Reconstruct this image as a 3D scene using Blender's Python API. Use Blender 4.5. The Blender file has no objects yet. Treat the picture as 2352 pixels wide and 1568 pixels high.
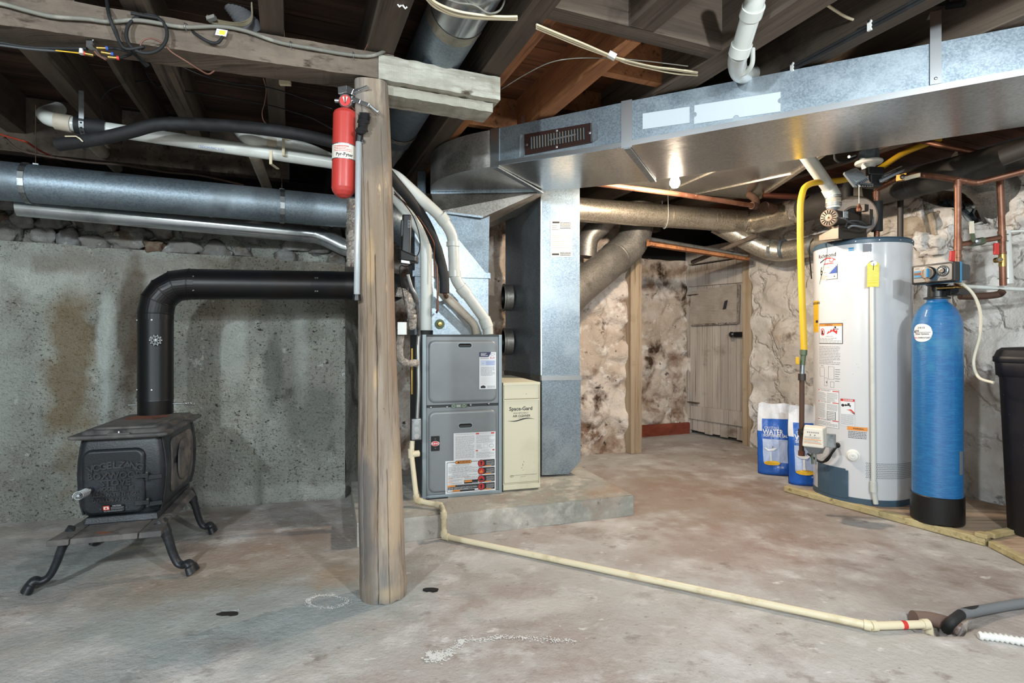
import bpy, bmesh, math, random
from mathutils import Vector, Matrix, noise
# ------------------------------------------------------------------ camera, lights, exposure
SC = bpy.context.scene
COL = SC.collection
F, CX, HY = 1250.0, 1176.0, 775.0
cam = bpy.data.cameras.new('camera'); camo = bpy.data.objects.new('camera', cam); COL.objects.link(camo)
camo.location = (0, 0, 1.0); camo.rotation_euler = (math.radians(90), 0, 0)
cam.sensor_width = 36; cam.lens = 36*F/2352; cam.shift_y = -9/2352; cam.clip_start = .05
SC.camera = camo
SC.view_settings.view_transform = 'Standard'; SC.view_settings.look = 'None'
SC.view_settings.gamma = 1; SC.view_settings.use_curve_mapping = False
SC.view_settings.exposure = EXPOSURE = 1.15
w = bpy.data.worlds.new('world'); SC.world = w; w.use_nodes = True
w.node_tree.nodes['Background'].inputs[0].default_value = (.55, .6, .65, 1)
w.node_tree.nodes['Background'].inputs[1].default_value = 0.3
def lamp(name, loc, watts, col, size):
    l = bpy.data.lights.new(name, 'POINT'); l.energy = watts; l.color = col; l.shadow_soft_size = size
    o = bpy.data.objects.new(name, l); o.location = loc; COL.objects.link(o); return o
lamp('ceiling_lamp_light', (1.2, -.15, 1.93), 86, (.89, .97, 1.0), .05)
lamp('rear_fill_light', (-1.5, -1.0, 1.93), 125, (.85, .95, 1.0), .07)  # added fill light behind left of the camera, stands for no known fixture
lamp('right_lamp_light', (3.3, .3, 1.8), 9, (.9, .96, 1.0), .06)
lamp('middle_fill_light', (.3, -1.8, 1.93), 86, (.89, .97, 1.0), .2)  # added soft fill behind the camera, not a real lamp
# ------------------------------------------------------------------ helpers
V = Vector
def P(px, py, d): return V(((px-CX)/F*d, d, 1-(py-HY)/F*d))
def G(px, py, h=0.0):
    d = F*(1-h)/(py-HY); return V(((px-CX)/F*d, d, h))
CA, SA = .9256, .3784
def R(u, v, z=0.0): return V((u*CA-v*SA, u*SA+v*CA, z))
YAW = math.atan2(SA, CA)
class Plane:
    """vertical plane through a with horizontal direction to b; hit() gives the point seen at a pixel"""
    def __init__(s, a, b):
        s.a = V((a[0], a[1], 0)); s.d = V((b[0]-a[0], b[1]-a[1], 0)).normalized()
        n = V((s.d.y, -s.d.x, 0))
        if n.dot(-s.a) < 0: n = -n
        s.n = n
    def hit(s, px, py, off=0.0):
        r = V(((px-CX)/F, 1, -(py-HY)/F)); o = V((0, 0, 1.0))
        t = (s.a + s.n*off - o).dot(s.n)/r.dot(s.n)
        return o + r*t
def srgb(c):
    if isinstance(c, str): c = tuple(int(c[i:i+2], 16)/255 for i in (0, 2, 4))
    return tuple((x/12.92 if x <= .04045 else ((x+.055)/1.055)**2.4) for x in c[:3]) + (1,)
MATS = {}
def mat(name, col, rough=.6, metal=0.0, layers=(), bump=None, spec=.5, rand=0.0, trans=0.0, emit=0.0, coat=0.0, spots=(), rlayer=None, alpha=1.0):
    """layers: (colour, scale, (sx,sy,sz), lo, hi, detail[, 'v' voronoi cell noise]) mixed over the base;
    spots: (colour, centre, radii, rotz, amount) stains and painted shade of their own shape; bump: (scale, (sx,sy,sz), strength, distance)"""
    m = bpy.data.materials.new(name); m.use_nodes = True; nt = m.node_tree; N = nt.nodes; L = nt.links
    b = N['Principled BSDF']
    tc = N.new('ShaderNodeTexCoord')
    def nz(scale, s3, det, typ='n'):
        mp = N.new('ShaderNodeMapping'); mp.inputs['Scale'].default_value = s3
        L.new(tc.outputs['Object'], mp.inputs[0])
        if typ == 'v':
            t = N.new('ShaderNodeTexVoronoi'); t.inputs['Scale'].default_value = scale
            L.new(mp.outputs[0], t.inputs['Vector'])
            sp = N.new('ShaderNodeSeparateColor'); L.new(t.outputs['Color'], sp.inputs[0]); return sp.outputs[0]
        if typ == 'c':
            t = N.new('ShaderNodeTexVoronoi'); t.feature = 'DISTANCE_TO_EDGE'; t.inputs['Scale'].default_value = scale
            w_ = N.new('ShaderNodeTexNoise'); w_.inputs['Scale'].default_value = scale*2.2; w_.inputs['Detail'].default_value = 3
            L.new(mp.outputs[0], w_.inputs['Vector'])
            ad = N.new('ShaderNodeVectorMath'); ad.operation = 'MULTIPLY_ADD'
            L.new(w_.outputs['Color'], ad.inputs[0]); ad.inputs[1].default_value = (.9/scale,)*3; L.new(mp.outputs[0], ad.inputs[2])
            L.new(ad.outputs[0], t.inputs['Vector']); return t.outputs['Distance']
        t = N.new('ShaderNodeTexNoise'); t.inputs['Scale'].default_value = scale; t.inputs['Detail'].default_value = det
        t.inputs['Roughness'].default_value = .62
        L.new(mp.outputs[0], t.inputs['Vector']); return t.outputs['Fac']
    def ramp(sock, lo, hi):
        r = N.new('ShaderNodeMapRange'); r.clamp = True
        r.inputs[1].default_value = lo; r.inputs[2].default_value = hi; L.new(sock, r.inputs[0]); return r.outputs[0]
    def mix(fac, a, c):
        x = N.new('ShaderNodeMix'); x.data_type = 'RGBA'; L.new(fac, x.inputs[0])
        if isinstance(a, tuple): x.inputs[6].default_value = a
        else: L.new(a, x.inputs[6])
        x.inputs[7].default_value = c; return x.outputs[2]
    cur = srgb(col)
    for ly in layers:
        typ = ly[6] if len(ly) > 6 else 'n'
        cur = mix(ramp(nz(ly[1], ly[2], ly[5], typ), ly[3], ly[4]), cur, srgb(ly[0]))
    for (c, ctr, rad, rz, amt) in spots:
        mp = N.new('ShaderNodeMapping'); mp.vector_type = 'TEXTURE'
        mp.inputs['Location'].default_value = ctr; mp.inputs['Rotation'].default_value = (0, 0, rz); mp.inputs['Scale'].default_value = rad
        w_ = N.new('ShaderNodeTexNoise'); w_.inputs['Scale'].default_value = 6; w_.inputs['Detail'].default_value = 5
        L.new(tc.outputs['Object'], w_.inputs['Vector'])
        L.new(tc.outputs['Object'], mp.inputs[0])
        ad = N.new('ShaderNodeVectorMath'); ad.operation = 'LENGTH'; L.new(mp.outputs[0], ad.inputs[0])
        s_ = N.new('ShaderNodeMath'); s_.operation = 'MULTIPLY_ADD'; L.new(w_.outputs['Fac'], s_.inputs[0]); s_.inputs[1].default_value = 1.6; L.new(ad.outputs['Value'], s_.inputs[2])
        r = N.new('ShaderNodeMapRange'); r.inputs[1].default_value = 1.75; r.inputs[2].default_value = 1.25; r.inputs[3].default_value = 0; r.inputs[4].default_value = amt
        L.new(s_.outputs[0], r.inputs[0]); cur = mix(r.outputs[0], cur, srgb(c))
    if rand and not isinstance(cur, tuple):
        oi = N.new('ShaderNodeObjectInfo'); hs = N.new('ShaderNodeHueSaturation')
        r = N.new('ShaderNodeMapRange'); L.new(oi.outputs['Random'], r.inputs[0]); r.inputs[3].default_value = 1-rand; r.inputs[4].default_value = 1+rand
        L.new(r.outputs[0], hs.inputs['Value']); L.new(cur, hs.inputs['Color']); cur = hs.outputs[0]
    if isinstance(cur, tuple): b.inputs['Base Color'].default_value = cur
    else: L.new(cur, b.inputs['Base Color'])
    b.inputs['Roughness'].default_value = rough; b.inputs['Metallic'].default_value = metal
    b.inputs['Specular IOR Level'].default_value = spec; b.inputs['Transmission Weight'].default_value = trans
    b.inputs['Coat Weight'].default_value = coat; b.inputs['Alpha'].default_value = alpha
    if rlayer:
        r = N.new('ShaderNodeMapRange'); L.new(nz(rlayer[0], (1, 1, 1), 4), r.inputs[0]); r.inputs[1].default_value = .3; r.inputs[2].default_value = .7
        r.inputs[3].default_value = rlayer[1]; r.inputs[4].default_value = rlayer[2]; L.new(r.outputs[0], b.inputs['Roughness'])
    if emit:
        b.inputs['Emission Color'].default_value = srgb(col); b.inputs['Emission Strength'].default_value = emit
    if bump:
        prev = None
        for bp in (bump if isinstance(bump, list) else [bump]):
            bn = N.new('ShaderNodeBump'); bn.inputs['Strength'].default_value = bp[2]; bn.inputs['Distance'].default_value = bp[3]
            typ = bp[4] if len(bp) > 4 else 'n'
            h = nz(bp[0], bp[1], 6, typ)
            if typ == 'c': h = ramp(h, 0, .09)
            L.new(h, bn.inputs['Height'])
            if prev: L.new(prev, bn.inputs['Normal'])
            prev = bn.outputs[0]
        L.new(prev, b.inputs['Normal'])
    MATS[name] = m; return m
TEXTS = {}
def text_geo(s, bold=False):
    k = (s, bold)
    if k in TEXTS: return TEXTS[k]
    c = bpy.data.curves.new('t', 'FONT'); c.body = s; c.size = 1; c.resolution_u = 2; c.align_x = 'CENTER'; c.align_y = 'CENTER'
    if bold: c.offset = .02
    o = bpy.data.objects.new('t', c); COL.objects.link(o)
    dg = bpy.context.evaluated_depsgraph_get(); me = bpy.data.meshes.new_from_object(o.evaluated_get(dg))
    vs = [v.co.copy() for v in me.vertices]; fs = [tuple(p.vertices) for p in me.polygons]
    bpy.data.objects.remove(o); bpy.data.curves.remove(c); bpy.data.meshes.remove(me)
    TEXTS[k] = (vs, fs); return TEXTS[k]
def bez(pts, n=8):
    """Catmull-Rom smoothing of a list of points"""
    pts = [V(p) for p in pts]; out = []
    q = [pts[0]*2-pts[1]] + pts + [pts[-1]*2-pts[-2]]
    for i in range(1, len(q)-2):
        a, b, c, d = q[i-1:i+3]
        for k in range(n):
            t = k/n
            out.append(.5*((2*b)+(c-a)*t+(2*a-5*b+4*c-d)*t*t+(3*b-a-3*c+d)*t**3))
    out.append(pts[-1]); return out
def fillet(pts, r, n=7):
    pts = [V(p) for p in pts]; out = [pts[0]]
    for i in range(1, len(pts)-1):
        a, b, c = pts[i-1:i+2]; u = (a-b); v = (c-b); k = min(r, u.length*.49, v.length*.49)
        p0 = b+u.normalized()*k; p1 = b+v.normalized()*k
        for j in range(n+1):
            t = j/n; out.append(p0*(1-t)**2+b*2*t*(1-t)+p1*t*t)
    out.append(pts[-1]); return out
class MB:
    def __init__(s, M=None): s.v = []; s.f = []; s.m = []; s.sm = []; s.mats = []; s.M = M
    def add(s, vs, fs, m, smooth=False):
        if m not in s.mats: s.mats.append(m)
        k = s.mats.index(m); o = len(s.v)
        s.v += [(s.M @ V(p)) if s.M else V(p) for p in vs]
        for f in fs: s.f.append(tuple(i+o for i in f)); s.m.append(k); s.sm.append(smooth)
        return s
    def box(s, c, d, m, rz=0.0, rot=None, taper=None):
        c = V(c); q = rot if rot is not None else Matrix.Rotation(rz, 3, 'Z'); vs = []
        for z in (-1, 1):
            t = taper if (taper and z > 0) else 1
            for x, y in ((-1, -1), (1, -1), (1, 1), (-1, 1)): vs.append(c+q@V((x*d[0]/2*t, y*d[1]/2*t, z*d[2]/2)))
        return s.add(vs, [(3, 2, 1, 0), (4, 5, 6, 7), (0, 1, 5, 4), (1, 2, 6, 5), (2, 3, 7, 6), (3, 0, 4, 7)], m)
    def hexa(s, b, t, m, under=None):
        """solid between bottom quad b and top quad t"""
        n = len(b); vs = list(b)+list(t); fs = [tuple(reversed(range(n))), tuple(range(n, 2*n))]
        for i in range(n): j = (i+1) % n; fs.append((i, j, j+n, i+n))
        if under: s.add(vs, fs[:1], under); fs = fs[1:]
        return s.add(vs, fs, m)
    def bar(s, a, b, w_, h, m, up=(0, 0, 1)):
        a = V(a); b = V(b); d = (b-a).normalized(); up = V(up)
        if abs(d.dot(up)) > .95: up = V((0, 1, 0))
        x = d.cross(up).normalized(); y = x.cross(d)
        q = [x*i*w_/2+y*j*h/2 for i, j in ((-1, -1), (1, -1), (1, 1), (-1, 1))]
        return s.hexa([a+k for k in q], [b+k for k in q], m)
    def tube(s, pts, r, m, n=14, caps=True, fn=None, smooth=True):
        pts = [V(p) for p in pts]
        pts = [p for i, p in enumerate(pts) if i == 0 or (p-pts[i-1]).length > 1e-6]
        rs = r if isinstance(r, (list, tuple)) else [r]*len(pts)
        if len(rs) != len(pts): rs = [rs[min(len(rs)-1, int(i*len(rs)/len(pts)))] for i in range(len(pts))]
        t0 = (pts[1]-pts[0]).normalized(); x = t0.orthogonal().normalized(); vs = []
        for i, p in enumerate(pts):
            t = ((pts[min(i+1, len(pts)-1)]-pts[max(i-1, 0)])).normalized()
            x = (x-t*x.dot(t)).normalized(); y = t.cross(x)
            for k in range(n):
                a = 2*math.pi*k/n; rr = rs[i]*(fn(i, k) if fn else 1)
                vs.append(p+(x*math.cos(a)+y*math.sin(a))*rr)
        fs = []
        for i in range(len(pts)-1):
            for k in range(n): j = (k+1) % n; fs.append((i*n+k, i*n+j, (i+1)*n+j, (i+1)*n+k))
        s.add(vs, fs, m, smooth)
        if caps:
            s.add(vs[:n], [tuple(reversed(range(n)))], m); s.add(vs[-n:], [tuple(range(n))], m)
        return s
    def lathe(s, prof, c, m, n=32, axis=(0, 0, 1), smooth=True, mats=None):
        c = V(c); ax = V(axis).normalized(); x = V((1, 0, 0)) if abs(ax.z) > .9 else ax.orthogonal().normalized()
        y = ax.cross(x); vs = []
        for (r, h) in prof:
            for k in range(n):
                a = 2*math.pi*k/n; vs.append(c+ax*h+(x*math.cos(a)+y*math.sin(a))*max(r, 1e-5))
        for i in range(len(prof)-1):
            fs = []
            for k in range(n): j = (k+1) % n; fs.append((i*n+k, i*n+j, (i+1)*n+j, (i+1)*n+k))
            q = [i*n+k for k in range(n)]
            s.add(vs[i*n:(i+2)*n], [tuple(a-i*n for a in f) for f in fs], (mats[i] if mats else m), smooth)
        if prof[0][0] > 1e-4: s.add(vs[:n], [tuple(reversed(range(n)))], m)
        if prof[-1][0] > 1e-4: s.add(vs[-n:], [tuple(range(n))], m)
        return s
    def grid(s, nu, nv, fn, m, smooth=True, keep=None, wrap=False):
        vs = [fn(i, j) for j in range(nv+1) for i in range(nu+1)]; fs = []
        for j in range(nv):
            for i in range(nu):
                if keep and not keep(i, j): continue
                a = j*(nu+1)+i; fs.append((a, a+1, a+nu+2, a+nu+1))
        return s.add(vs, fs, m, smooth)
    def rock(s, c, d, m, seed=0, sub=2, amp=.22, rz=0.0, ex=.8):
        bm = bmesh.new(); bmesh.ops.create_icosphere(bm, subdivisions=sub, radius=1); q = Matrix.Rotation(rz, 3, 'Z'); vs = []
        for v in bm.verts:
            p = v.co.copy(); k = 1+amp*noise.noise(p*1.3+V((seed*7.1, seed*3.3, 0)))+amp*.4*noise.noise(p*3.7+V((seed, 0, seed)))
            p = V([math.copysign(abs(t)**ex, t) for t in p])*k
            vs.append(V(c)+q@V((p.x*d[0], p.y*d[1], p.z*d[2])))
        fs = [tuple(v.index for v in f.verts) for f in bm.faces]; bm.free(); return s.add(vs, fs, m, True)
    # flat print on a surface: f(x, y, off) maps metres on the sheet to the world
    def rect(s, f, x0, y0, x1, y1, m, off=0.0, nx=1, rad=0.0):
        if rad:
            pts = []
            for cx, cy, a0 in ((x1-rad, y1-rad, 0), (x0+rad, y1-rad, 90), (x0+rad, y0+rad, 180), (x1-rad, y0+rad, 270)):
                for k in range(5): a = math.radians(a0+k*22.5); pts.append((cx+rad*math.cos(a), cy+rad*math.sin(a)))
            return s.add([f(a, b, off) for a, b in pts], [tuple(range(len(pts)))], m)
        vs = [f(x0+(x1-x0)*i/nx, y, off) for y in (y0, y1) for i in range(nx+1)]
        return s.add(vs, [(i, i+1, nx+2+i, nx+1+i) for i in range(nx)], m)
    def poly(s, f, pts, m, off=0.0): return s.add([f(a, b, off) for a, b in pts], [tuple(range(len(pts)))], m)
    def disc(s, f, cx, cy, rx, ry, m, off=0.0, n=20): return s.poly(f, [(cx+rx*math.cos(2*math.pi*k/n), cy+ry*math.sin(2*math.pi*k/n)) for k in range(n)], m, off)
    def text(s, f, st, x, y, size, m, off=0.0, sx=1.0, bold=False, rot=0.0):
        vs, fs = text_geo(st, bold); c, q = math.cos(rot), math.sin(rot)
        return s.add([f(x+(p.x*sx*c-p.y*q)*size, y+(p.x*sx*q+p.y*c)*size, off) for p in vs], fs, m)
    def lines(s, f, x0, y0, x1, y1, n, m, off=0.0, seed=1, fill=.45):
        rnd = random.Random(seed); h = (y1-y0)/n
        for i in range(n):
            y = y1-(i+.7)*h; x = x0; xe = x1-(rnd.random()*.3*(x1-x0) if rnd.random() < .3 else 0)
            while x < xe-.001:
                wd = min(xe-x, (x1-x0)*rnd.uniform(.05, .18)); s.rect(f, x, y, x+wd, y+h*fill, m, off); x += wd+(x1-x0)*.02
        return s
    def solid_sheet(s, f, poly, thick, m, off=0.0):
        a = [f(x, y, off) for x, y in poly]; b = [f(x, y, off+thick) for x, y in poly]; return s.hexa(a, b, m)
    def build(s, name, parent=None, bevel=0.0, seg=2, auto=True, label=None, cat=None, group=None, kind=None, weld=False):
        me = bpy.data.meshes.new(name); vs = s.v; loc = V((0, 0, 0)); rz = 0
        o = bpy.data.objects.new(name, me); COL.objects.link(o)
        if parent is not None:
            inv = WM[parent.name].inverted(); vs = [inv @ p for p in vs]; o.parent = parent; WM[o.name] = WM[parent.name].copy()
        else:
            if cat or kind is None:   # origin at the middle of the base
                c = V(((min(p.x for p in vs)+max(p.x for p in vs))/2, (min(p.y for p in vs)+max(p.y for p in vs))/2, min(p.z for p in vs)))
                o.location = c; vs = [p-c for p in vs]; WM[o.name] = Matrix.Translation(c)
            else: WM[o.name] = Matrix.Identity(4)
        me.from_pydata([tuple(p) for p in vs], [], s.f)
        for x in s.mats: me.materials.append(MATS[x])
        me.polygons.foreach_set('material_index', s.m); me.polygons.foreach_set('use_smooth', s.sm)
        me.update(); 
        if weld:
            bm = bmesh.new(); bm.from_mesh(me); bmesh.ops.remove_doubles(bm, verts=bm.verts, dist=1e-5); bmesh.ops.recalc_face_normals(bm, faces=bm.faces); bm.to_mesh(me); bm.free()
        if bevel:
            b = o.modifiers.new('bevel', 'BEVEL'); b.width = bevel; b.segments = seg; b.limit_method = 'ANGLE'; b.angle_limit = math.radians(40)
        if label: o['label'] = label
        if cat: o['category'] = cat
        if group: o['group'] = group
        if kind: o['kind'] = kind
        return o
WM = {}
def thing(name, label, cat, loc, rz=0.0, group=None, kind=None):
    o = bpy.data.objects.new(name, None); COL.objects.link(o); o.location = loc; o.rotation_euler = (0, 0, rz); o.empty_display_size = .1
    WM[o.name] = Matrix.Translation(V(loc)) @ Matrix.Rotation(rz, 4, 'Z')
    if label: o['label'] = label
    if cat: o['category'] = cat
    if group: o['group'] = group
    if kind: o['kind'] = kind
    return o
def quadmap(bl, br, tr, tl, w_, h):
    bl, br, tr, tl = V(bl), V(br), V(tr), V(tl); n = (br-bl).cross(tl-bl).normalized()
    if n.dot(V((0, 0, 1))-bl) < 0: n = -n
    def f(x, y, off=0.0):
        a, b = x/w_, y/h; return (bl*(1-a)+br*a)*(1-b)+(tl*(1-a)+tr*a)*b+n*off
    return f
def pxmap(pl, x0, y0, x1, y1, off=0.001):
    """sheet on Plane pl covering the pixel box; returns f, width, height"""
    bl = pl.hit(x0, y1, off); br = pl.hit(x1, y1, off); tl = pl.hit(x0, y0, off); tr = pl.hit(x1, y0, off)
    w_ = (br-bl).length; h = (tl-bl).length; return quadmap(bl, br, tr, tl, w_, h), w_, h
def fbm(x, y, z, o=4): return noise.fractal(V((x, y, z)), 1.0, 2.0, o)
def smooth(a, b, x):
    t = max(0, min(1, (x-a)/(b-a))); return t*t*(3-2*t)
# ------------------------------------------------------------------ materials
D1 = (1, 1, 1)
mat('floor_concrete', 'aba8a4', .78, layers=[('988b84', .9, D1, .42, .6, 5), ('b9b6b4', 1.9, D1, .48, .64, 8), ('7d7067', 1.7, (1, 1.2, 1), .55, .72, 14), ('c3c1bf', 4.5, (1, 1.2, 1), .55, .7, 14), ('71645b', 6, (1, 1.3, 1), .6, .74, 14), ('cfcdca', 13, (.8, 1.3, 1), .62, .72, 12), ('6a5f57', 30, (.8, 1.2, 1), .64, .76, 8), ('d5d3d0', 80, D1, .69, .75, 4), ('4a403a', 95, D1, .7, .78, 4)],
    spots=[('7d8b8b', (-1.0, 2.0, 0), (.9, .45, 9), .2, .55), ('8f7659', (-1.25, 2.35, 0), (.75, .4, 9), .3, .35), ('a0805f', (-.72, 2.28, 0), (.2, .12, 9), 0, .4), ('76604f', (1.3, 3.3, 0), (1.0, .8, 9), -.4, .45), ('5d4b42', (1.7, 2.2, 0), (.5, .55, 9), -.6, .4),  # blue-grey patch left of the post puts the bulb's shadow into the colour
           ('80695a', (.8, 3.6, 0), (1.2, .8, 9), .2, .4), ('b9b5b0', (.1, 2.03, 0), (.28, .09, 9), .1, .7), ('86675b', (1.0, 2.6, 0), (.5, .4, 9), 0, .35), ('6e8387', (-1.9, 2.5, 0), (.5, .6, 9), 0, .4)],
    bump=[(45, D1, .5, .012), (120, D1, .3, .004), (5, D1, .3, .02)], spec=.3)
mat('wall_concrete', '989b93', .9, layers=[('b9beb7', 1.3, (1, 1, .5), .48, .62, 6), ('6a573f', 1.7, (1, 1, .3), .56, .72, 5), ('8e8c86', 3, (1, 1, .6), .45, .7, 8), ('50514b', 7, (1, 1, .6), .58, .75, 10), ('c2c6c0', 14, (1, 1, .8), .62, .7, 10), ('38372f', 38, (1, 1, 1.4), .60, .68, 6), ('4f4e46', 90, D1, .56, .7, 3), ('b9bdb8', 60, D1, .64, .74, 4)],
    spots=[('7a6749', (-2.46, 3.0, .85), (.15, 9, .75), 0, .75), ('c3c9c4', (-2.65, 3.0, 1.35), (.5, 9, .18), 0, .7), ('c6ccc7', (-2.1, 3.0, 1.42), (.35, 9, .1), 0, .7), ('4b3a2a', (-2.17, 3, 1.0), (.08, 9, .6), 0, .7), ('b9c2be', (-2.29, 3, .95), (.05, 9, .5), 0, .8), ('b9c0bb', (-2.8, 3, .7), (.2, 9, .5), 0, .5), ('b5bab5', (-1.66, 3.2, .95), (.09, 9, .35), 0, .6), ('b0b5b0', (-1.3, 3.2, .9), (.06, 9, .4), 0, .55), ('4f544f', (-1.45, 3.2, .8), (.07, 9, .3), 0, .5), ('5a5f5d', (-1.2, 3.2, .5), (.2, 9, .3), 0, .5), ('c3c6c1', (-1.3, 3.2, .05), (.9, 9, .06), 0, .45), ('5d4a38', (-1.6, 3.2, 1.42), (1.6, 9, .09), 0, .5)],  # dark brown streak is mostly the stove pipe's shadow, painted in
    bump=[(70, D1, 1, .02), (9, (1, 1, 2), .6, .03)], spec=.2)
mat('white_plaster', 'cfc8c0', .88, layers=[('dedad5', 1.6, D1, .45, .6, 6), ('b39c86', 2.6, D1, .57, .74, 7), ('e6e3df', 5, D1, .52, .66, 8), ('6b5646', 3.6, D1, .65, .75, 9), ('9a938d', 11, D1, .6, .74, 8), ('4a3b30', 20, D1, .68, .76, 6)],
    bump=[(12, D1, .6, .03), (70, D1, .35, .008), (3.5, D1, .5, .04, 'c')], spec=.25)
mat('dirty_plaster', 'b9aa9c', .9, layers=[('d3c9c1', 2.2, D1, .46, .6, 7), ('7c6251', 3.1, D1, .5, .63, 10), ('ddd7d1', 8, D1, .54, .66, 8), ('4a382d', 4.0, (1, 1, .8), .56, .66, 11), ('2d231d', 13, D1, .62, .70, 8)],
    bump=[(10, D1, .8, .04), (50, D1, .5, .01)], spec=.2)
mat('stone', '6f6e6a', .88, layers=[('8d9092', 4, D1, .45, .65, 8), ('57493c', 7, D1, .52, .7, 8), ('b3b1aa', 16, D1, .62, .72, 8)], bump=[(14, D1, .7, .03), (60, D1, .4, .008)], rand=.25, spec=.25)
mat('pale_stone', 'b8a894', .88, layers=[('c7b9a6', 4, D1, .45, .65, 8), ('7a6350', 7, D1, .52, .7, 8)], bump=[(14, D1, .7, .03), (60, D1, .4, .008)], rand=.15, spec=.25)
mat('rough_brick', '5c4a3c', .9, layers=[('7c7468', 9, D1, .5, .7, 8), ('2e241c', 16, D1, .6, .7, 8)], bump=(18, D1, .7, .02), spec=.2)
def wood(name, c, c2, c3, ax, rough=.8, rand=.15, k=1.0, bumps=.5):
    s1 = tuple(.12 if i == ax else 1.6 for i in range(3)); s2 = tuple(.06 if i == ax else 2.2 for i in range(3))
    mat(name, c, rough, layers=[(c2, 6*k, s1, .42, .62, 8), (c3, 16*k, s2, .55, .7, 8), (c3, 3*k, (1, 1, 1), .58, .75, 4)], bump=[(26*k, s2, bumps, .01)], rand=rand, spec=.25)
wood('joist_wood', '4f463e', '675b50', '2b2420', 1, rand=.2)
wood('joist_orange', '8c5e40', 'a8724b', '4f3424', 1, rand=.15)
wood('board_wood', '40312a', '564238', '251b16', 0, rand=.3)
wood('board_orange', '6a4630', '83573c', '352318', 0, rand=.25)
wood('beam_wood', '5f554c', '776b5f', '382f28', 0, rand=.05)
wood('beam_pale', '9a988d', 'b4b3a8', '6a6459', 0, rand=.05)
wood('block_wood', '4f463e', '675b50', '2b2420', 0)
mat('beam_wash', '9b998e', .85, layers=[('b9b8ad', 5, (.6, 1.5, 1.5), .45, .6, 8), ('75695a', 4, (.7, 1.4, 1.4), .56, .68, 9), ('857f74', 18, (.1, 1.6, 1.6), .5, .66, 8), ('4b4036', 9, (.6, 1.3, 1.3), .64, .72, 9), ('c9c9c0', 22, (.4, 1.5, 1.5), .64, .72, 8)], bump=[(26, (.08, 2, 2), .6, .01), (9, D1, .4, .02)], spec=.25)
mat('galvanized_dusty_shaded', '3c3a37', .65, .35, layers=[('504d49', 5, D1, .5, .7, 8), ('3d3a37', 8, D1, .55, .7, 8)])  # dusty metal, darkened further to paint in the trunk duct's shade
mat('post_wood', '80705f', .85, layers=[('4a4038', 9, (1.4, 1.4, .2), .54, .68, 12), ('a08468', 5, (1.5, 1.5, .3), .54, .64, 10), ('968a7e', 8, (1.6, 1.6, .12), .42, .62, 8), ('a89a88', 6, (1.3, 1.3, .3), .56, .66, 7), ('5b4d45', 14, (2, 2, .12), .55, .7, 8), ('6c6f70', 3, (1, 1, .35), .5, .7, 6), ('c0a684', 18, (1.5, 1.5, .25), .66, .72, 6), ('3a2c24', 26, (1.5, 1.5, .6), .7, .76, 5)], spots=[('55575b', (-.05, -.08, .35), (.055, .2, .32), 0, .65), ('b5a185', (.05, -.09, .04), (.07, .2, .05), 0, .55), ('b8a285', (.07, -.07, .4), (.035, .2, .3), 0, .6), ('a89070', (-.02, -.08, 1.3), (.02, .2, .12), 0, .7), ('b39a78', (-.0, -.08, .85), (.016, .2, .09), 0, .7), ('8a6f58', (.06, -.06, 1.2), (.03, .2, .5), 0, .5), ('4b4540', (-.0, -.08, 1.75), (.09, .2, .16), 0, .45)], bump=[(30, (1.3, 1.3, .16), .5, .008), (70, (1.5, 1.5, .12), .4, .004), (6, (1, 1, .6), .3, .02)], spec=.25)
wood('painted_wood', 'a8967f', '97836c', '6b5544', 2, rand=.08)
wood('door_wood', 'a89e95', 'b9b0a7', '75685c', 2, rand=.1)
wood('red_wood', '6b3324', '7c4030', '4a2218', 0)
wood('treated_wood', 'a59670', 'b7a981', '77693f', 0, rand=.08)
wood('ply_wood', 'a48d78', 'b49e88', '7a6453', 0)
mat('galvanized', '98a5af', .42, .82, layers=[('7d8a95', 190, D1, .1, .9, 2, 'v'), ('a9b4bc', 3, D1, .5, .75, 5)], rlayer=(3, .34, .42), bump=(4, D1, .06, .02))
mat('galvanized_blue', '7f8c96', .5, .75, layers=[('6b7882', 160, D1, .1, .9, 2, 'v'), ('929da5', 3, D1, .5, .75, 6), ('5d666d', 6, D1, .55, .75, 6)], rlayer=(3, .45, .55))
mat('galvanized_dull', '84817c', .48, .7, layers=[('6d6a65', 150, D1, .1, .9, 2, 'v'), ('9a9690', 4, D1, .5, .72, 6), ('5a5651', 7, D1, .55, .75, 6)], rlayer=(4, .42, .54), bump=(5, D1, .06, .02))
mat('galvanized_smooth', 'b9bcbd', .24, .95, layers=[('a4a8aa', 120, D1, .1, .9, 2, 'v')], rlayer=(2, .2, .28), bump=(3, D1, .06, .02))
mat('galvanized_warm', 'c6c0b4', .3, .8, layers=[('9d9484', 170, D1, .1, .9, 2, 'v'), ('cbc3b4', 5, D1, .5, .75, 6)], rlayer=(4, .3, .42), bump=(6, D1, .08, .02))
mat('galvanized_shiny', 'b9bfc2', .24, .85, layers=[('868c90', 5, (1, .2, 1), .5, .7, 5)], rlayer=(9, .16, .3))
mat('bright_metal', 'c6c9cc', .3, 1); mat('zinc', '9ea3a6', .45, 1, layers=[('6f7477', 20, D1, .5, .7, 4)])
mat('foil', 'c6c0ba', .24, 1, layers=[('6d5c52', 12, D1, .5, .7, 6)], bump=[(30, D1, 1, .03), (70, D1, .7, .01)])
mat('tape', '9a9488', .4, .7, layers=[('7a766c', 9, D1, .5, .7, 5)], bump=(20, D1, .6, .01))
mat('black_iron', '22262b', .4, .25, layers=[('3b4046', 5, D1, .5, .7, 6)], bump=(140, D1, .25, .004), spec=.5)
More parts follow.
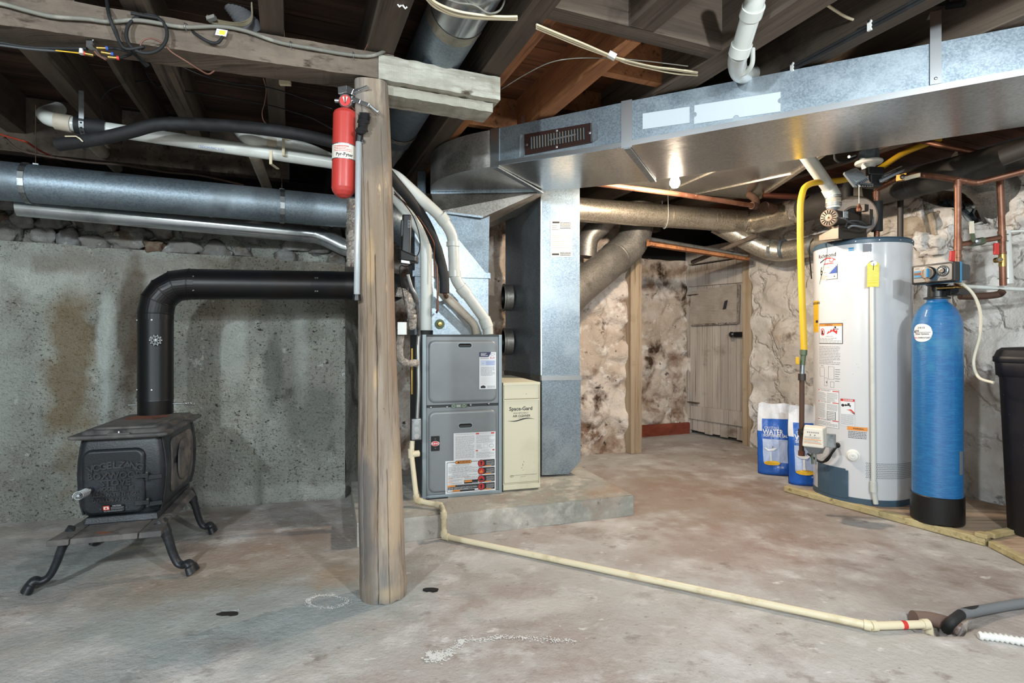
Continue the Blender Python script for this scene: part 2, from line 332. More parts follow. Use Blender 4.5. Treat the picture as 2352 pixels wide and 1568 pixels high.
mat('dusty_iron', '4c4b4b', .75, .1, layers=[('6e6966', 6, D1, .45, .65, 8), ('6a4634', 9, D1, .62, .72, 8), ('2a2b2d', 14, D1, .55, .7, 6)], bump=(90, D1, .3, .004))
mat('rust', '6b3f2c', .9, layers=[('3a2a22', 20, D1, .5, .7, 5)])
mat('stove_pipe', '15171a', .38, .5, layers=[('221d1c', 4, D1, .5, .7, 4)], bump=(200, D1, .1, .002))
mat('black_plastic', '101113', .4); mat('black_rubber', '121315', .7, layers=[('1f2123', 12, D1, .5, .7, 5)], bump=(80, D1, .3, .004))
mat('bin_plastic', '17151a', .5, layers=[('211f22', 8, D1, .5, .7, 5), ('66605a', 55, D1, .73, .78, 2)], bump=(150, D1, .15, .002))
mat('grey_plastic', '6b6f73', .5); mat('dark_grey', '3a3d40', .5)
mat('pvc', 'c9cdc9', .3, layers=[('bcbfba', 6, D1, .5, .7, 4)], spec=.5); mat('pvc_dusty', 'b5ab9c', .55, layers=[('8e8474', 7, D1, .5, .7, 6), ('cdc8bd', 3, D1, .55, .7, 4)])
mat('pvc_cream', 'd3c8ac', .45, layers=[('b7a683', 8, D1, .55, .7, 6)]); mat('white_plastic', 'd9dad6', .4); mat('magnet_white', 'bcc6cd', .6); mat('hose_cream', 'd2cbb8', .4)
mat('copper', '86604e', .48, .7, layers=[('6b3e2c', 12, D1, .48, .68, 7), ('9d7866', 25, D1, .6, .7, 5)]); mat('brass', 'a88b52', .35, 1); mat('verdigris', '5d6a55', .6, .4)
mat('pipe_dark', '3c3631', .5, .3); mat('rusty_pipe', '5b4438', .7, .4, layers=[('33271f', 14, D1, .5, .7, 6)])
mat('red_paint', 'b53a33', .35, layers=[('a02f2a', 5, D1, .5, .65, 5), ('6b3a34', 60, D1, .74, .78, 3)], coat=.3); mat('red', 'c2322f', .45); mat('yellow', 'dcae26', .5, layers=[('c9a41f', 9, D1, .55, .7, 4)])
mat('yellow_tag', 'dccf36', .5); mat('orange', 'd98b3c', .6); mat('orange_cord', 'a33a22', .5)
mat('paper', 'd7dade', .7); mat('paper_warm', 'd8d2c6', .7); mat('ink', '23242a', .7); mat('grey_ink', '83868c', .7); mat('pale_blue_ink', 'b9c4dc', .7)
mat('blue_ink', '2b4f9c', .6); mat('sky_blue', '2f86b8', .5); mat('navy_ink', '2b2f55', .6)
mat('furnace_grey', '7c8185', .42, .15, layers=[('74797d', 3, D1, .45, .65, 4)], bump=(220, D1, .06, .002)); mat('furnace_trim', '8f9ca3', .4, .3); mat('furnace_dark', '35393c', .6)
mat('cream_paint', 'cbc6b0', .45, layers=[('bdb8a1', 3, D1, .5, .7, 4), ('8c8266', 40, D1, .72, .77, 4)])
mat('heater_white', 'c9cbcf', .22, layers=[('caccd0', 2, D1, .5, .7, 3), ('6f6a66', 60, D1, .77, .79, 2)], coat=.5); mat('slate_blue', '3c5263', .4, layers=[('4c6274', 6, D1, .5, .7, 4)])
mat('tank_blue', '19609a', .34, layers=[('2272a8', 22, (1, 1, 8), .45, .65, 4), ('3f8fa8', 2.5, D1, .55, .7, 4)], bump=(60, (1, 1, 9), .45, .004), coat=.35)
mat('brown_enamel', '2c1c19', .28); mat('brown_steel', '8a7868', .45, .1, layers=[('6b5d52', 9, D1, .5, .7, 5)])
mat('bag_blue', '1f58b0', .28, layers=[('184a9c', 4, D1, .5, .65, 3)], bump=(9, D1, .5, .02)); mat('bag_white', 'cdd0d6', .35, bump=(9, D1, .5, .02)); mat('bag_pale', 'a3b3d4', .4, bump=(9, D1, .5, .02))
mat('quilt', 'b9ada2', .8, layers=[('a39688', 5, D1, .5, .7, 5)], bump=(40, (.25, 1, 3), 1, .02))
mat('glass_bulb', 'fff1d8', .3, emit=60.0); mat('frosted', 'b9bcc4', .35, trans=.3); mat('clear_plastic', 'cfd6da', .12, trans=.4, alpha=.55)
mat('pad_concrete', 'a39f98', .85, layers=[('878881', 3, D1, .45, .6, 7), ('b9b4ab', 6, D1, .52, .68, 8), ('8f7b6c', 2, D1, .58, .74, 6), ('5a554e', 14, D1, .64, .76, 8), ('cfcbc4', 30, D1, .66, .75, 5)], bump=[(30, D1, .5, .012), (6, D1, .5, .03)], spec=.25)
mat('tray_clear', 'c8ccce', .08, trans=.9, alpha=.45)
mat('bristle', '0c0c0e', .9); mat('chip_dark', '161412', .95); mat('copper_dark', '6a4234', .5, .8); mat('terracotta', '6e5a50', .8, layers=[('b9bcc0', 8, D1, .55, .65, 5)])
mat('print_smudge', '6d7a74', .7); mat('white_chalk', 'c9c8c5', .9)
# ------------------------------------------------------------------ the setting
rnd = random.Random(7)
def axis_steps(a, b, fine0, fine1, fs, cs):
    x = a; out = [x]
    while x < b:
        x += fs if fine0 <= x < fine1 else cs
        out.append(min(x, b))
    return out
# floor, with the broken-out drain hole and two chips
DH = G(2146, 1431)
xs = axis_steps(-6, 6, -2.2, 2.6, .025, .12); ys = axis_steps(-3, 9, 1.3, 3.6, .025, .12)
def floor_z(x, y):
    z = .006*fbm(x*1.1, y*1.1, 0)+.0015*noise.noise(V((x*14, y*14, 0)))
    dx, dy = (x-DH.x)/.125, (y-DH.y)/.075; r = math.hypot(dx, dy)+.25*noise.noise(V((x*18, y*18, 3)))
    z -= .07*(1-smooth(.65, 1.05, r))
    return z-.002
m = MB(); m.grid(len(xs)-1, len(ys)-1, lambda i, j: V((xs[i], ys[j], floor_z(xs[i], ys[j]))), 'floor_concrete')
FLOOR = m.build('floor', kind='structure')
def chip(px, py, rx, ry, name, mt, seed, parent):
    c = G(px, py, .003); m = MB(); n = 22
    pts = [V((c.x+rx*math.cos(a)*(1+.4*noise.noise(V((seed, math.cos(a)*1.7, math.sin(a)*1.7)))), c.y+ry*math.sin(a)*(1+.5*noise.noise(V((seed+5, math.cos(a)*2.5, math.sin(a)*2.5)))), .004)) for a in [2*math.pi*k/n for k in range(n)]]
    m.hexa([p-V((0, 0, .009)) for p in pts], pts, mt); return m.build(name, parent)
chip(990, 1353, .028, .014, 'floor_chip', 'chip_dark', 1, FLOOR); chip(524, 1408, .036, .012, 'floor_chip', 'chip_dark', 3, FLOOR)  # flat patches, the shade inside the chipped hollows is put into their colour
chip(530, 1399, .03, .008, 'floor_chip', 'floor_concrete', 5, FLOOR)
# chalky mineral crusts that stand a millimetre proud of the floor
def crust(pts, r, seed):
    m = MB(); rr = random.Random(seed); q = bez([G(x, y, .001) for x, y in pts], 10)
    for i, p in enumerate(q):
        for k in range(9):
            c = p+V((rr.gauss(0, r*.8), rr.gauss(0, r*.8), 0)); a = r*rr.uniform(.12, .42)
            vs = [c+V((a*rr.uniform(.5, 1.3)*math.cos(t*1.05+k), a*.8*rr.uniform(.5, 1.3)*math.sin(t*1.05+k), .001)) for t in range(6)]
            m.add(vs+[c+V((0, 0, .002))], [(t, (t+1) % 6, 6) for t in range(6)], 'white_chalk', True)
    o = m.build('mineral_crust', FLOOR); o['kind'] = 'stuff'
crust([(985, 1500), (1020, 1500), (1055, 1480), (1065, 1470), (1120, 1468), (1160, 1462), (1240, 1468), (1320, 1472)], .010, 1)
crust([(985, 1505), (1000, 1512), (1030, 1502)], .014, 4)
crust([(708, 1378), (730, 1368), (770, 1368), (800, 1382), (760, 1396), (715, 1390), (708, 1378)], .008, 2)
# left concrete wall with its ledge of rubble stones
LA, LB = G(0, 1200), G(793, 1142); LD = (LB-LA).normalized(); LN = V((LD.y, -LD.x, 0))
L0 = LA-LD*2.6; LLEN = (LB-L0).length
def ledge_top(s):
    t = (s-2.6)/(LLEN-2.6); return 1.525-.065*max(0, t)+.012*noise.noise(V((s*3, 0, 0)))
def left_pt(i, j, nu=230, nv=80):
    s = LLEN*i/nu; zt = ledge_top(s); z = zt*j/nv
    o = .016*fbm(s*2, z*2, 1)+.006*noise.noise(V((s*17, z*17, 2)))+.004*math.sin(z*16)*noise.noise(V((s*.6, 4, 1)))
    if z < .1: o += .03*abs(noise.noise(V((s*16, z*16, 5))))*(1-z/.1)
    return L0+LD*s+LN*o+V((0, 0, z-.02 if j == 0 else z))
m = MB(); m.grid(230, 80, left_pt, 'wall_concrete')
# ledge on top and the mortar behind the stones
m.grid(100, 3, lambda i, j: L0+LD*(LLEN*i/100)-LN*(.09*j/3)+V((0, 0, ledge_top(LLEN*i/100)+.008*noise.noise(V((i*.4, j, 0))))), 'wall_concrete')
m.grid(120, 12, lambda i, j: L0+LD*(LLEN*i/120)-LN*(.07+.03*fbm(i*.3, j*.3, 9))+V((0, 0, ledge_top(LLEN*i/120)-.02+.33*j/12)), 'wall_concrete')
# return of the wall at its right end
def ret(i, j):
    z = (1.75)*j/40; return LB+V((-.03, .9, 0))*(i/24)+V((.012*fbm(i*.2, z*3, 3), 0, z-.02))
m.grid(24, 40, ret, 'wall_concrete')
m.hexa([L0+V((-.5, -.3, 1.8))-LN*.1, LB-LN*.1+V((0, 0, 1.78)), LB-LN*.6+V((0, 0, 1.78)), L0-LN*.6+V((-.5, 0, 1.8))],
       [L0+V((-.5, -.3, 1.84))-LN*.1, LB-LN*.1+V((0, 0, 1.82)), LB-LN*.6+V((0, 0, 1.82)), L0-LN*.6+V((-.5, 0, 1.84))], 'wall_concrete')
WL = m.build('wall_left', kind='structure')
s = 1.9; k = 0
while s < LLEN-.05:
    wd = rnd.uniform(.10, .17); t = (s-2.6)/(LLEN-2.6)
    for row in (0, 1, 2):
        if t > .45 and rnd.random() < .45: continue
        w0_ = wd*rnd.uniform(.7, 1.2); h = rnd.uniform(.035, .062); z = ledge_top(s)+.03+row*.088+rnd.uniform(-.014, .014)
        c = L0+LD*(s+wd/2+(.06 if row == 1 else 0)+rnd.uniform(-.02, .02))-LN*(.048+.008*row+(.02 if t > .45 else 0))+V((0, 0, z))
        m = MB(); m.rock(c, (w0_*.56, .05, h), 'stone' if rnd.random() < .85 else 'rough_brick', seed=k, amp=.55, sub=3, rz=math.atan2(LD.y, LD.x)+rnd.uniform(-.15, .15)); m.build('stone', WL); k += 1
    s += wd*1.03
# rough masonry walls: lumps of rubble under plaster
def lumps(s, z, sc, amp, sd):
    d, _ = noise.voronoi(V((s*sc+sd, z*sc*1.25, sd)), distance_metric='DISTANCE'); e = smooth(0, .42, d[1]-d[0])
    return amp*e+amp*.55*fbm(s*4, z*4, sd)+.006*noise.noise(V((s*26, z*26, sd)))
def masonry(name, a, b, z0, top, mt, amp=.045, cell=.022, sc=3.4, sd=0.0, keep=None):
    a = V(a); b = V(b); d = b-a; ln = d.length; d.normalize(); n = V((d.y, -d.x, 0)); n = n if n.dot(-a) > 0 else -n
    nu = max(4, int(ln/cell)); zt = top if callable(top) else (lambda s: top); nv = max(4, int(2.0/cell))
    def fn(i, j):
        s = ln*i/nu; z = z0+(zt(s)-z0)*j/nv; return a+d*s+n*lumps(s, z, sc, amp, sd)+V((0, 0, z))
    m = MB(); m.grid(nu, nv, fn, mt)
    def back(i, j): s = ln*i/nu; return a+d*s-n*(.35*j/4-.02)+V((0, 0, zt(s)-.01+.03*noise.noise(V((s*8, j, sd)))))
    m.grid(nu, 4, back, mt)
    return m, (a, d, n, ln)
RW0 = V((2.216, 5.0, 0)); RD = V((.378, -.926, 0)).normalized(); RWN = V((-RD.y*-1, 0, 0))
def right_top(s):   # s from the door end towards the camera
    ks = [(0, 2.1), (.35, 2.06), (.9, 1.97), (1.35, 1.96), (1.62, 1.84), (1.75, 1.7), (1.95, 1.72), (2.1, 1.86), (2.5, 2.0), (8, 2.1)]
    for (a, b), (c, d) in zip(ks, ks[1:]):
        if s <= c: return b+(d-b)*smooth(a, c, s)+.03*noise.noise(V((s*7, 1, 2)))
    return 2.1
m, RF = masonry('wall_right', RW0, RW0+RD*7.9, -.02, right_top, 'white_plaster', amp=.045, sc=2.3, sd=2.0)
# return of the wall at the door casing
m.grid(6, 50, lambda i, j: RW0+V((.25, .3, 0))*(i/6)+V((.02*fbm(i, j*.2, 1), 0, 2.1*j/50-.02)), 'white_plaster')
WR = m.build('wall_right', kind='structure'); RN = RF[2]
RWP = Plane(RW0, RW0+RD)
k = 0
for (px, py, sx, sz, d) in [(2002, 505, .13, .11, 0), (2085, 495, .12, .10, 0), (2130, 520, .10, .09, 0), (2160, 560, .12, .08, .02), (2285, 545, .12, .07, .02), (2335, 505, .09, .08, .03), (2348, 440, .07, .09, .03), (1905, 545, .1, .09, 0), (1830, 520, .1, .06, 0)]:
    p = RWP.hit(px, py, -.03+d); m = MB(); m.rock(p, (sx, .08, sz), 'pale_stone' if k in (0, 2) else 'white_plaster', seed=40+k, sub=4, amp=.7, ex=.5, rz=math.atan2(RD.y, RD.x)); m.build('stone', WR); k += 1
# wall behind the furnace and its jamb face
JB = P(1442, 1037, 4.77); JB.z = 0
B0 = V((-1.12, 4.06, 0))
m, BF = masonry('wall_back', B0, V((JB.x, JB.y, 0)), -.02, 2.12, 'dirty_plaster', amp=.05, sc=3.2, sd=5.0)
m.grid(16, 70, lambda i, j: V((JB.x, JB.y, 0))+V((.16, .75, 0))*(i/16)+V((.03*fbm(i*.4, j*.2, 4), 0, 2.1*j/70-.02)), 'dirty_plaster')
m.build('wall_back', kind='structure')
# back of the passage
A1, A2 = V((1.22, 5.53, 0)), V((1.90, 5.76, 0))
m, _ = masonry('wall_passage', A1, A2, -.02, 1.80, 'dirty_plaster', amp=.04, sc=4.0, sd=9.0)
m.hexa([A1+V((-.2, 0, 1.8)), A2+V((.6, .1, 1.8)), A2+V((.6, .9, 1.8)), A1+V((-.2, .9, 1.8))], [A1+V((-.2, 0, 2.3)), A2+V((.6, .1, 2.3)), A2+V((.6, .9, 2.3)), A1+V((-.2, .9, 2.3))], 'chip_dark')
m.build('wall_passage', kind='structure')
m = MB(); d12 = (A2-A1).normalized(); m.bar(A1-d12*.02+V((.01, -.06, .055)), A2-V((.05, .07, -.055)), .03, .12, 'red_wood'); m.build('baseboard_passage', kind='structure', bevel=.004)
# the rest of the cellar, out of frame: plain walls behind and beside the camera
BL = V((-5.3, 2.3, 0)); FL_ = BL-V((-.378, .926, 0))*5.2; FR_ = V((5.15, -2.3, 0))
def plain(name, a, b, mt):
    m = MB(); d = (b-a); m.grid(40, 14, lambda i, j: a+d*(i/40)+V((.02*fbm(i*.3, j*.3, 1), .02*fbm(i*.3, j*.3, 2), 2.25*j/14-.02)), mt); m.build(name, kind='structure')
plain('wall_side', BL, FL_, 'wall_concrete'); plain('wall_front', FL_, FR_, 'wall_concrete')
plain('wall_outer', RW0+V((.2, .9, 0)), RW0+RD*7.9+V((1.0, .4, 0)), 'dirty_plaster'); plain('wall_rear', V((-5.6, 5.9, 0)), V((3.2, 6.1, 0)), 'dirty_plaster'); plain('wall_end', BL, V((-5.6, 5.9, 0)), 'dirty_plaster')
# timber jamb post beside the stone wall
m = MB(); a = P(1454, 1037, 4.74)
def jamb(i, j):
    z = 2.08*j/90; c = V((a.x, a.y, 0)); q = [(-.055, -.05), (.055, -.05), (.055, .05), (-.055, .05), (-.055, -.05)][i]
    p = R(q[0], q[1]); w_ = .010*noise.noise(V((q[0]*30, z*9, q[1]*30))); return c+p*(1+w_*6)+V((0, 0, z))
m.grid(4, 90, jamb, 'painted_wood', smooth=False)
o = m.build('doorway_post', label='flaking cream timber post at the corner of the stone wall by the doorway', cat='post')
# ------------------------------------------------------------------ door
E1, E2 = P(1583, 993, 5.73), P(1728, 1022, 5.06); DPn = Plane(E1, E2)
def dpl(x, off=0.0):  # point on door base line
    return V((E1.x, E1.y, 0))+(V((E2.x-E1.x, E2.y-E1.y, 0))).normalized()*x+DPn.n*off
DW = V((E2.x-E1.x, E2.y-E1.y, 0)).length
door = thing('door_1', None, None, dpl(0), math.atan2(E2.y-E1.y, E2.x-E1.x), kind='structure')
n = 7; wb = (DW-.09)/n
for i in range(n):
    m = MB(); z0 = .02+.02*rnd.random(); x0 = .012+i*wb
    m.hexa([dpl(x0+.003, -.02)+V((0, 0, z0)), dpl(x0+wb-.003, -.02)+V((0, 0, z0+.012*rnd.random())), dpl(x0+wb-.003, .004)+V((0, 0, z0)), dpl(x0+.003, .004)+V((0, 0, z0))],
           [dpl(x0+.003, -.02)+V((0, 0, 1.75)), dpl(x0+wb-.003, -.02)+V((0, 0, 1.75)), dpl(x0+wb-.003, .004)+V((0, 0, 1.75)), dpl(x0+.003, .004)+V((0, 0, 1.75))], 'door_wood'); m.build('plank', door, bevel=.003)
def dz(px, py): return DPn.hit(px, py)
def door_board(quad, th, mt, name, **k):
    q = [DPn.hit(*p, .004) for p in quad]; m = MB(); m.hexa([p for p in q], [p+DPn.n*th for p in q], mt); return m.build(name, door, **k)
door_board([(1576, 985), (1714, 981), (1714, 945), (1576, 935)][0:4] and [(1582, 960), (1711, 980), (1711, 945), (1582, 930)], .022, 'door_wood', 'rail', bevel=.004)
door_board([(1570, 660), (1716, 648), (1716, 604), (1570, 630)], .022, 'door_wood', 'rail', bevel=.004)
# quilted cover over the door's window, taped at the edge
q = [(1590, 747), (1697, 742), (1699, 652), (1588, 668)]
qm = quadmap(*[DPn.hit(*p, .022) for p in q], 1, 1)
m = MB(); m.grid(24, 20, lambda i, j: qm(i/24, j/20, .006+.01*math.sin(j*.9+.8*math.sin(i*.2))*.5+.008*fbm(i*.2, j*.2, 3)), 'quilt'); m.build('window_cover', door, label='crinkled paper cover taped over the door window')
m = MB(); m.poly(qm, [(.70, .38), (.77, .4), (.80, .62), (.74, .6)], 'ink', .02)
m.grid(2, 16, lambda i, j: qm(.97+.03*i+.01*noise.noise(V((i, j, 0))), j/16, .015+.008*noise.noise(V((i*3, j*2, 1)))), 'foil')
m.grid(20, 1, lambda i, j: qm(i/20, -.02+.05*j+.01*noise.noise(V((i, j, 0))), .015+.006*noise.noise(V((i*3, j*2, 1)))), 'foil'); m.build('tape_edge', door)
# hinges and rim lock
for py in (678, 922):
    m = MB(); p = DPn.hit(1582, py, .01); e = (dpl(1)-dpl(0)); m.bar(p-V((0, 0, .09)), p+V((0, 0, .09)), .03, .012, 'bright_metal'); m.bar(p, p+e*.14+DPn.n*.02, .05, .006, 'rusty_pipe'); m.build('hinge', door)
m = MB(); p = DPn.hit(1698, 768, .03); e = (dpl(1)-dpl(0)).normalized(); m.bar(p-e*.05, p+e*.06, .03, .05, 'black_plastic'); m.bar(p+e*.06, p+e*.10, .03, .05, 'door_wood')
lk = m.build('rim_lock', door, bevel=.004)
m = MB(); m.lathe([(.01, 0), (.01, .03), (.026, .045), (.026, .065), (.012, .075), (0, .076)], p-e*.04, 'black_plastic', 20, axis=DPn.n); m.build('knob', lk)
# chalk name scratched on the rail
fm = quadmap(*[DPn.hit(*pp, .029) for pp in [(1640, 646), (1714, 640), (1714, 612), (1640, 622)]], 1, .3)
m = MB(); m.text(fm, 'VERA', .5, .15, .26, 'door_wood', .001, sx=1.0); m.build('carved_name', door)
# casing
m = MB(); m.hexa([dpl(DW-.055, 0), dpl(DW+.035, 0), dpl(DW+.035, .07), dpl(DW-.055, .07)], [p+V((0, 0, 1.98)) for p in (dpl(DW-.055, 0), dpl(DW+.035, 0), dpl(DW+.035, .07), dpl(DW-.055, .07))], 'painted_wood'); m.build('trim_1', kind='structure', bevel=.005)
m = MB(); m.hexa([p+V((0, 0, 1.76)) for p in (dpl(-.05, -.03), dpl(DW, -.03), dpl(DW, .05), dpl(-.05, .05))], [p+V((0, 0, 1.92)) for p in (dpl(-.05, -.03), dpl(DW, -.03), dpl(DW, .05), dpl(-.05, .05))], 'door_wood'); m.build('trim_2', kind='structure', bevel=.004)
m = MB(); m.hexa([p for p in (dpl(-.06, -.03), dpl(.012, -.03), dpl(.012, .03), dpl(-.06, .03))], [p+V((0, 0, 1.78)) for p in (dpl(-.06, -.03), dpl(.012, -.03), dpl(.012, .03), dpl(-.06, .03))], 'door_wood'); m.build('trim_3', kind='structure', bevel=.004)
# ------------------------------------------------------------------ ceiling: deck, floor boards and joists
ceil = thing('ceiling', None, None, (0, 0, 2.3), YAW, kind='structure')
m = MB(); m.hexa([R(-6.5, -4, 2.36), R(5.5, -4, 2.36), R(5.5, 7, 2.36), R(-6.5, 7, 2.36)], [R(-6.5, -4, 2.42), R(5.5, -4, 2.42), R(5.5, 7, 2.42), R(-6.5, 7, 2.42)], 'board_wood'); m.build('ceiling_deck', ceil)
v = -2.0; i = 0
while v < 5.6:
    wd = rnd.uniform(.12, .16) if v < 4 else .2; z = 2.30+rnd.uniform(0, .008)
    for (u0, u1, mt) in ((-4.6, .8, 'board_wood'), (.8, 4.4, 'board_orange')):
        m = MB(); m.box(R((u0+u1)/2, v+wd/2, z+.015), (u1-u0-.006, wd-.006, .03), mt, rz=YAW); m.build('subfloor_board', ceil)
    v += wd; i += 1
def joist(u0, u1, v0, v1, zb=2.1, mt='joist_wood', name='joist', zt=2.31):
    m = MB(); n = 16; uc = (u0+u1)/2
    for k in range(n):
        pass
    def fn(i, j):
        vv = v0+(v1-v0)*j/24; q = [(u0, zt), (u0, zb), (u1, zb), (u1, zt)][i]; w_ = .004*noise.noise(V((vv*3, q[0]*9, q[1]*9)))
        return R(q[0]+w_, vv, q[1]+w_)
    m.grid(3, 24, fn, mt, smooth=False)
    for vv in (v0, v1): m.add([R(u0, vv, zb), R(u1, vv, zb), R(u1, vv, zt), R(u0, vv, zt)], [(0, 1, 2, 3)], mt)
    return m.build(name, ceil)
for (u0, u1, v0, v1) in [(-3.75, -3.67, -2, 4.3), (-3.3, -3.22, -2, 4.3), (-2.85, -2.77, -2, 4.3), (-2.4, -2.32, -2, 4.3), (-1.85, -1.77, -2, 4.3), (-1.4, -1.32, -2, 4.3), (-.955, -.885, -2, 4.5), (-.675, -.655, 2.2, 4.5), (-.515, -.445, -2, 4.6), (-.095, -.02, -2, 4.6), (.275, .375, -2, 5), (.735, .82, -2, 5)]:
    joist(u0, u1, v0, v1)
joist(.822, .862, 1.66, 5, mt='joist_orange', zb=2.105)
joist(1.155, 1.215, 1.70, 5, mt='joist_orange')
joist(1.11, 1.215, -2, 1.62); joist(1.535, 1.655, -2, 5.4); joist(1.915, 1.98, -2, 5.6); joist(2.32, 2.39, -2, 5.6); joist(2.75, 2.82, -2, 5.6); joist(3.2, 3.27, -2, 5.6)
def blocking(u0, u1, v0, v1, zb=2.1, mt='joist_orange'):
    m = MB(); m.hexa([R(u0, v0, zb), R(u1, v0, zb), R(u1, v1, zb), R(u0, v1, zb)], [R(u0, v0, 2.3), R(u1, v0, 2.3), R(u1, v1, 2.3), R(u0, v1, 2.3)], mt); return m.build('blocking', ceil)
blocking(.82, 1.535, 1.625, 1.695, 2.1, 'block_wood'); blocking(1.215, 1.535, 1.99, 2.03, 2.13); blocking(.862, 1.155, 2.75, 2.79, 2.13); blocking(1.215, 1.535, 3.1, 3.14, 2.13); blocking(1.215, 1.535, 2.5, 2.53, 2.18)
blocking(-4, -.0, 3.72, 3.8, 2.0, 'joist_wood'); blocking(1.66, 3.3, 4.3, 4.38, 2.02, 'joist_wood')
# ------------------------------------------------------------------ main beam and post
def beamD(px, k=0.0):
    r = (px-CX)/F; t = (-.618-r*2.056)/(r*SA-CA); return 2.056+SA*t+k
bd = V((CA, SA, 0)); bn = V((-SA, CA, 0))
def beam(name, p0, p1, z0, z1, th, mt, lab, cat, sd, parent=None, z0b=None):
    m = MB(); n = 60; p0 = V(p0); p1 = V(p1); d = p1-p0
    def fn(i, j):
        t = j/n; q = [(0, 1), (0, 0), (1, 0), (1, 1), (0, 1)][i]; c = p0+d*t; w_ = .007*noise.noise(V((t*12+sd, q[0]*4, q[1]*4)))+.003*noise.noise(V((t*60, q[0]*9, q[1]*7+sd)))
        return c+bn*(th*q[0]+w_)+V((0, 0, (z0 if q[1] == 0 else z1)-c.z+c.z+w_))
    m.grid(4, n, fn, mt, smooth=False)
    for t in (0, n): m.add([fn(i, t) for i in range(4)], [(0, 1, 2, 3)], mt)
    return m.build(name, parent, label=lab, cat=cat)
Bp = V((-.618, 2.056, 0))
def bp(px):
    r = (px-CX)/F; t = (-.618-r*2.056)/(r*SA-CA); return Bp+bd*t
pL, pM, pR = bp(-420), bp(905), bp(1148)
# long beam sags a little towards the left
m = MB(); n = 80
def lb(i, j):
    t = j/n; c = pL+(pM-pL)*t; q = [(0, 1), (0, 0), (1, 0), (1, 1), (0, 1)][i]; z0 = 1.945+.057*t; z1 = 2.055+.045*t
    w_ = .006*noise.noise(V((t*18, q[0]*4, q[1]*4)))+.003*noise.noise(V((t*70, q[0]*9, q[1]*7)))
    return c+bn*(.13*q[0]+w_)+V((0, 0, (z1 if q[1] else z0)+w_))
m.grid(4, n, lb, 'beam_wood', smooth=False)
for t in (0, n): m.add([lb(i, t) for i in range(4)], [(0, 1, 2, 3)], 'beam_wood')
m.build('ceiling_beam', label='long weathered timber beam running from the left edge of the ceiling to the round post', cat='beam')
bt = thing('beam_end', 'pale whitewashed double timber beam end sticking out to the right of the post', 'beam', pM+V((0, 0, 1.98)), YAW)
beam('upper_timber', pM-bd*.06-bn*.006, pR-bn*.006, 1.995, 2.09, .15, 'beam_wash', None, None, 3, bt)
beam('lower_timber', pM-bd*.04+bn*.03, pR-bd*.02+bn*.03, 1.955, 1.993, .12, 'beam_wash', None, None, 8, bt)
m = MB()
PB, PT = P(881, 1385, 2.125), P(853, 190, 2.125); PB.z = 0
def pf(i, j):
    t = j/220; a = 2*math.pi*i/280; c = PB+(V((PT.x, PT.y, 1.985))-PB)*t
    r = .086*(1-t)+.061*t+.004*math.sin(t*9); r *= 1+.05*noise.noise(V((math.cos(a)*1.2, math.sin(a)*1.2, t*2.2)))+.02*noise.noise(V((math.cos(a)*5, math.sin(a)*5, t*2)))
    sq = max(0, t-.35)*.45; e = 2+3*sq*2; r *= (1/((abs(math.cos(a-.2))**e+abs(math.sin(a-.2))**e)**(1/e)))**.8
    # drying cracks
    for (a0, t0, t1, dep, wv) in ((4.83, 0, .66, .018, 1.0), (5.25, 0, .25, .016, .5), (4.35, .3, .95, .008, .8), (4.6, .55, .8, .008, .6), (4.1, .05, .5, .008, .4), (5.45, .35, .9, .007, .5)):
        if t0 <= t <= t1:
            ac = a0+.10*wv*math.sin(t*5+a0)+.03*noise.noise(V((t*20, a0, 0))); dd = abs((a-ac+math.pi) % (2*math.pi)-math.pi)
            if dd < .028: r -= dep*(1-dd/.028)
    r += .004*math.exp(-((t-.02)/.03)**2)
    for kz, ka in ((.27, 4.4), (.52, 4.9), (.40, 5.2), (.66, 4.5), (.80, 5.0), (.74, 4.75), (.12, 4.6)):
        dd = ((t-kz)*2/.022)**2+((a-ka)/.12)**2
        if dd < 4: r += .0045*math.exp(-dd*1.6)-.006*math.exp(-dd*9)
    return c+V((r*math.cos(a), r*math.sin(a), 0.01*noise.noise(V((a*3, 0, 0))) if j == 0 else 0))
m.grid(280, 220, pf, 'post_wood'); m.add([pf(i, 220) for i in range(280)], [tuple(range(280))], 'post_wood')
m.build('support_post', label='round peeled log post standing in the middle under the ceiling beam', cat='post')
# ------------------------------------------------------------------ supply trunk duct
def pipe_thing(name, lab, cat, pts, r, mt, n=18, rings=(), group=None, rr=None, ringname='coupling', ringmat=None, ringlen=.05, fil=.05, sm=False):
    """a pipe run as a thing: the tube is its body, couplings are parts. rings: (index fraction point)"""
    path = bez(pts, 8) if sm else fillet(pts, fil)
    m = MB(); m.tube(path, r, mt, n); o = m.build(name, label=lab, cat=cat, group=group)
    for (a, b) in rings:
        a = V(a); b = V(b); m = MB(); m.tube([a, b], (rr or r*1.13), ringmat or mt, n); m.build(ringname, o)
    return o
def seg(a, b, t, ln):
    a = V(a); b = V(b); d = (b-a).normalized(); c = a+(b-a)*t; return (c-d*ln/2, c+d*ln/2)
Tz = 2.088
dA = P(1440, 337, 2.51); dB = P(2352, 174, 1.90); dC = P(1130, 383, 2.85); dE = V((-.503, 3.38, 1.9)); dI = P(1243, 438, 3.34)
dd = (dB-dA).normalized(); dB2 = dA+dd*2.35; ddr = V((dd.x, dd.y, 0)).normalized(); dn = V((-ddr.y, ddr.x, 0))
rB = P(1580, 400, 3.0); rB2 = dB2+dn*.62
duct = thing('sheet_metal_duct', 'big rectangular galvanized duct sweeping across the ceiling to the right edge', 'duct', (dA.x, dA.y, 1.89), 0)
def top(p, z=Tz): return V((p.x, p.y, z))
zb = lambda p: p.z
m = MB()
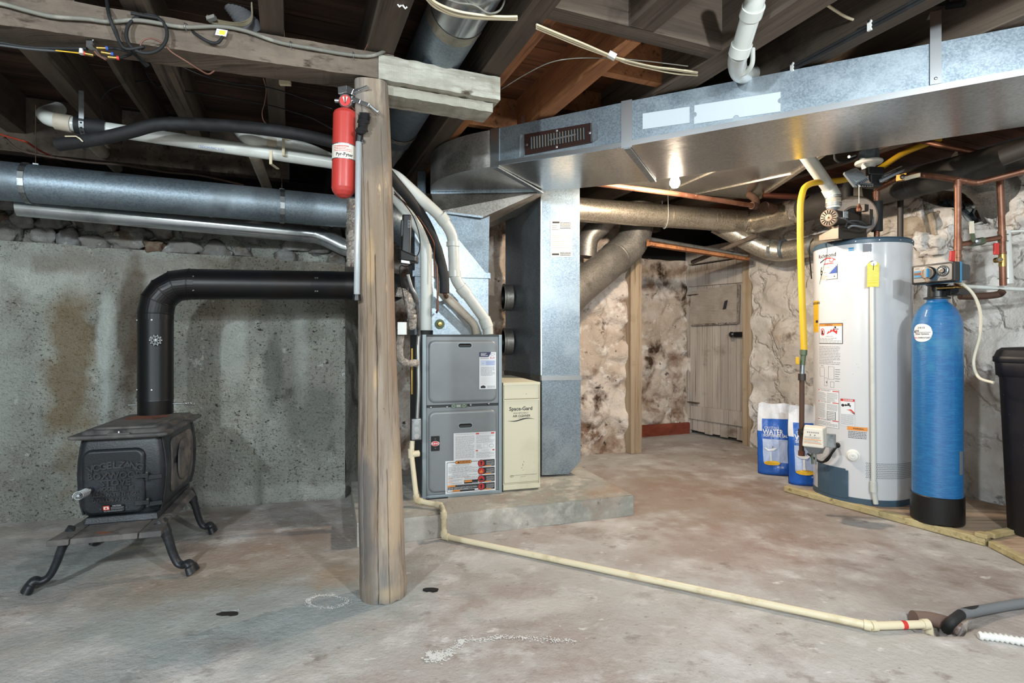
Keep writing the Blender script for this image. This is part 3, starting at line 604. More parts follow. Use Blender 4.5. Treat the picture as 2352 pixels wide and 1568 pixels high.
rA = dA+dn*.60; m.hexa([dA, dB2, rB2, rA], [top(dA), top(dB2), top(rB2), top(rA)], 'galvanized', under='galvanized_smooth'); m.build('duct_section', duct)
rC = V((.18+.12, 3.30, 1.895))
m = MB(); g = .002
m.hexa([dC+V((0, -g, 0)), dA+V((0, -g, 0)), rA, rC], [top(dC), top(dA), top(rA), top(rC)], 'galvanized', under='galvanized_smooth'); m.build('duct_section', duct)
# elbow
el = [dC]; c0 = dC; tdir = (dC-dA); tdir.z = 0; tdir.normalize()
cp = dC+tdir*.36+V((0, 0, .01)); n = 14
outer = [dC*(1-t)**2+V((-.49, 3.02, 1.9))*2*t*(1-t)+dE*t*t for t in [k/n for k in range(n+1)]]
m = MB(); bot = [V((p.x, p.y, 1.895+.005*i/n)) for i, p in enumerate(outer)]+[V((dI.x, dI.y, 1.9)), V((rC.x, rC.y, 1.895))]
m.add(bot, [tuple(range(len(bot)))], 'galvanized_smooth'); tp = [top(p) for p in bot]; m.add(tp, [tuple(range(len(tp)))], 'galvanized')
m.add(bot+tp, [(i, (i+1) % len(bot), len(bot)+(i+1) % len(bot), len(bot)+i) for i in range(len(bot))], 'galvanized_dull', True)
m.build('elbow', duct)
# boot that drops from the elbow to the plenum
m = MB(); dEb = V((dE.x, dE.y+.002, 1.9)); dIb = V((dI.x, dI.y+.002, 1.9))
b0 = P(1001, 486, 3.30); b1 = P(1109, 499, 3.32)
m.hexa([b0, b1, b1+V((0, .36, 0)), b0+V((-.03, .36, 0))], [dEb-V((.0, 0, .003)), dIb-V((0, 0, .003)), dIb+V((0, .4, -.003)), dEb+V((-.04, .4, -.003))], 'galvanized_dull')
m.hexa([dEb, dIb, dIb+V((0, .5, 0)), dEb+V((0, .5, 0))], [top(dEb), top(dIb), top(dIb+V((0, .5, 0))), top(dEb+V((0, .5, 0)))], 'galvanized_dull')
m.bar(dEb+V((0, -.006, -.004)), dIb+V((0, -.006, -.004)), .012, .012, 'galvanized'); m.bar(b0+V((0, -.004, 0)), b1+V((0, -.004, 0)), .012, .012, 'galvanized'); m.build('duct_boot', duct)
# drive cleats at the joints and the edge folds
def cleat(p, q, wd=.045):
    m = MB(); nf = V((ddr.y, -ddr.x, 0)); a = p+nf*.004
    m.bar(a+V((0, 0, -.006)), top(a, Tz+.003), wd, .008, 'bright_metal', up=nf)
    m.bar(p+V((0, 0, -.005)), q+V((0, 0, -.005)), .03, .008, 'galvanized'); return m.build('joint_cleat', duct)
cleat(dA, rA, .05); cleat(dC+ddr*.02, V((dI.x, dI.y, 1.893)), .05)
m = MB(); m.bar(dA+V((0, 0, .012))-dn*.004, dB2+V((0, 0, .012))-dn*.004, .006, .024, 'bright_metal'); m.bar(dC+V((0, 0, .012))-dn*.004, dA+V((0, 0, .012))-dn*.004, .006, .02, 'bright_metal'); m.build('edge_fold', duct)
DF = Plane(dA, dB2); DF2 = Plane(dC, dA)
# register grille
reg = thing('wall_register', 'brown metal air register with clear deflector on the side of the duct', 'register', DF2.hit(1283, 355), 0)
f, w_, h = quadmap(*[DF2.hit(*p, .002) for p in [(1206, 357), (1361, 328), (1360, 282), (1205, 309)]], .30, .085), .30, .085
m = MB(); m.solid_sheet(f, [(.0, .0), (w_, .0), (w_, h), (0, h)], .006, 'brown_enamel'); m.build('face_plate', reg, bevel=.004, seg=3)
m = MB(); m.solid_sheet(f, [(.028, .018), (w_-.028, .018), (w_-.028, h-.018), (.028, h-.018)], .003, 'chip_dark', .005); m.build('throat', reg)
for k in range(19):
    m = MB(); x = .034+k*(w_-.068)/18; m.solid_sheet(f, [(x, .018), (x+.0025, .018), (x+.0025, h-.018), (x, h-.018)], .005, 'brown_steel' if k % 2 else 'grey_plastic', .007); m.build('fin', reg)
m = MB(); m.solid_sheet(f, [(.12, .036), (.235, .04), (.235, .047), (.12, .043)], .006, 'bright_metal', .009); m.build('lever', reg)
for (x, y) in ((.012, .04), (.148, .009), (.15, .076), (w_-.008, .042)):
    m = MB(); m.disc(f, x, y, .006, .006, 'bright_metal', .0075); m.lathe([(.006, 0), (.005, .003), (0, .004)], f(x, y, .006), 'bright_metal', 12, axis=DF2.n); m.build('screw', reg)
m = MB(); m.solid_sheet(f, [(-.022, -.008), (-.004, -.004), (-.004, h), (-.016, h-.004)], .018, 'tray_clear'); m.build('deflector_edge', reg, bevel=.002); m = MB(); m.solid_sheet(f, [(w_-.002, 0), (w_+.022, .008), (w_+.022, h-.01), (w_-.002, h)], .02, 'tray_clear'); m.build('deflector', reg, bevel=.002)
# two blank white magnetic sheets on the duct
def magnet(q, notch, lab):
    ps = [DF.hit(*p, .0015) for p in q]; f = quadmap(*ps, (ps[1]-ps[0]).length, (ps[3]-ps[0]).length); W_, H_ = (ps[1]-ps[0]).length, (ps[3]-ps[0]).length
    pts = []
    def arc(cx, cy, r, a0, a1):
        for k in range(9): a = math.radians(a0+(a1-a0)*k/8); pts.append((cx+r*math.cos(a), cy+r*math.sin(a)))
    if not notch: pts = [(0, 0), (W_, 0), (W_, H_), (0, H_)]
    else:
        pts.append((0, 0)); arc(W_*.5, 0, .012, 180, 0); pts.append((W_, 0)); arc(W_, H_*.55, .011, 270, 90); pts.append((W_, H_)); pts.append((0, H_)); arc(0, H_*.5, .011, 90, -90)
    m = MB(); m.solid_sheet(f, pts, .0012, 'magnet_white'); m.build('magnet_sheet', label=lab, cat='sheet')
magnet([(1476, 297), (1584, 282), (1584, 245), (1476, 261)], False, 'shorter blank white sheet stuck on the duct face nearest the register')
magnet([(1594, 285), (1793, 256), (1793, 211), (1595, 242)], True, 'longer blank white sheet with round notches stuck on the duct face')
# hangers
def strap(name, pts, wd, lab, group=None, mt='bright_metal', up=None, holes=False):
    m = MB(); pts = [V(p) for p in pts]
    for a, b in zip(pts, pts[1:]): m.bar(a, b, wd, .003, mt, up=up or (0, 1, 0))
    return m.build(name, label=lab, cat='strap', group=group)
h0 = DF.hit(2149, 193, .006); up_ = DF.n
m = MB(); m.bar(h0, top(h0, 2.20), .034, .004, 'bright_metal', up=up_); m.bar(top(h0, 2.20), top(h0, 2.20)-DF.n*.05, .034, .004, 'bright_metal', up=(0, 0, 1)); m.lathe([(.006, 0), (.004, .004), (0, .005)], h0+V((0, 0, .02))+DF.n*.002, 'bright_metal', 10, axis=DF.n)
m.build('duct_hanger', label='folded galvanized hanger strap screwed to the duct face at the upper right', cat='strap')
h1 = P(1201, 296, 2.80); strap('duct_hanger', [h1, top(h1, 2.14)], .018, 'short grey metal hanger strap above the air register', up=DF2.n)
# ------------------------------------------------------------------ plenum over the furnace
FA = math.radians(16.05); FO = V((-.4918, 2.984, .112)); fe = V((math.cos(FA), math.sin(FA), 0)); fn_ = V((-math.sin(FA), math.cos(FA), 0))
def FR(x, y, z): return FO+fe*x+fn_*y+V((0, 0, z))
pl0 = .905
plen = thing('supply_plenum', 'galvanized sheet metal plenum rising from the furnace top to the duct', 'plenum', FR(.22, .5, pl0), FA)
x0, x1, y0, y1 = -.01, .445, .30, .70; zt = 1.80-.112
m = MB(); zs = 1.385-.112
m.hexa([FR(x0, y0, pl0), FR(x1, y0, pl0), FR(x1, y1, pl0), FR(x0, y1, pl0)], [FR(x0, y0, zs), FR(x1, y0, zs), FR(x1, y1, zs), FR(x0, y1, zs)], 'galvanized'); m.build('lower_section', plen)
m = MB(); a, b, c, d = FR(x0, y0, zs), FR(x1, y0, zs), FR(x1, y0, zt-.04), FR(x0, y0, zt-.04); e = FR(x0+.13, y0, zt-.04)
m.add([a, b, e, d], [(0, 1, 2, 3)], 'galvanized'); m.add([b, c-fn_*.03, e], [(0, 1, 2)], 'galvanized_blue')
m.add([b, FR(x1, y1, zs), FR(x1, y1, zt), c-fn_*.03], [(0, 1, 2, 3)], 'galvanized_dull'); m.add([a, d, FR(x0, y1, zt), FR(x0, y1, zs)], [(0, 1, 2, 3)], 'galvanized'); m.add([FR(x0, y1, zs), FR(x0, y1, zt), FR(x1, y1, zt), FR(x1, y1, zs)], [(0, 1, 2, 3)], 'galvanized'); m.build('upper_section', plen)
m = MB(); m.bar(FR(x0-.006, y0-.006, zs), FR(x1+.008, y0-.006, zs), .016, .035, 'galvanized'); m.bar(FR(x1+.006, y0, zs), FR(x1+.006, y1, zs), .014, .035, 'galvanized'); m.bar(FR(x0-.006, y0, zs), FR(x0-.006, y1, zs), .014, .035, 'galvanized'); m.build('joint_cleat', plen)
m = MB(); m.lathe([(.03, 0), (.03, .005), (0, .006)], FR(.14, y0-.001, .97), 'verdigris', 20, axis=-fn_); m.lathe([(.012, 0), (.012, .02), (0, .021)], FR(.14, y0-.001, .97), 'brass', 14, axis=-fn_); m.build('pipe_seal', plen)
# ------------------------------------------------------------------ return drop and its boot
ra = V((CA, SA, 0)); rb_ = V((-SA, CA, 0)); RO = V((.186, 3.47, 0)); rq = V((math.cos(.17), math.sin(.17), 0))
def RR(x, y, z): return RO+rq*x+rb_*y+V((0, 0, z))
ret_ = thing('return_drop', 'tall rectangular galvanized return duct standing right of the air cleaner', 'duct', RR(.12, .3, .12), 0)
m = MB(); m.hexa([RR(0, 0, .74), RR(.255, 0, .74), RR(.255, .62, .74), RR(0, .62, .74)], [RR(0, 0, 2.06), RR(.255, 0, 2.06), RR(.255, .62, 2.06), RR(0, .62, 2.06)], 'galvanized'); m.build('riser', ret_)
m = MB(); prof = [(0, .125), (.175, .125), (.255, .205), (.255, .74), (0, .74)]
m.hexa([RR(x, -.012, z) for x, z in prof], [RR(x, .62, z) for x, z in prof], 'galvanized'); m.build('base_boot', ret_)
m = MB(); m.bar(RR(-.004, -.012, .742), RR(.26, -.012, .742), .012, .03, 'bright_metal'); m.bar(RR(-.005, -.01, .742), RR(-.005, .62, .742), .012, .03, 'galvanized_dull'); m.bar(RR(.0, -.001, .76), RR(.0, -.001, 2.05), .008, .004, 'bright_metal'); m.build('joint_cleat', ret_)
for z in (1.29, .97):
    m = MB(); c = RR(-.0, .52, z); m.lathe([(.095, -.01), (.095, .04), (.10, .045), (.10, .055), (.085, .055), (.085, 0), (0, .0)], c, 'galvanized_dull', 32, axis=-rq, mats=['galvanized_dull']*4+['black_plastic', 'black_plastic']); m.build('round_collar', ret_)
RFp = Plane(RR(0, 0, 0), RR(.25, 0, 0)); f, w_, h = pxmap(RFp, 1264, 506, 1314, 590, .002)
m = MB(); m.rect(f, 0, 0, w_, h, 'paper_warm'); m.rect(f, w_*.1, h*.92, w_*.42, h*.97, 'ink', .0006); m.lines(f, w_*.45, h*.76, w_*.95, h*.95, 5, 'ink', .0006, 2); m.lines(f, w_*.08, h*.72, w_*.38, h*.88, 3, 'grey_ink', .0006, 3)
for k in range(9): m.rect(f, w_*.06, h*(.2+.055*k), w_*.94, h*(.2+.055*k)+.0011, 'ink', .0006)
m.rect(f, w_*.08, h*.05, w_*.4, h*.10, 'ink', .0006); m.lines(f, w_*.45, h*.03, w_*.95, h*.13, 2, 'ink', .0006, 6); m.build('service_card', ret_, label='white service record card')
# ------------------------------------------------------------------ round ducts
def round_duct(name, lab, pts, r, mt, seams=(), group=None, n=32, fil=.16, sm=False, capless=False, parts=()):
    path = bez(pts, 8) if sm else fillet(pts, fil, 8)
    m = MB(); m.tube(path, r, mt, n); o = m.build(name, label=lab, cat='duct', group=group)
    for (p, d) in seams:
        m = MB(); p = V(p); d = V(d).normalized(); m.tube([p-d*.008, p-d*.004, p+d*.004, p+d*.008], [r*1.005, r*1.02, r*1.02, r*1.005], mt, n); m.build('crimp_ring', o)
    return o
q0, q1 = P(0, 415, 2.50), P(802, 487, 3.13); qd = (q1-q0).normalized()
big = round_duct('round_duct', 'large dull grey round duct along the top of the left wall', [q0-qd*1.3, q1-qd*.02, q1+qd*.25+V((0, 0, .0)), FR(0, .5, 1.60-.1)], .089, 'galvanized_blue', seams=[(P(163, 430, 2.62), qd), (P(484, 459, 2.875), qd), (P(762, 484, 3.1), qd)])
for k, (px, d) in enumerate(((66, 2.55), (648, 3.0))):
    c = q0+qd*((P(px, 420, d)-q0).dot(qd)); rt = qd.cross(V((0, 0, 1))).normalized(); upv = rt.cross(qd)
    m = MB(); pts = [c+(rt*math.cos(a)+V((0, 0, 1))*math.sin(a))*.092 for a in [math.radians(x) for x in range(60, -301, -20)]]; bk = c-rt*(.092*(-1 if rt.y < 0 else 1)*-1); pts.append(V((bk.x, bk.y, c.z+.03))); pts.append(V((bk.x, bk.y, c.z+.12))); wt = V((bk.x, bk.y, 2.12))
    for a, b in zip(pts, pts[1:]): m.bar(a, b, .022, .003, 'zinc', up=rt if abs((b-a).normalized().dot(rt)) < .6 else V((0, 0, 1)))
    m.tube([pts[-1], wt], .002, 'rusty_pipe', 5); m.build('duct_strap', label=['flat metal strap looped under the big round duct at the left edge', 'perforated metal strap holding the big round duct near the fire extinguisher'][k], cat='strap')
s0, s1 = P(40, 472, 2.64), P(735, 540, 3.26); sd_ = (s1-s0).normalized()
sm_ = round_duct('vent_pipe', 'thin shiny round vent pipe under the large grey duct', [s0, s1, P(800, 572, 3.27), P(880, 575, 3.4)], .05, 'galvanized_shiny', seams=[(P(75, 475, 2.67), sd_), (s1-sd_*.03, sd_), (s1-sd_*.01, sd_)], fil=.05)
# joist-bay duct at the top
bu = .57; r0 = R(bu, -1.2, 2.19)
o = round_duct('round_duct', 'wide shiny round duct running between the joists behind the beam end', [R(bu, -1.0, 2.19), R(bu, 3.25, 2.19), R(bu-.06, 3.45, 2.12), R(bu-.12, 3.62, 1.98)], .105, 'galvanized_shiny', fil=.1)
m = MB(); c = R(bu, 1.93, 2.19); a_ = V((-SA, CA, 0))
m.tube([c-a_*.03, c+a_*.03], .107, 'tape', 32, caps=False, fn=lambda i, k: 1+.03*noise.noise(V((k*.8, i*2, 0)))); m.build('tape_band', o)
m = MB(); m.tube([c+a_*.02, c+a_*1.3], .1062, 'galvanized_blue', 32, caps=False); m.build('lower_section', o)
m = MB(); m.tube([R(bu, 3.02, 2.19), R(bu, 3.07, 2.19)], .11, 'foil', 32, caps=False, fn=lambda i, k: 1+.05*noise.noise(V((k*.9, i*2, 0)))); m.build('tape_band', o)
# warm duct behind the bulb, turning along the right wall
w0 = P(1335, 482, 4.0); w1 = P(1700, 508, 4.45); dr_ = V((.378, -.926, 0)); w2 = w1+V((.16, .05, 0)); wz = w0.z
c1 = V((w1.x+.10, w1.y-.02, wz)); w3 = c1+dr_*.5; w4 = c1+dr_*2.6
wl = w0-(w1-w0).normalized()*.85; wl.z = wz
o = round_duct('round_duct', 'bright round duct hanging behind the light bulb and running to the doorway', [wl, w0, w1+V((.0, 0, 0)), c1, c1+dr_*.22], .088, 'galvanized_warm', fil=.09, seams=[(w0+(w1-w0)*t, w1-w0) for t in (.52, .80, .83, .93)])
m = MB(); fl = [c1+dr_*(.10), c1+dr_*.55]
m.tube([c1+dr_*(.02+.02*k) for k in range(20)], .093, 'galvanized_warm', 28, caps=False, fn=lambda i, k: 1+(.05 if i in (2, 3, 8, 9, 15) else 0)); m.build('elbow_gores', o)
round_duct('round_duct', 'long dusty round duct passing behind the water heater toward the right edge', [c1+dr_*.28, w4], .087, 'galvanized_dusty_shaded', seams=[(c1+dr_*.42, dr_), (c1+dr_*1.15, dr_), (c1+dr_*1.22, dr_)])
m = MB(); c = c1+dr_*.34; m.tube([c, c+dr_*.12], .0905, 'foil', 28, caps=False); m.build('foil_tape', label='shiny foil tape band around the duct by the yellow pipe', cat='tape')
sp = w0+(w1-w0)*.50; m = MB(); pts = [V((sp.x, sp.y-.08, 2.08))]+[sp+V((0, -math.cos(a)*.092, math.sin(a)*.092)) for a in [math.radians(x) for x in range(0, -190, -20)]]+[V((sp.x, sp.y+.08, 2.08))]
for a, b in zip(pts, pts[1:]): m.bar(a, b, .016, .003, 'pvc', up=(1, 0, 0))
m.build('duct_strap', label='white strap hanging the bright duct just below the light bulb', cat='strap')
# lower branch with ringed elbow by the door casing
b1_ = P(1690, 545, 4.5); b2_ = P(1760, 572, 4.45); b3_ = P(1830, 572, 4.3); b4_ = P(1930, 548, 4.0)
o = round_duct('branch_duct', 'ringed round elbow under the bright duct above the stone wall', [w1+V((-.16, .1, -.0)), b2_, b3_, b4_], .078, 'galvanized_warm', sm=True)
for k, t in enumerate((P(1775, 573, 4.42), P(1800, 573, 4.37), P(1868, 564, 4.19))):
    m = MB(); dv = (b4_-b2_).normalized(); m.tube([t-dv*.012, t+dv*.012], .083, 'galvanized_blue' if k else 'galvanized_shiny', 28); m.build('crimp_ring', o)
# diagonal duct and its elbow
o = round_duct('diagonal_duct', 'fat round duct slanting up from the return drop to a dark elbow', [P(1280, 708, 3.85), P(1330, 662, 4.05), P(1420, 588, 4.38)], .128, 'galvanized_dull', fil=.01)
m = MB(); m.tube(bez([P(1416, 591, 4.37), P(1448, 560, 4.42), P(1462, 522, 4.44), P(1466, 470, 4.44)], 8), .132, 'galvanized_dull', 28); m.build('elbow', o)
m = MB(); dv = (P(1420, 588, 4.38)-P(1330, 662, 4.05)).normalized(); c = P(1414, 593, 4.36); m.tube([c-dv*.012, c, c+dv*.012], [.131, .138, .131], 'galvanized_dull', 28); m.build('crimp_ring', o)
round_duct('flex_duct', 'short crinkled flexible duct behind the right side of the return drop', [P(1345, 590, 4.36), P(1352, 545, 4.36), P(1385, 512, 4.36), P(1410, 480, 4.36)], .085, 'galvanized_dull', sm=True)
# sheet metal return pan between joists
m = MB(); z = 2.052; pn = [R(1.63, 2.15, z), R(2.75, 2.15, z), R(2.75, 3.42, z), R(1.05, 3.42, z), R(1.05, 2.9, z)]
pan = [P(1300, 423, 3.72), P(1735, 462, 4.15), P(1925, 342, 2.95), P(1560, 342, 2.96)]; pan = [V((p.x, p.y, z)) for p in pan]
m.hexa(pan, [p+V((0, 0, .012)) for p in pan], 'galvanized_warm', under='galvanized_smooth'); pano = m.build('return_air_pan', label='flat sheet metal panel nailed under the joists beside the light bulb', cat='panel')
m = MB(); m.bar(pan[1]-V((0, 0, .006)), pan[2]-V((0, 0, .006)), .03, .012, 'galvanized_warm'); m.bar((pan[0]+pan[1])/2-V((0, 0, .003)), (pan[2]*.62+pan[3]*.38)-V((0, 0, .003)), .01, .005, 'galvanized_warm'); m.bar((pan[0]*.35+pan[1]*.65)-V((0, 0, .003)), (pan[1]*.45+pan[2]*.55)-V((0, 0, .003)), .008, .004, 'galvanized_warm'); m.build('seam', pano)
# cold grey sheet metal channel beside the plenum
m = MB(); c = P(968, 425, 3.62); m.box(c, (.055, .03, .26), 'galvanized_blue', rz=FA); m.box(c+V((.02, -.02, 0)), (.006, .03, .26), 'galvanized_blue', rz=FA); m.build('metal_channel', label='upright folded metal channel hanging left of the duct elbow', cat='bracket')
# ------------------------------------------------------------------ concrete pad
s1_, s2_ = G(820, 1255), G(1455, 1183); sd2 = (s2_-s1_).normalized(); sn2 = V((-sd2.y, sd2.x, 0)); sl = (s2_-s1_).length
c_bl = s1_; c_br = s2_; c_tr = P(1325, 1078, 3.65); c_tr = V((1.0*.5+.0, 4.35, 0)); c_tr = s2_+V((-.30, .95, 0)); c_tl = s1_+V((-.25, .75, 0))
m = MB()
def sf(i, j):
    t = i/110; p = c_bl.lerp(c_br, t); z = .112*j/8; o = .006*fbm(t*9, z*14, 7)+.010*abs(noise.noise(V((t*14, z*22, 1))))*(1 if j < 8 else .3)+.006*(j == 8)
    return p-sn2*(-o)+V((0, 0, z-(.004 if j == 0 else 0)))
m.grid(110, 8, sf, 'pad_concrete'); 
m.grid(110, 30, lambda i, j: (c_bl.lerp(c_br, i/110)).lerp(c_tl.lerp(c_tr, i/110), j/30)+sn2*(.006+.006*fbm(i/110*9, .112*14, 7)*0 if j == 0 else 0)+V((0, 0, .112+.002*noise.noise(V((i*.2, j*.2, 0))))), 'pad_concrete')
m.grid(4, 8, lambda i, j: c_br.lerp(c_tr, i/4)+V((0, 0, .112*j/8)), 'pad_concrete'); m.grid(4, 8, lambda i, j: c_bl.lerp(c_tl, i/4)+V((0, 0, .112*j/8)), 'pad_concrete')
m.build('concrete_pad', label='raised concrete pad under the furnace and the air cleaner', cat='pad')
# ------------------------------------------------------------------ furnace
W_, Hh, Dp = .452, .905, .71
fur = thing('furnace', 'grey gas furnace with two embossed doors standing on the concrete pad', 'furnace', FR(W_/2, Dp/2, 0), FA)
def fbox(m, x0, y0, z0, x1, y1, z1, mt): return m.hexa([FR(x0, y0, z0), FR(x1, y0, z0), FR(x1, y1, z0), FR(x0, y1, z0)], [FR(x0, y0, z1), FR(x1, y0, z1), FR(x1, y1, z1), FR(x0, y1, z1)], mt)
m = MB(); fbox(m, .002, .02, .0, W_-.002, Dp, Hh-.002, 'furnace_dark'); m.build('cabinet', fur)
m = MB(); fbox(m, 0, 0, 0, .022, .03, Hh, 'furnace_trim'); fbox(m, W_-.018, 0, 0, W_, .03, Hh, 'furnace_trim'); fbox(m, .022, 0, 0, W_-.018, .03, .018, 'furnace_trim'); fbox(m, .022, .004, Hh-.012, W_-.018, .03, Hh, 'furnace_dark'); m.build('front_frame', fur, bevel=.002)
def fmap(x0, z0, y=0.0):
    def f(x, y_, off=0.0): return FR(x0+x, y-off, z0+y_)
    return f
def fdoor(z0, z1, name):
    m = MB(); fbox(m, .024, .006, z0, W_-.02, .02, z1, 'furnace_grey'); 
    # raised panel with rounded corners and a rolled edge
    def ring(ins, r, y):
        x0_, x1_, a0, a1 = .034+ins, W_-.032-ins, z0+.012+ins, z1-.02-ins; out = []
        for cx, cy, s0 in ((x1_-r, a1-r, 0), (x0_+r, a1-r, 90), (x0_+r, a0+r, 180), (x1_-r, a0+r, 270)):
            for k in range(7): a = math.radians(s0+k*15); out.append(FR(cx+r*math.cos(a), y, cy+r*math.sin(a)))
        return out
    rs = [ring(0, .034, .006), ring(.002, .032, -.001), ring(.008, .028, -.006), ring(.014, .024, -.0065)]; n = 28; vs = sum(rs, [])
    m.add(vs, [(k*n+i, k*n+(i+1) % n, (k+1)*n+(i+1) % n, (k+1)*n+i) for k in range(3) for i in range(n)], 'furnace_grey', True)
    m.add(rs[-1], [tuple(range(n))], 'furnace_grey'); return m.build(name, fur)
du = fdoor(.515, .893, 'upper_door'); dl = fdoor(.02, .500, 'lower_door')
def slot(cx, cz, par, w_=.075, h=.022):
    f = fmap(cx-w_/2, cz-h/2, -.0068); m = MB(); m.rect(f, -.004, -.004, w_+.004, h+.004, 'furnace_trim', .0008, rad=.0145); m.rect(f, 0, 0, w_, h, 'chip_dark', .0016, rad=.0105)
    m.rect(f, .005, .004, w_-.005, h*.55, 'furnace_dark', .002, rad=.003); m.build('handle_slot', par)
slot(.236, 1-18*3.04/1250-.112, du); slot(.239, 1-202*3.04/1250-.112, dl)
# centre strip: four screws and sight-glass plate
for x, z in ((.047, .488+.012), (.137, .5), (.27, .507), (.375, .512)):
    m = MB(); m.lathe([(.0065, 0), (.0065, .004), (.004, .006), (0, .006)], FR(x, .006, z+.003), 'bright_metal', 14, axis=-fn_); m.build('screw', fur)
f = fmap(.16, .495, .004); m = MB(); m.rect(f, 0, 0, .09, .022, 'verdigris', .001, rad=.002); m.disc(f, .014, .011, .009, .009, 'furnace_trim', .0015); m.disc(f, .072, .011, .009, .009, 'furnace_trim', .0015); m.disc(f, .014, .011, .006, .006, 'verdigris', .002); m.disc(f, .072, .011, .006, .006, 'verdigris', .002); m.lines(f, .03, .004, .056, .018, 3, 'paper', .0015, 4, .5); m.build('indicator_plate', fur)
# service label on the upper door
f = fmap(.318, .597, -.0072); w_, h = .098, .209; m = MB(); m.rect(f, 0, 0, w_, h, 'paper', .0004); m.poly(f, [(0, h-.027), (w_*.55, h-.027), (w_*.70, h), (0, h)], 'navy_ink', .001); m.disc(f, w_*.78, h-.012, .014, .006, 'navy_ink', .0015); m.disc(f, w_*.78, h-.012, .012, .0045, 'paper', .002); m.lines(f, .008, h-.022, w_*.5, h-.005, 3, 'paper', .0015, 3, .5)
m.rect(f, w_*.65, h-.037, w_*.88, h-.028, 'red', .001); m.rect(f, w_*.68, h-.035, w_*.85, h-.030, 'paper', .0015)
m.lines(f, .006, h-.04, w_*.55, h-.029, 3, 'grey_ink', .001, 2); m.rect(f, .008, h-.075, w_-.008, h-.046, 'pale_blue_ink', .001); m.lines(f, w_*.4, h-.074, w_*.95, h-.05, 6, 'blue_ink', .0015, 5, .3); m.text(f, 'v', .021, h-.062, .01, 'ink', .002)
m.lines(f, .008, .075, w_-.008, h-.082, 7, 'grey_ink', .001, 7, .35)
for k in range(4): m.rect(f, .006, .034+.009*k, w_-.006, .0345+.009*k, 'grey_ink', .001)
m.rect(f, .008, .006, .036, .016, 'ink', .001); m.poly(f, [(.008, .016), (.036, .016), (.022, .022)], 'ink', .001); m.lines(f, .045, .005, w_-.006, .02, 3, 'grey_ink', .001, 9); m.build('service_label', fur, label='white service label with navy heading')
# brand plate
f = fmap(.046, .264, -.0072); m = MB(); m.rect(f, 0, 0, .048, .082, 'black_plastic', .0015, rad=.004); m.disc(f, .024, .041, .023, .014, 'paper', .002); m.disc(f, .024, .041, .0215, .0125, 'red', .0025); m.text(f, 'KING', .024, .0405, .0165, 'paper', .003, bold=True); m.disc(f, .024, .066, .003, .003, 'grey_plastic', .002); m.disc(f, .024, .015, .003, .003, 'grey_plastic', .002); m.build('brand_plate', fur, label='black plate with red oval KING badge')
# instruction label
f = fmap(.172, .203, -.0072); w_, h = .24, .153; m = MB(); m.rect(f, 0, 0, w_, h, 'paper', .0004)
for (a, b, c, d) in ((.126, h-.012, .145, h-.004), (.213, h-.012, .233, h-.004), (.126, .046, .138, .053), (.222, .046, .234, .053)): m.rect(f, a, b, c, d, 'red', .001)
m.text(f, 'FOR YOUR SAFETY READ BEFORE OPERATING', .065, h-.008, .0052, 'ink', .001); m.text(f, 'OPERATING INSTRUCTIONS', .179, h-.008, .005, 'ink', .001); m.text(f, 'TO TURN OFF GAS', .18, .0495, .005, 'ink', .001)
m.lines(f, .01, .01, .118, h-.016, 22, 'grey_ink', .001, 11, .32); m.lines(f, .128, .09, .233, h-.016, 9, 'grey_ink', .001, 12, .32); m.lines(f, .128, .058, .165, .086, 5, 'grey_ink', .001, 13, .32); m.rect(f, .172, .062, .195, .085, 'grey_ink', .0008); m.rect(f, .173, .063, .194, .084, 'paper', .0012); m.disc(f, .216, .074, .014, .010, 'grey_ink', .001); m.disc(f, .216, .074, .012, .008, 'paper', .0015); m.lines(f, .128, .008, .233, .042, 6, 'grey_ink', .001, 14, .32); m.build('instruction_label', fur)
# warning label
f = fmap(.126, .022, -.0072); w_, h = .287, .182; m = MB(); m.rect(f, 0, 0, w_, h, 'paper', .0006)
m.rect(f, .007, .008, .1915, h-.008, 'ink', .001, rad=.008); m.rect(f, .0095, .0105, .189, h-.0105, 'paper', .0014, rad=.007)
m.rect(f, .055, h-.020, .148, h-.001, 'ink', .0018, rad=.009); m.rect(f, .057, h-.018, .146, h-.003, 'orange', .0022, rad=.007); m.text(f, 'WARNING', .107, h-.0105, .0135, 'ink', .0026, bold=True); m.poly(f, [(.066, h-.015), (.078, h-.015), (.072, h-.005)], 'ink', .0026)
m.text(f, 'CONSUMER SAFETY INFORMATION', .085, h-.028, .0062, 'ink', .002); m.lines(f, .016, .112, .182, h-.034, 7, 'grey_ink', .002, 21, .35); m.text(f, 'SERVICE SAFETY INFORMATION', .08, .106, .0058, 'ink', .002); m.lines(f, .016, .084, .182, .102, 3, 'grey_ink', .002, 22, .35)
for (a, b, c, d) in ((.014, .081, .04, .084), (.014, .062, .04, .065), (.105, .085, .135, .088)): m.rect(f, a, b, c, d, 'orange', .002)
m.lines(f, .016, .066, .095, .079, 3, 'grey_ink', .002, 23, .35); m.lines(f, .016, .05, .095, .06, 2, 'grey_ink', .002, 24, .35); m.lines(f, .108, .074, .182, .083, 2, 'grey_ink', .002, 25, .35); m.rect(f, .105, .05, .184, .070, 'ink', .002); m.rect(f, .107, .058, .150, .068, 'orange', .0025); m.rect(f, .15, .052, .182, .056, 'grey_ink', .0025)
m.rect(f, .013, .020, .187, .046, 'dark_grey', .002); m.rect(f, .013, .037, .055, .047, 'orange', .0025); m.lines(f, .016, .021, .18, .036, 3, 'paper', .0025, 26, .3); m.rect(f, .04, .010, .082, .019, 'orange', .0025); m.rect(f, .082, .010, .165, .018, 'ink', .0022)
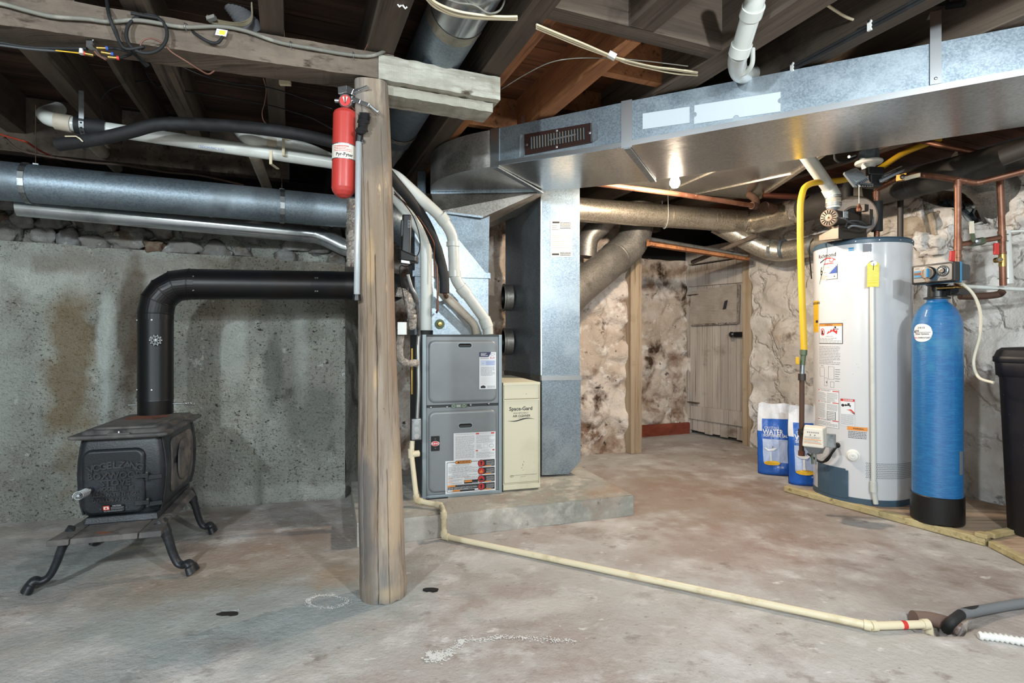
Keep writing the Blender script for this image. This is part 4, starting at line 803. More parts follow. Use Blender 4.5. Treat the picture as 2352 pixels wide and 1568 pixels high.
for k in range(4):
    z = h-.005-.0435*k; m.rect(f, .205, z-.037, w_-.006, z, 'ink', .001, rad=.002); m.lines(f, .232, z-.033, w_-.010, z-.005, 5, 'paper', .0016, 30+k, .28); m.rect(f, .222, z-.038, .262, z-.0325, 'orange', .0022)
    m.disc(f, .203, z-.019, .0205, .0205, 'ink', .0016); m.disc(f, .203, z-.019, .0175, .0175, 'red', .0022)
    if k in (1, 2): m.poly(f, [(.192, z-.029), (.195, z-.017), (.199, z-.022), (.203, z-.008), (.207, z-.021), (.212, z-.014), (.214, z-.029)], 'terracotta' if k == 1 else 'ink', .0028) if k == 2 else m.poly(f, [(.194, z-.028), (.196, z-.016), (.200, z-.022), (.204, z-.010), (.209, z-.020), (.212, z-.028)], 'orange', .0028)
    else: m.disc(f, .203, z-.013, .006, .006, 'ink', .0028); m.rect(f, .200, z-.03, .206, z-.016, 'ink', .0028)
m.build('warning_label', fur, label='white warning label with four red hazard discs')
m = MB(); fbox(m, .02, -.012, -.0, .14, .03, .004, 'black_rubber'); m.build('foot_pad', fur)
# ------------------------------------------------------------------ air cleaner
ac = thing('air_cleaner', 'narrow cream air cleaner cabinet between the furnace and the return duct', 'cabinet', FR(W_+.01+.11, .3, 0), FA)
xa, xb, ya, za, zb_ = W_+.012, W_+.232, .012, .004, .628
m = MB(); fbox(m, xa, ya+.012, za, xb, .62, zb_, 'cream_paint'); m.build('body', ac, bevel=.003)
m = MB(); fbox(m, xa+.004, ya, zb_-.095, xb-.006, ya+.012, zb_-.015, 'cream_paint'); m.build('top_panel', ac, bevel=.003)
m = MB(); fbox(m, xa+.004, ya, za+.045, xb-.006, ya+.012, zb_-.1, 'cream_paint'); m.build('front_door', ac, bevel=.004)
m = MB(); fbox(m, xa-.001, ya-.003, zb_-.016, xb+.002, ya+.014, zb_, 'cream_paint'); fbox(m, xa-.001, ya-.003, za+.008, xb+.002, ya+.012, za+.036, 'cream_paint'); fbox(m, xa+.002, ya-.003, zb_-.106, xb-.002, ya+.004, zb_-.098, 'cream_paint'); fbox(m, xb-.006, ya-.003, za+.036, xb+.001, ya+.01, zb_-.016, 'cream_paint'); m.build('trim_strips', ac, bevel=.0015)
f = fmap(xa+.004, za, ya-.0006); w_ = xb-xa-.01; m = MB(); m.text(f, 'Space-Gard', w_*.48, .472, .030, 'ink', 0, bold=True); m.text(f, 'HIGH EFFICIENCY', w_*.48, .447, .0115, 'ink', 0); m.text(f, 'AIR CLEANER', w_*.5, .430, .0175, 'ink', 0, bold=True); m.text(f, 'MODEL 2200', w_*.48, .4165, .006, 'ink', 0)
n = 20
for k in range(n): a, b = k/n, (k+1)/n; ya_ = lambda t: .404-.006*math.sin(t*6.28)+(.004*t); m.poly(f, [(w_*(.1+.78*a), ya_(a)), (w_*(.1+.78*b), ya_(b)), (w_*(.1+.78*b), ya_(b)+.006*math.sin(math.pi*b)+.0008), (w_*(.1+.78*a), ya_(a)+.006*math.sin(math.pi*a)+.0008)], 'ink', 0)
m.build('heading_print', ac); m = MB(); m.text(f, 'RESEARCH PRODUCTS CORPORATION  MADISON, WI', w_*.56, .088, .0066, 'ink', 0); m.text(f, 'MADE IN USA', w_*.54, .078, .005, 'ink', 0); m.disc(f, w_*.22, .084, .011, .0055, 'ink', 0); m.disc(f, w_*.22, .084, .009, .004, 'cream_paint', .0004); m.text(f, 'RP', w_*.22, .084, .007, 'ink', .0008)
m.build('maker_print', ac); m = MB()
for x, y, a in ((.53, .14, .007), (.56, .16, .004), (.5, .125, .004)): m.poly(f, [(w_*x, y), (w_*x+.002, y), (w_*x+.002, y+a*1.6), (w_*x-.001, y+a*2)], 'rust', 0)
m.build('scratch_marks', ac)
# ------------------------------------------------------------------ pipes standing on the furnace
zt_ = FR(0, 0, Hh).z
pB = P(979, 766, 3.15); pB.z = zt_+.002
o = pipe_thing('vent_pipe', 'straight white plastic vent pipe rising at the left end of the furnace top', 'pipe', [pB, P(979, 552, 3.12), P(958, 515, 3.05), P(888, 425, 2.9), P(700, 340, 2.74), P(610, 327, 2.66), P(572, 322, 2.6), P(553, 300, 2.66)], .033, 'pvc', fil=.06)
m = MB(); m.tube([P(979, 545, 3.12), P(979, 560, 3.12)], .037, 'pvc', 20); m.build('coupling', o); m = MB(); m.tube([V((pB.x, pB.y, zt_)), V((pB.x, pB.y, zt_+.025))], .039, 'black_rubber', 20); m.build('rubber_boot', o)
for a, b in (((634, 334, 2.68), (612, 330, 2.66)),):
    m = MB(); m.tube([P(*a), P(*b)], .037, 'pvc_dusty', 20); m.build('coupling', o)
pA = P(1121, 768, 3.18); pA.z = zt_+.002
pts = [pA, P(1120, 742, 3.18), P(1075, 680, 3.12), P(1044, 640, 3.08), P(1040, 540, 3.06), P(1015, 500, 3.0), P(905, 400, 2.8), P(763, 373, 2.74), P(400, 320, 2.52), P(165, 285, 2.36), P(112, 273, 2.33), P(100, 262, 2.45), P(135, 250, 2.62)]
o = pipe_thing('vent_pipe', 'white plastic vent pipe zigzagging down in front of the plenum to the furnace top', 'pipe', pts, .031, 'pvc', fil=.05)
for (a, b) in ((P(1120, 752, 3.18), P(1112, 731, 3.175)), (P(1072, 676, 3.115), P(1058, 659, 3.1)), (P(1044, 636, 3.08), P(1043.5, 622, 3.08)), (P(1040, 566, 3.06), P(1040, 556, 3.06)), (P(1022, 510, 3.01), P(1010, 494, 2.99)), (P(165, 285, 2.36), P(128, 278, 2.34)), (P(236, 296, 2.42), P(226, 294, 2.41))):
    m = MB(); m.tube([a, b], .036, 'pvc' if a.x > -1 else 'pvc_dusty', 20); m.build('coupling', o)
m = MB(); a, b = P(560, 341, 2.62), P(300, 306, 2.46); pp = P(484, 330.5, 2.572)
m2 = quadmap(P(455, 339.5, 2.515), P(515, 348, 2.55), P(515, 341, 2.55), P(455, 332.5, 2.515), 1, .12)
m.text(m2, 'CEDOM PVC 1120', .5, .06, .125, 'blue_ink', .001); m.build('pipe_print', o)
pipe_thing('drain_pipe', 'dusty white pipe running back from the elbow at the upper left', 'pipe', [P(205, 318, 2.75), P(268, 385, 3.5)], .033, 'pvc_dusty')
pipe_thing('drain_pipe', 'short dusty white pipe slanting away behind the two vent pipes', 'pipe', [P(585, 358, 2.9), P(614, 432, 3.6)], .03, 'pvc_dusty')
m = MB(); c = P(192, 289, 2.375); dv = (P(400, 320, 2.52)-P(165, 285, 2.36)).normalized(); m.tube([c-dv*.03, c+dv*.08], .037, 'black_rubber', 24); o = m.build('rubber_coupling', label='black rubber sleeve around the white pipe at the upper left', cat='coupling')
m = MB(); rt = dv.cross(V((0, 0, 1))).normalized(); pts = [c+(rt*math.cos(a)-V((0, 0, 1))*math.sin(a))*.039 for a in [math.radians(x) for x in range(-30, 211, 20)]]; pts = [pts[0]+V((0, 0, .12))]+pts
for a, b in zip(pts, pts[1:]): m.bar(a, b, .018, .002, 'zinc', up=rt if abs((b-a).normalized().dot(rt)) < .6 else V((0, 0, 1)))
m.build('perforated_strap', label='perforated metal strap with round holes around the rubber sleeve', cat='strap')
m = MB()
for k in range(1, 7):
    a = math.radians(-30+40*k*.75); p = c+(rt*math.cos(a)-V((0, 0, 1))*math.sin(a))*.0405
    if p.y < c.y+.01: m.lathe([(.004, 0), (.004, .0006)], p, 'chip_dark', 10, axis=(p-c))
m.build('strap_hole', bpy.data.objects['perforated_strap'])
for k, (x, y0_, y1_, d) in enumerate(((622, 346, 376, 2.62), (651, 318, 356, 2.62))):
    m = MB(); a, b = P(x, y1_, d), P(x, y0_, d); m.bar(a, b, .013, .004, 'pvc_cream', up=(0, 1, 0)); m.bar(b, b+V((0, .08, .02)), .013, .004, 'pvc_cream', up=(0, 0, 1)); m.bar(a, a+V((0, .08, .0)), .013, .004, 'pvc_cream', up=(0, 0, 1)); m.build('pipe_clip', label=['cream plastic clip on the lower of the two white pipes', 'cream plastic clip hugging the upper of the two white pipes'][k], cat='clip')
# insulated line and copper lines
m = MB(); m.tube(bez([P(134, 332, 2.30), P(230, 318, 2.30), P(300, 302, 2.31), P(370, 285, 2.33), P(470, 286, 2.38), P(600, 296, 2.44), P(740, 320, 2.52), P(850, 360, 2.62), P(920, 432, 2.80), P(975, 505, 2.98), P(1003, 570, 3.02), P(1019, 630, 3.03), P(1021, 673, 3.03)], 10), .027, 'black_rubber', 16); o = m.build('insulated_line', label='black foam insulated refrigerant line curving down to the plenum and along the ceiling', cat='pipe')
m = MB(); a = P(1021, 673, 3.03); m.tube([a+V((0, 0, .004)), a-V((0, -.05, .012)), a+V((0, .25, -.014))], .012, 'copper', 12); m.build('copper_end', o)
m = MB(); m.tube(bez([P(905, 432, 2.9), P(950, 476, 2.95), P(985, 530, 3.0), P(1003, 600, 3.02), P(1005, 700, 3.03), P(1003, 716, 3.06), P(1003, 716, 3.25)], 8), .0055, 'copper', 10); m.build('copper_line', label='thin bare copper line beside the black insulated line', cat='pipe')
m = MB(); m.tube(bez([P(905, 445, 2.88), P(955, 490, 2.93), P(993, 550, 2.98), P(997, 580, 3.0), P(998, 640, 3.0)], 8), .004, 'copper_dark', 8); m.build('copper_line', label='second dark thin copper line left of the bare one', cat='pipe')
m = MB(); a, b = P(1012, 670, 3.14), P(1112, 762, 3.2); m.tube(fillet([a, P(1050, 705, 3.16), P(1090, 745, 3.19), P(1094, 766, 3.2)], .05), .024, 'pvc_dusty', 14); m.build('condensate_elbow', label='grey pipe behind the zigzag vent pipe just above the furnace', cat='pipe')
# ------------------------------------------------------------------ conduits, foil and boxes left of the furnace
def corr(pts, r, mt, n=12, per=.008, amp=.12, sm=True):
    q = bez(pts, 40) if sm else fillet(pts, .02); out = [q[0]]; step = per/2; acc = 0
    for a, b in zip(q, q[1:]):
        L_ = (b-a).length; t = step-acc
        while t <= L_: out.append(a+(b-a)*t/L_); t += step
        acc = (acc+L_) % step
    m = MB(); m.tube(out, [r*(1+amp*(1 if i % 2 else -1)) for i in range(len(out))], mt, n); return m
d_ = 2.93
corr([P(962, 766, d_), P(960, 800, d_), P(961, 860, d_), P(961, 900, d_), P(958, 962, d_)], .0105, 'bright_metal').build('flexible_conduit', label='ribbed metal conduit down the left edge of the furnace', cat='conduit')
jb = thing('junction_box', 'small grey electrical box at the lower left of the furnace', 'box', P(957, 1008, 2.92), FA)
m = MB(); m.box(P(956, 985, 2.92), (.052, .04, .115), 'zinc', rz=FA); m.build('housing', jb, bevel=.006)
for k in range(3):
    m = MB(); c = P(957, 970+k*16, 2.90)-fn_*.001; m.lathe([(.014, 0), (.014, .002), (0, .0022)], c, 'bright_metal', 16, axis=-fn_); m.build('knockout', jb)
m = MB(); m.tube([P(946, 905, 2.95), P(946, 862, 2.95), P(946, 800, 2.96)], .007, 'brass', 10); m.build('gas_tube', label='olive tube running down behind the ribbed conduit', cat='pipe')
def foil(pts, r, name, lab, seed=0):
    q = bez(pts, 14); m = MB(); m.tube(q, [r]*len(q), 'foil', 24, fn=lambda i, k: 1+.35*noise.noise(V((i*.55+seed, k*.8, seed))), smooth=False); return m.build(name, label=lab, cat='insulation')
foil([P(812, 458, 2.6), P(808, 520, 2.6), P(810, 570, 2.6), P(808, 614, 2.6)], .026, 'foil_wrap', 'crinkled foil wrapped pipe hanging left of the clear tube', 1)
foil([P(910, 670, 2.7), P(932, 678, 2.72), P(946, 720, 2.76), P(945, 752, 2.8)], .023, 'foil_wrap', 'crumpled foil wrap curving out right of the log post at mid height', 5)
foil([P(920, 770, 2.78), P(918, 815, 2.8), P(930, 832, 2.82), P(958, 834, 2.88)], .018, 'foil_wrap', 'lower foil wrap bending toward the ribbed conduit', 9)
m = MB(); m.box(P(924, 754, 2.72), (.042, .04, .062), 'white_plastic', rz=.1); m.build('white_box', label='small blank white plastic box right of the post above the furnace', cat='box', )
m = corr([P(936, 630, 2.66), P(945, 660, 2.68), P(957, 690, 2.72), P(962, 770, 2.9)], .009, 'zinc'); m.build('flexible_conduit', label='thin grey ribbed conduit between the phone and the foil wrap', cat='conduit')
# phone in its cradle on the post
ph = thing('cordless_phone', 'black cordless phone in a wall cradle right of the log post', 'phone', P(936, 595, 2.2), .2)
m = MB(); c = P(931, 590, 2.17); q = [(-.052, .0), (.042, .02), (.046, .05), (-.052, .09)]
m.hexa([c+V((-.032, .0, -.012)), c+V((.045, -.02, -.022)), c+V((.045, .05, -.022)), c+V((-.032, .06, -.012))], [c+V((-.032, .0, .036)), c+V((.045, -.02, .002)), c+V((.045, .05, .008)), c+V((-.032, .06, .05))], 'black_plastic'); m.build('cradle', ph, bevel=.005)
m = MB(); m.bar(P(932, 588, 2.19), P(935, 494, 2.21), .036, .026, 'black_plastic', up=(0, 1, 0)); m.bar(P(924, 545, 2.2), P(925, 505, 2.2), .012, .03, 'dark_grey', up=(0, 1, 0)); m.build('handset', ph, bevel=.008, seg=3)
m = MB(); f = quadmap(P(937, 523, 2.18), P(943, 523, 2.18), P(943, 506, 2.185), P(937, 506, 2.185), 1, 2); m.rect(f, 0, 0, 1, 2, 'grey_plastic', .002); m.rect(f, .2, 1.1, .8, 1.8, 'dark_grey', .003); m.rect(f, .2, .2, .8, .9, 'dark_grey', .003); m.build('buttons', ph)
m = MB(); m.rect(quadmap(P(922, 603, 2.16), P(942, 606, 2.16), P(941, 600, 2.16), P(922, 597, 2.16), 1, 1), 0, 0, 1, 1, 'paper', .004); m.build('sticker', ph)
m = MB(); m.tube(bez([P(952, 588, 2.2), P(955, 600, 2.25), P(935, 612, 2.3), P(918, 618, 2.4), P(930, 700, 2.6)], 8), .0022, 'black_plastic', 6); m.build('phone_cord', label='thin black cord looping below the phone cradle', cat='cord')
m = MB(); m.tube(bez([P(905, 440, 2.7), P(945, 490, 2.68), P(963, 540, 2.66), P(962, 580, 2.6), P(940, 606, 2.4)], 8), .0025, 'black_plastic', 6); m.build('phone_cord', label='thin black cord arching above the phone beside the vent pipes', cat='cord')
# ------------------------------------------------------------------ condensate drain line across the floor
rP = .0135; f0 = G(1019, 1231, .016); f1 = G(2000, 1437, .018); f2 = G(2132, 1433, .016); f3 = f2+V((.008, .004, -.05))
g0 = P(945, 1042, 2.90); g1 = P(957, 1150, 2.86); g1.z = .145; g2 = P(1014, 1166, 2.80); g2.z = .135; g3 = V((f0.x, f0.y, .135))
m = MB(); m.tube(fillet([P(947, 1012, 2.91), g0, g1, g2, g3-V((0, 0, 0)), f0, f1, f2, f3], .018), rP, 'pvc_cream', 14); o = m.build('drain_line', label='cream plastic condensate line dropping off the pad and crossing the floor to the hole', cat='pipe')
for a, b in ((P(944, 1030, 2.9), g0+V((0, 0, -.02))), ((P(946, 1043, 2.9)), P(962, 1041, 2.92)), (g1+(g0-g1).normalized()*.03, g1), (g1, g1+(g2-g1).normalized()*.03), (g2-(g2-g1).normalized()*.03, g2), (g3, g3-V((0, 0, .03))), (f0+V((0, 0, .03)), f0), (f0, f0+(f1-f0).normalized()*.03), (f1-(f1-f0).normalized()*.02, f1), (f1, f1+(f2-f1).normalized()*.02), (f2-(f2-f1).normalized()*.022, f2)):
    m = MB(); m.tube([a, b], rP*1.28, 'pvc_cream', 14); m.build('fitting', o)
m = MB(); c = f1.lerp(f2, .57); dv = (f2-f1).normalized(); m.tube([c-dv*.008, c+dv*.008], rP*1.03, 'red', 14); m.build('red_mark', o, label='small dab of red paint on the pipe')
# hole contents
m = MB(); m.tube(bez([G(2098, 1418, .004), G(2140, 1422, -.004), G(2178, 1432, -.02), G(2205, 1446, -.03)], 8), .024, 'terracotta', 14); m.build('buried_pipe', label='old dark clay pipe exposed in the broken floor hole', cat='pipe')
m = MB(); m.tube(bez([G(2174, 1446, -.03), G(2184, 1430, .012), G(2214, 1408, .03), G(2270, 1398, .02), G(2352, 1385, .018), G(2500, 1372, .018)], 10), .0165, 'black_rubber', 14); o = m.build('drain_hose', label='black ended grey hose arching into the floor hole', cat='hose')
m = MB(); m.tube(bez([G(2208, 1410, .031), G(2270, 1398, .0205), G(2352, 1385, .018), G(2500, 1372, .018)], 10), .0172, 'grey_plastic', 14); m.build('grey_section', o)
corr([G(2247, 1459, .012), G(2300, 1465, .012), G(2360, 1474, .012), G(2480, 1484, .012)], .0125, 'white_plastic', per=.014, amp=.22).build('corrugated_hose', label='white corrugated hose end lying on the floor at the right edge', cat='hose')
# ------------------------------------------------------------------ wood stove
SAn = math.radians(17); SO = V((-1.723, 2.542, 0)); se = V((math.cos(SAn), math.sin(SAn), 0)); sn = V((-math.sin(SAn), math.cos(SAn), 0))
def ST(x, y, z): return SO+se*x+sn*y+V((0, 0, z))
stove = thing('wood_stove', 'black cast iron box stove on curved legs by the left wall', 'stove', SO, SAn)
secs = [(.245, .125, .235), (.26, .140, .252), (.30, .150, .262), (.37, .158, .270), (.44, .160, .272), (.50, .156, .268), (.55, .148, .262), (.58, .142, .256)]
def srect(hx, hy, r, n=6):
    out = []
    for cx, cy, a0 in ((hx-r, hy-r, 0), (-hx+r, hy-r, 90), (-hx+r, -hy+r, 180), (hx-r, -hy+r, 270)):
        for k in range(n+1): a = math.radians(a0+90*k/n); out.append((cx+r*math.cos(a), cy+r*math.sin(a)))
    return out
def loft(m, secs, fn, mt, r=.03, cap=True):
    rings = [[fn(x, y, z) for x, y in srect(hx, hy, r)] for z, hx, hy in secs]; n = len(rings[0]); vs = sum(rings, [])
    m.add(vs, [(k*n+i, k*n+(i+1) % n, (k+1)*n+(i+1) % n, (k+1)*n+i) for k in range(len(secs)-1) for i in range(n)], mt, True)
    if cap: m.add(rings[0], [tuple(reversed(range(n)))], mt); m.add(rings[-1], [tuple(range(n))], mt)
m = MB(); loft(m, secs, ST, 'black_iron', .028); fb = m.build('firebox', stove)
def fy(z):  # front face y of the bulging firebox
    for (a, _, p), (b, _, q) in zip(secs, secs[1:]):
        if z <= b: return -(p+(q-p)*(z-a)/(b-a))
    return -.256
def sx(z):
    for (a, p, _), (b, q, _) in zip(secs, secs[1:]):
        if z <= b: return p+(q-p)*(z-a)/(b-a)
    return .142
def sfm(x, y, off=0.0): z = y; return ST(x, fy(z)-off, z)
def sdm(x, y, off=0.0): return ST(sx(y)+off, x, y)
def pillow(m, f, x0, y0, x1, y1, depth, mt, r=.03, steps=((0, 0), (0, .5), (.15, .9), (.5, 1))):
    cx, cy, hx, hy = (x0+x1)/2, (y0+y1)/2, (x1-x0)/2, (y1-y0)/2; rings = []
    for ins, d in steps: i_ = ins*.025; rings.append([f(cx+x, cy+y, depth*d+.001) for x, y in srect(hx-i_, hy-i_, max(.006, r-i_))])
    n = len(rings[0]); m.add(sum(rings, []), [(k*n+i, k*n+(i+1) % n, (k+1)*n+(i+1) % n, (k+1)*n+i) for k in range(len(rings)-1) for i in range(n)], mt, True); m.add(rings[-1], [tuple(range(n))], mt, True)
m = MB(); pillow(m, sfm, -.132, .262, .092, .535, .018, 'black_iron', .035); sdr = m.build('door', stove)
m = MB(); f = lambda x, y, off=0.0: sfm(x, y, off+.0195)
for st, x, z, sz, rt in (('BOXWOOD', -.012, .428, .036, 0), ('STOVE', -.012, .398, .036, 0), ('MODEL NINE', -.012, .373, .022, 0), ('U.S.A. PATENT NOS.', -.012, .350, .0195, 0), ('D728,638 AND 5027', -.012, .327, .0195, 0)): m.text(f, st, x, z, sz, 'black_iron', .0015, bold=True); m.text(f, st, x+.0012, z-.0014, sz, 'dusty_iron', .001, bold=True)
for k, ch in enumerate('VOGELZANG'):
    t = (k-4)/4; m.text(f, ch, -.012+t*.086, .470-.013*t*t, .040, 'black_iron', .0015, bold=True, rot=-.3*t); m.text(f, ch, -.0112+t*.086, .4692-.013*t*t, .040, 'dusty_iron', .001, bold=True, rot=-.3*t)
m.build('cast_lettering', sdr)
m = MB(); m.rect(f, -.06, .272, .02, .302, 'black_plastic', .001); m.rect(f, -.058, .283, -.034, .302, 'red', .002, rad=.003); m.rect(f, -.055, .286, -.037, .299, 'paper_warm', .0024); m.poly(f, [(-.051, .288), (-.041, .288), (-.046, .297)], 'red', .0028); m.text(f, 'CAUTION', -.008, .3, .007, 'paper', .002); m.lines(f, -.03, .284, .018, .296, 4, 'grey_ink', .002, 4, .4); m.lines(f, -.056, .274, .016, .282, 3, 'grey_ink', .002, 5, .4)
for x in (-.066, .026): m.disc(f, x, .289, .003, .003, 'bright_metal', .003)
m.build('caution_plate', sdr)
# hinges
for z in (.42, .305):
    m = MB(); m.lathe([(.008, 0), (.008, .02)], ST(.102, fy(z)-.016, z-.022), 'black_iron', 12); m.lathe([(.006, 0), (.006, .026)], ST(.102, fy(z)-.016, z-.02), 'black_iron', 12)
    m.box(ST(.085, fy(z)-.018, z), (.05, .018, .017), 'black_iron', rz=SAn); m.box(ST(.127, fy(z)-.004, z-.010), (.05, .018, .017), 'black_iron', rz=SAn+.3); m.lathe([(.005, 0), (.005, .008)], ST(.102, fy(z)-.016, z+.006), 'dusty_iron', 8); m.build('hinge', stove)
# coil handle
h0_ = ST(-.10, fy(.36)-.018, .372); h1_ = h0_+(P(161, 1147, 2.02)-h0_).normalized()*.15; m = MB(); m.lathe([(.013, 0), (.013, .006), (.008, .012)], h0_-(h1_-h0_).normalized()*.002, 'black_iron', 16, axis=h1_-h0_); m.tube([h0_, h1_], .0045, 'zinc', 8)
hd = m.build('door_handle', sdr); m = MB(); ax = (h1_-h0_).normalized(); xx = ax.orthogonal().normalized(); yy = ax.cross(xx); pts = []
for k in range(0, 10*14): t = k/(10*14); pts.append(h0_+(h1_-h0_)*(.12+.92*t)+(xx*math.cos(k*2*math.pi/14)+yy*math.sin(k*2*math.pi/14))*(.008+.008*min(1, t*3)))
m.tube(pts, .0019, 'zinc', 6); m.build('coil_grip', sdr)
# front corner ribs and side panel
m = MB()
for sgn in (-1, 1):
    for y in (-.24, .24):
        for k in (0, .012): m.tube([ST(sgn*(sx(z)+.001-(.0 if k == 0 else .0)), (y+k if y < 0 else y-k), z) for z in (.26, .3, .36, .42, .48, .54, .575)], .004, 'black_iron', 6)
m.build('corner_ribs', stove)
m = MB(); pillow(m, sdm, -.16, .30, .19, .545, .006, 'dusty_iron', .05); pillow(m, lambda x, y, off=0.0: sdm(x, y, off+.006), -.09, .33, .12, .52, .008, 'dusty_iron', .09); m.build('side_panel', stove)
# bottom flange, ash shelf in three plates
m = MB(); m.hexa([ST(*p) for p in ((-.135, -.262, .222), (.135, -.262, .222), (.135, .24, .222), (-.135, .24, .222))], [ST(*p) for p in ((-.13, -.255, .25), (.13, -.255, .25), (.135, .24, .25), (-.135, .24, .25))], 'black_iron'); m.build('base_flange', stove, bevel=.004)
for x0, x1 in ((-.19, -.118), (-.114, .112), (.116, .195)):
    m = MB(); yb = -.24 if abs(x0) < .15 and x1 < .15 and x0 < 0 else -.20
    m.hexa([ST(x0, -.43, .200), ST(x1, -.43, .200), ST(min(x1, .17), -.20, .200), ST(max(x0, -.17), -.20, .200)], [ST(x0, -.425, .222), ST(x1, -.425, .222), ST(min(x1, .17), -.20, .222), ST(max(x0, -.17), -.20, .222)], 'dusty_iron'); m.build('ash_shelf', stove, bevel=.003)
m = MB(); c = ST(-.02, -.385, .2226); m.hexa([c+V((math.cos(a)*.03*(1+.3*math.sin(a*3)), math.sin(a)*.012, -.002)) for a in [k*.52 for k in range(12)]], [c+V((math.cos(a)*.03*(1+.3*math.sin(a*3)), math.sin(a)*.012, 0)) for a in [k*.52 for k in range(12)]], 'rust'); m.build('rust_patch', stove)
# top plates
m = MB(); loft(m, [(.575, .150, .272), (.583, .178, .300), (.592, .180, .302), (.596, .176, .298)], ST, 'dusty_iron', .02); m.build('top_plate', stove)
m = MB(); loft(m, [(.596, .148, .268), (.606, .146, .266), (.612, .138, .258)], ST, 'dusty_iron', .03); m.build('raised_lid', stove)
m = MB(); loft(m, [(.612, .12, .20), (.618, .118, .198), (.620, .112, .192)], lambda x, y, z: ST(x, y-.03, z), 'dusty_iron', .03); m.lathe([(.10, 0), (.105, .003), (.095, .004)], ST(0, -.12, .618), 'dusty_iron', 36); m.lathe([(.085, 0), (.09, .003), (.08, .004)], ST(0, .06, .618), 'rust', 36); m.build('cooking_lid', stove)
m = MB(); m.bar(ST(-.04, -.285, .598), ST(.04, -.285, .598), .012, .01, 'dusty_iron'); m.lathe([(.005, 0), (.004, .008)], ST(.0, -.285, .602), 'bright_metal', 10); m.build('lid_latch', stove)
# legs
for (x, y, fx, fy_) in ((-.15, -.30, -.285, -.345), (.15, -.30, .285, -.335), (.145, .17, .255, .175), (-.145, .17, -.255, .175)):
    a = ST(x, y, .225); b = ST(fx, fy_, 0); dv = V((b.x-a.x, b.y-a.y, 0)); pr = [(0, .225), (.14, .195), (.28, .15), (.40, .095), (.55, .050), (.72, .038), (.86, .045), (.95, .030), (1.02, .008)]
    q = bez([a+dv*t+V((0, 0, z-.225)) for t, z in pr], 6); m = MB(); n = len(q); side = V((-dv.y, dv.x, 0)).normalized(); vs = []
    for i, p in enumerate(q):
        t = i/(n-1); tg = (q[min(i+1, n-1)]-q[max(i-1, 0)]).normalized(); up2 = side.cross(tg).normalized(); w2 = .033-.012*math.sin(t*3.1)+(.008 if t > .85 else 0); th = .021-.007*math.sin(t*3.1)+.004*(t < .2)
        for k in range(12): an = k*math.pi/6; vs.append(p+side*w2*math.cos(an)+up2*th*math.sin(an)*(1 if tg.z < 0 else 1))
    for p in vs: p.z = max(p.z, .001)
    m.add(vs, [(i*12+k, i*12+(k+1) % 12, (i+1)*12+(k+1) % 12, (i+1)*12+k) for i in range(n-1) for k in range(12)], 'black_iron', True); m.add(vs[:12], [tuple(reversed(range(12)))], 'black_iron'); m.add(vs[-12:], [tuple(range(12))], 'rust')
    m.build('leg', stove)
m = MB(); m.hexa([ST(.12, -.2, .205), ST(.18, -.19, .205), ST(.18, .17, .205), ST(.12, .17, .205)], [ST(.12, -.2, .222), ST(.165, -.19, .222), ST(.165, .2, .235), ST(.12, .2, .235)], 'dusty_iron'); m.hexa([ST(-.18, -.2, .205), ST(-.12, -.19, .205), ST(-.12, .17, .205), ST(-.18, .17, .205)], [ST(-.165, -.2, .222), ST(-.12, -.19, .222), ST(-.12, .2, .235), ST(-.165, .2, .235)], 'dusty_iron'); m.build('leg_bracket', stove)
# stove pipe
pc = ST(0, .175, 0); zp0, zp1 = .62, 1.155; hz = 1.262; he = V((math.cos(math.radians(18)), math.sin(math.radians(18)), 0)); rp = .0775
sp_ = thing('stove_pipe', 'black stove pipe with gored elbow running from the stove to the right', 'pipe', V((pc.x, pc.y, zp0)), SAn)
m = MB(); m.tube([pc+V((0, 0, .622)), pc+V((0, 0, .70))], rp*.985, 'stove_pipe', 40); m.build('collar', sp_)
m = MB(); m.tube([pc+V((0, 0, .69)), pc+V((0, 0, .695)), pc+V((0, 0, 1.10))], [rp*1.015, rp, rp], 'stove_pipe', 40); m.build('riser', sp_)
el = []; cx = pc+V((0, 0, 1.12)); Rr = .15; gores = [0, 24, 45, 66, 90]; cen = cx+he*Rr
gp = [cx-V((0, 0, .03))]+[cen+(-he*math.cos(math.radians(a))+V((0, 0, 1))*math.sin(math.radians(a)))*Rr*(1.0 if a in (0, 90) else 1.02) for a in gores]+[cen+V((0, 0, Rr))+he*.03]
m = MB(); m.tube(gp, rp*1.01, 'stove_pipe', 40, smooth=False); m.build('elbow', sp_)
m = MB()
for p_, a_ in zip(gp[1:-1], gores):
    dv = (he*math.sin(math.radians(a_))+V((0, 0, 1))*math.cos(math.radians(a_))); m.tube([p_-dv*.003, p_, p_+dv*.003], [rp*1.015, rp*1.04, rp*1.015], 'stove_pipe', 40, caps=False)
m.build('elbow_seams', sp_)
hs_ = cen+V((0, 0, Rr)); m = MB(); m.tube([hs_+he*.02, hs_+he*.61+V((0, 0, .012))], rp, 'stove_pipe', 40); m.build('horizontal_section', sp_)
m = MB(); m.tube([hs_+he*.58+V((0, 0, .012)), hs_+he*.585+V((0, 0, .012)), hs_+he*.93+V((0, 0, .018))], [rp*1.015, rp*1.01, rp*1.0], 'stove_pipe', 40); m.build('horizontal_section', sp_)
m = MB(); m.tube(fillet([hs_+he*.92+V((0, 0, .018)), hs_+he*1.02+V((0, 0, .018)), hs_+he*.98+V((-.1, .42, .02))], .09), rp, 'stove_pipe', 32); m.build('elbow', sp_)
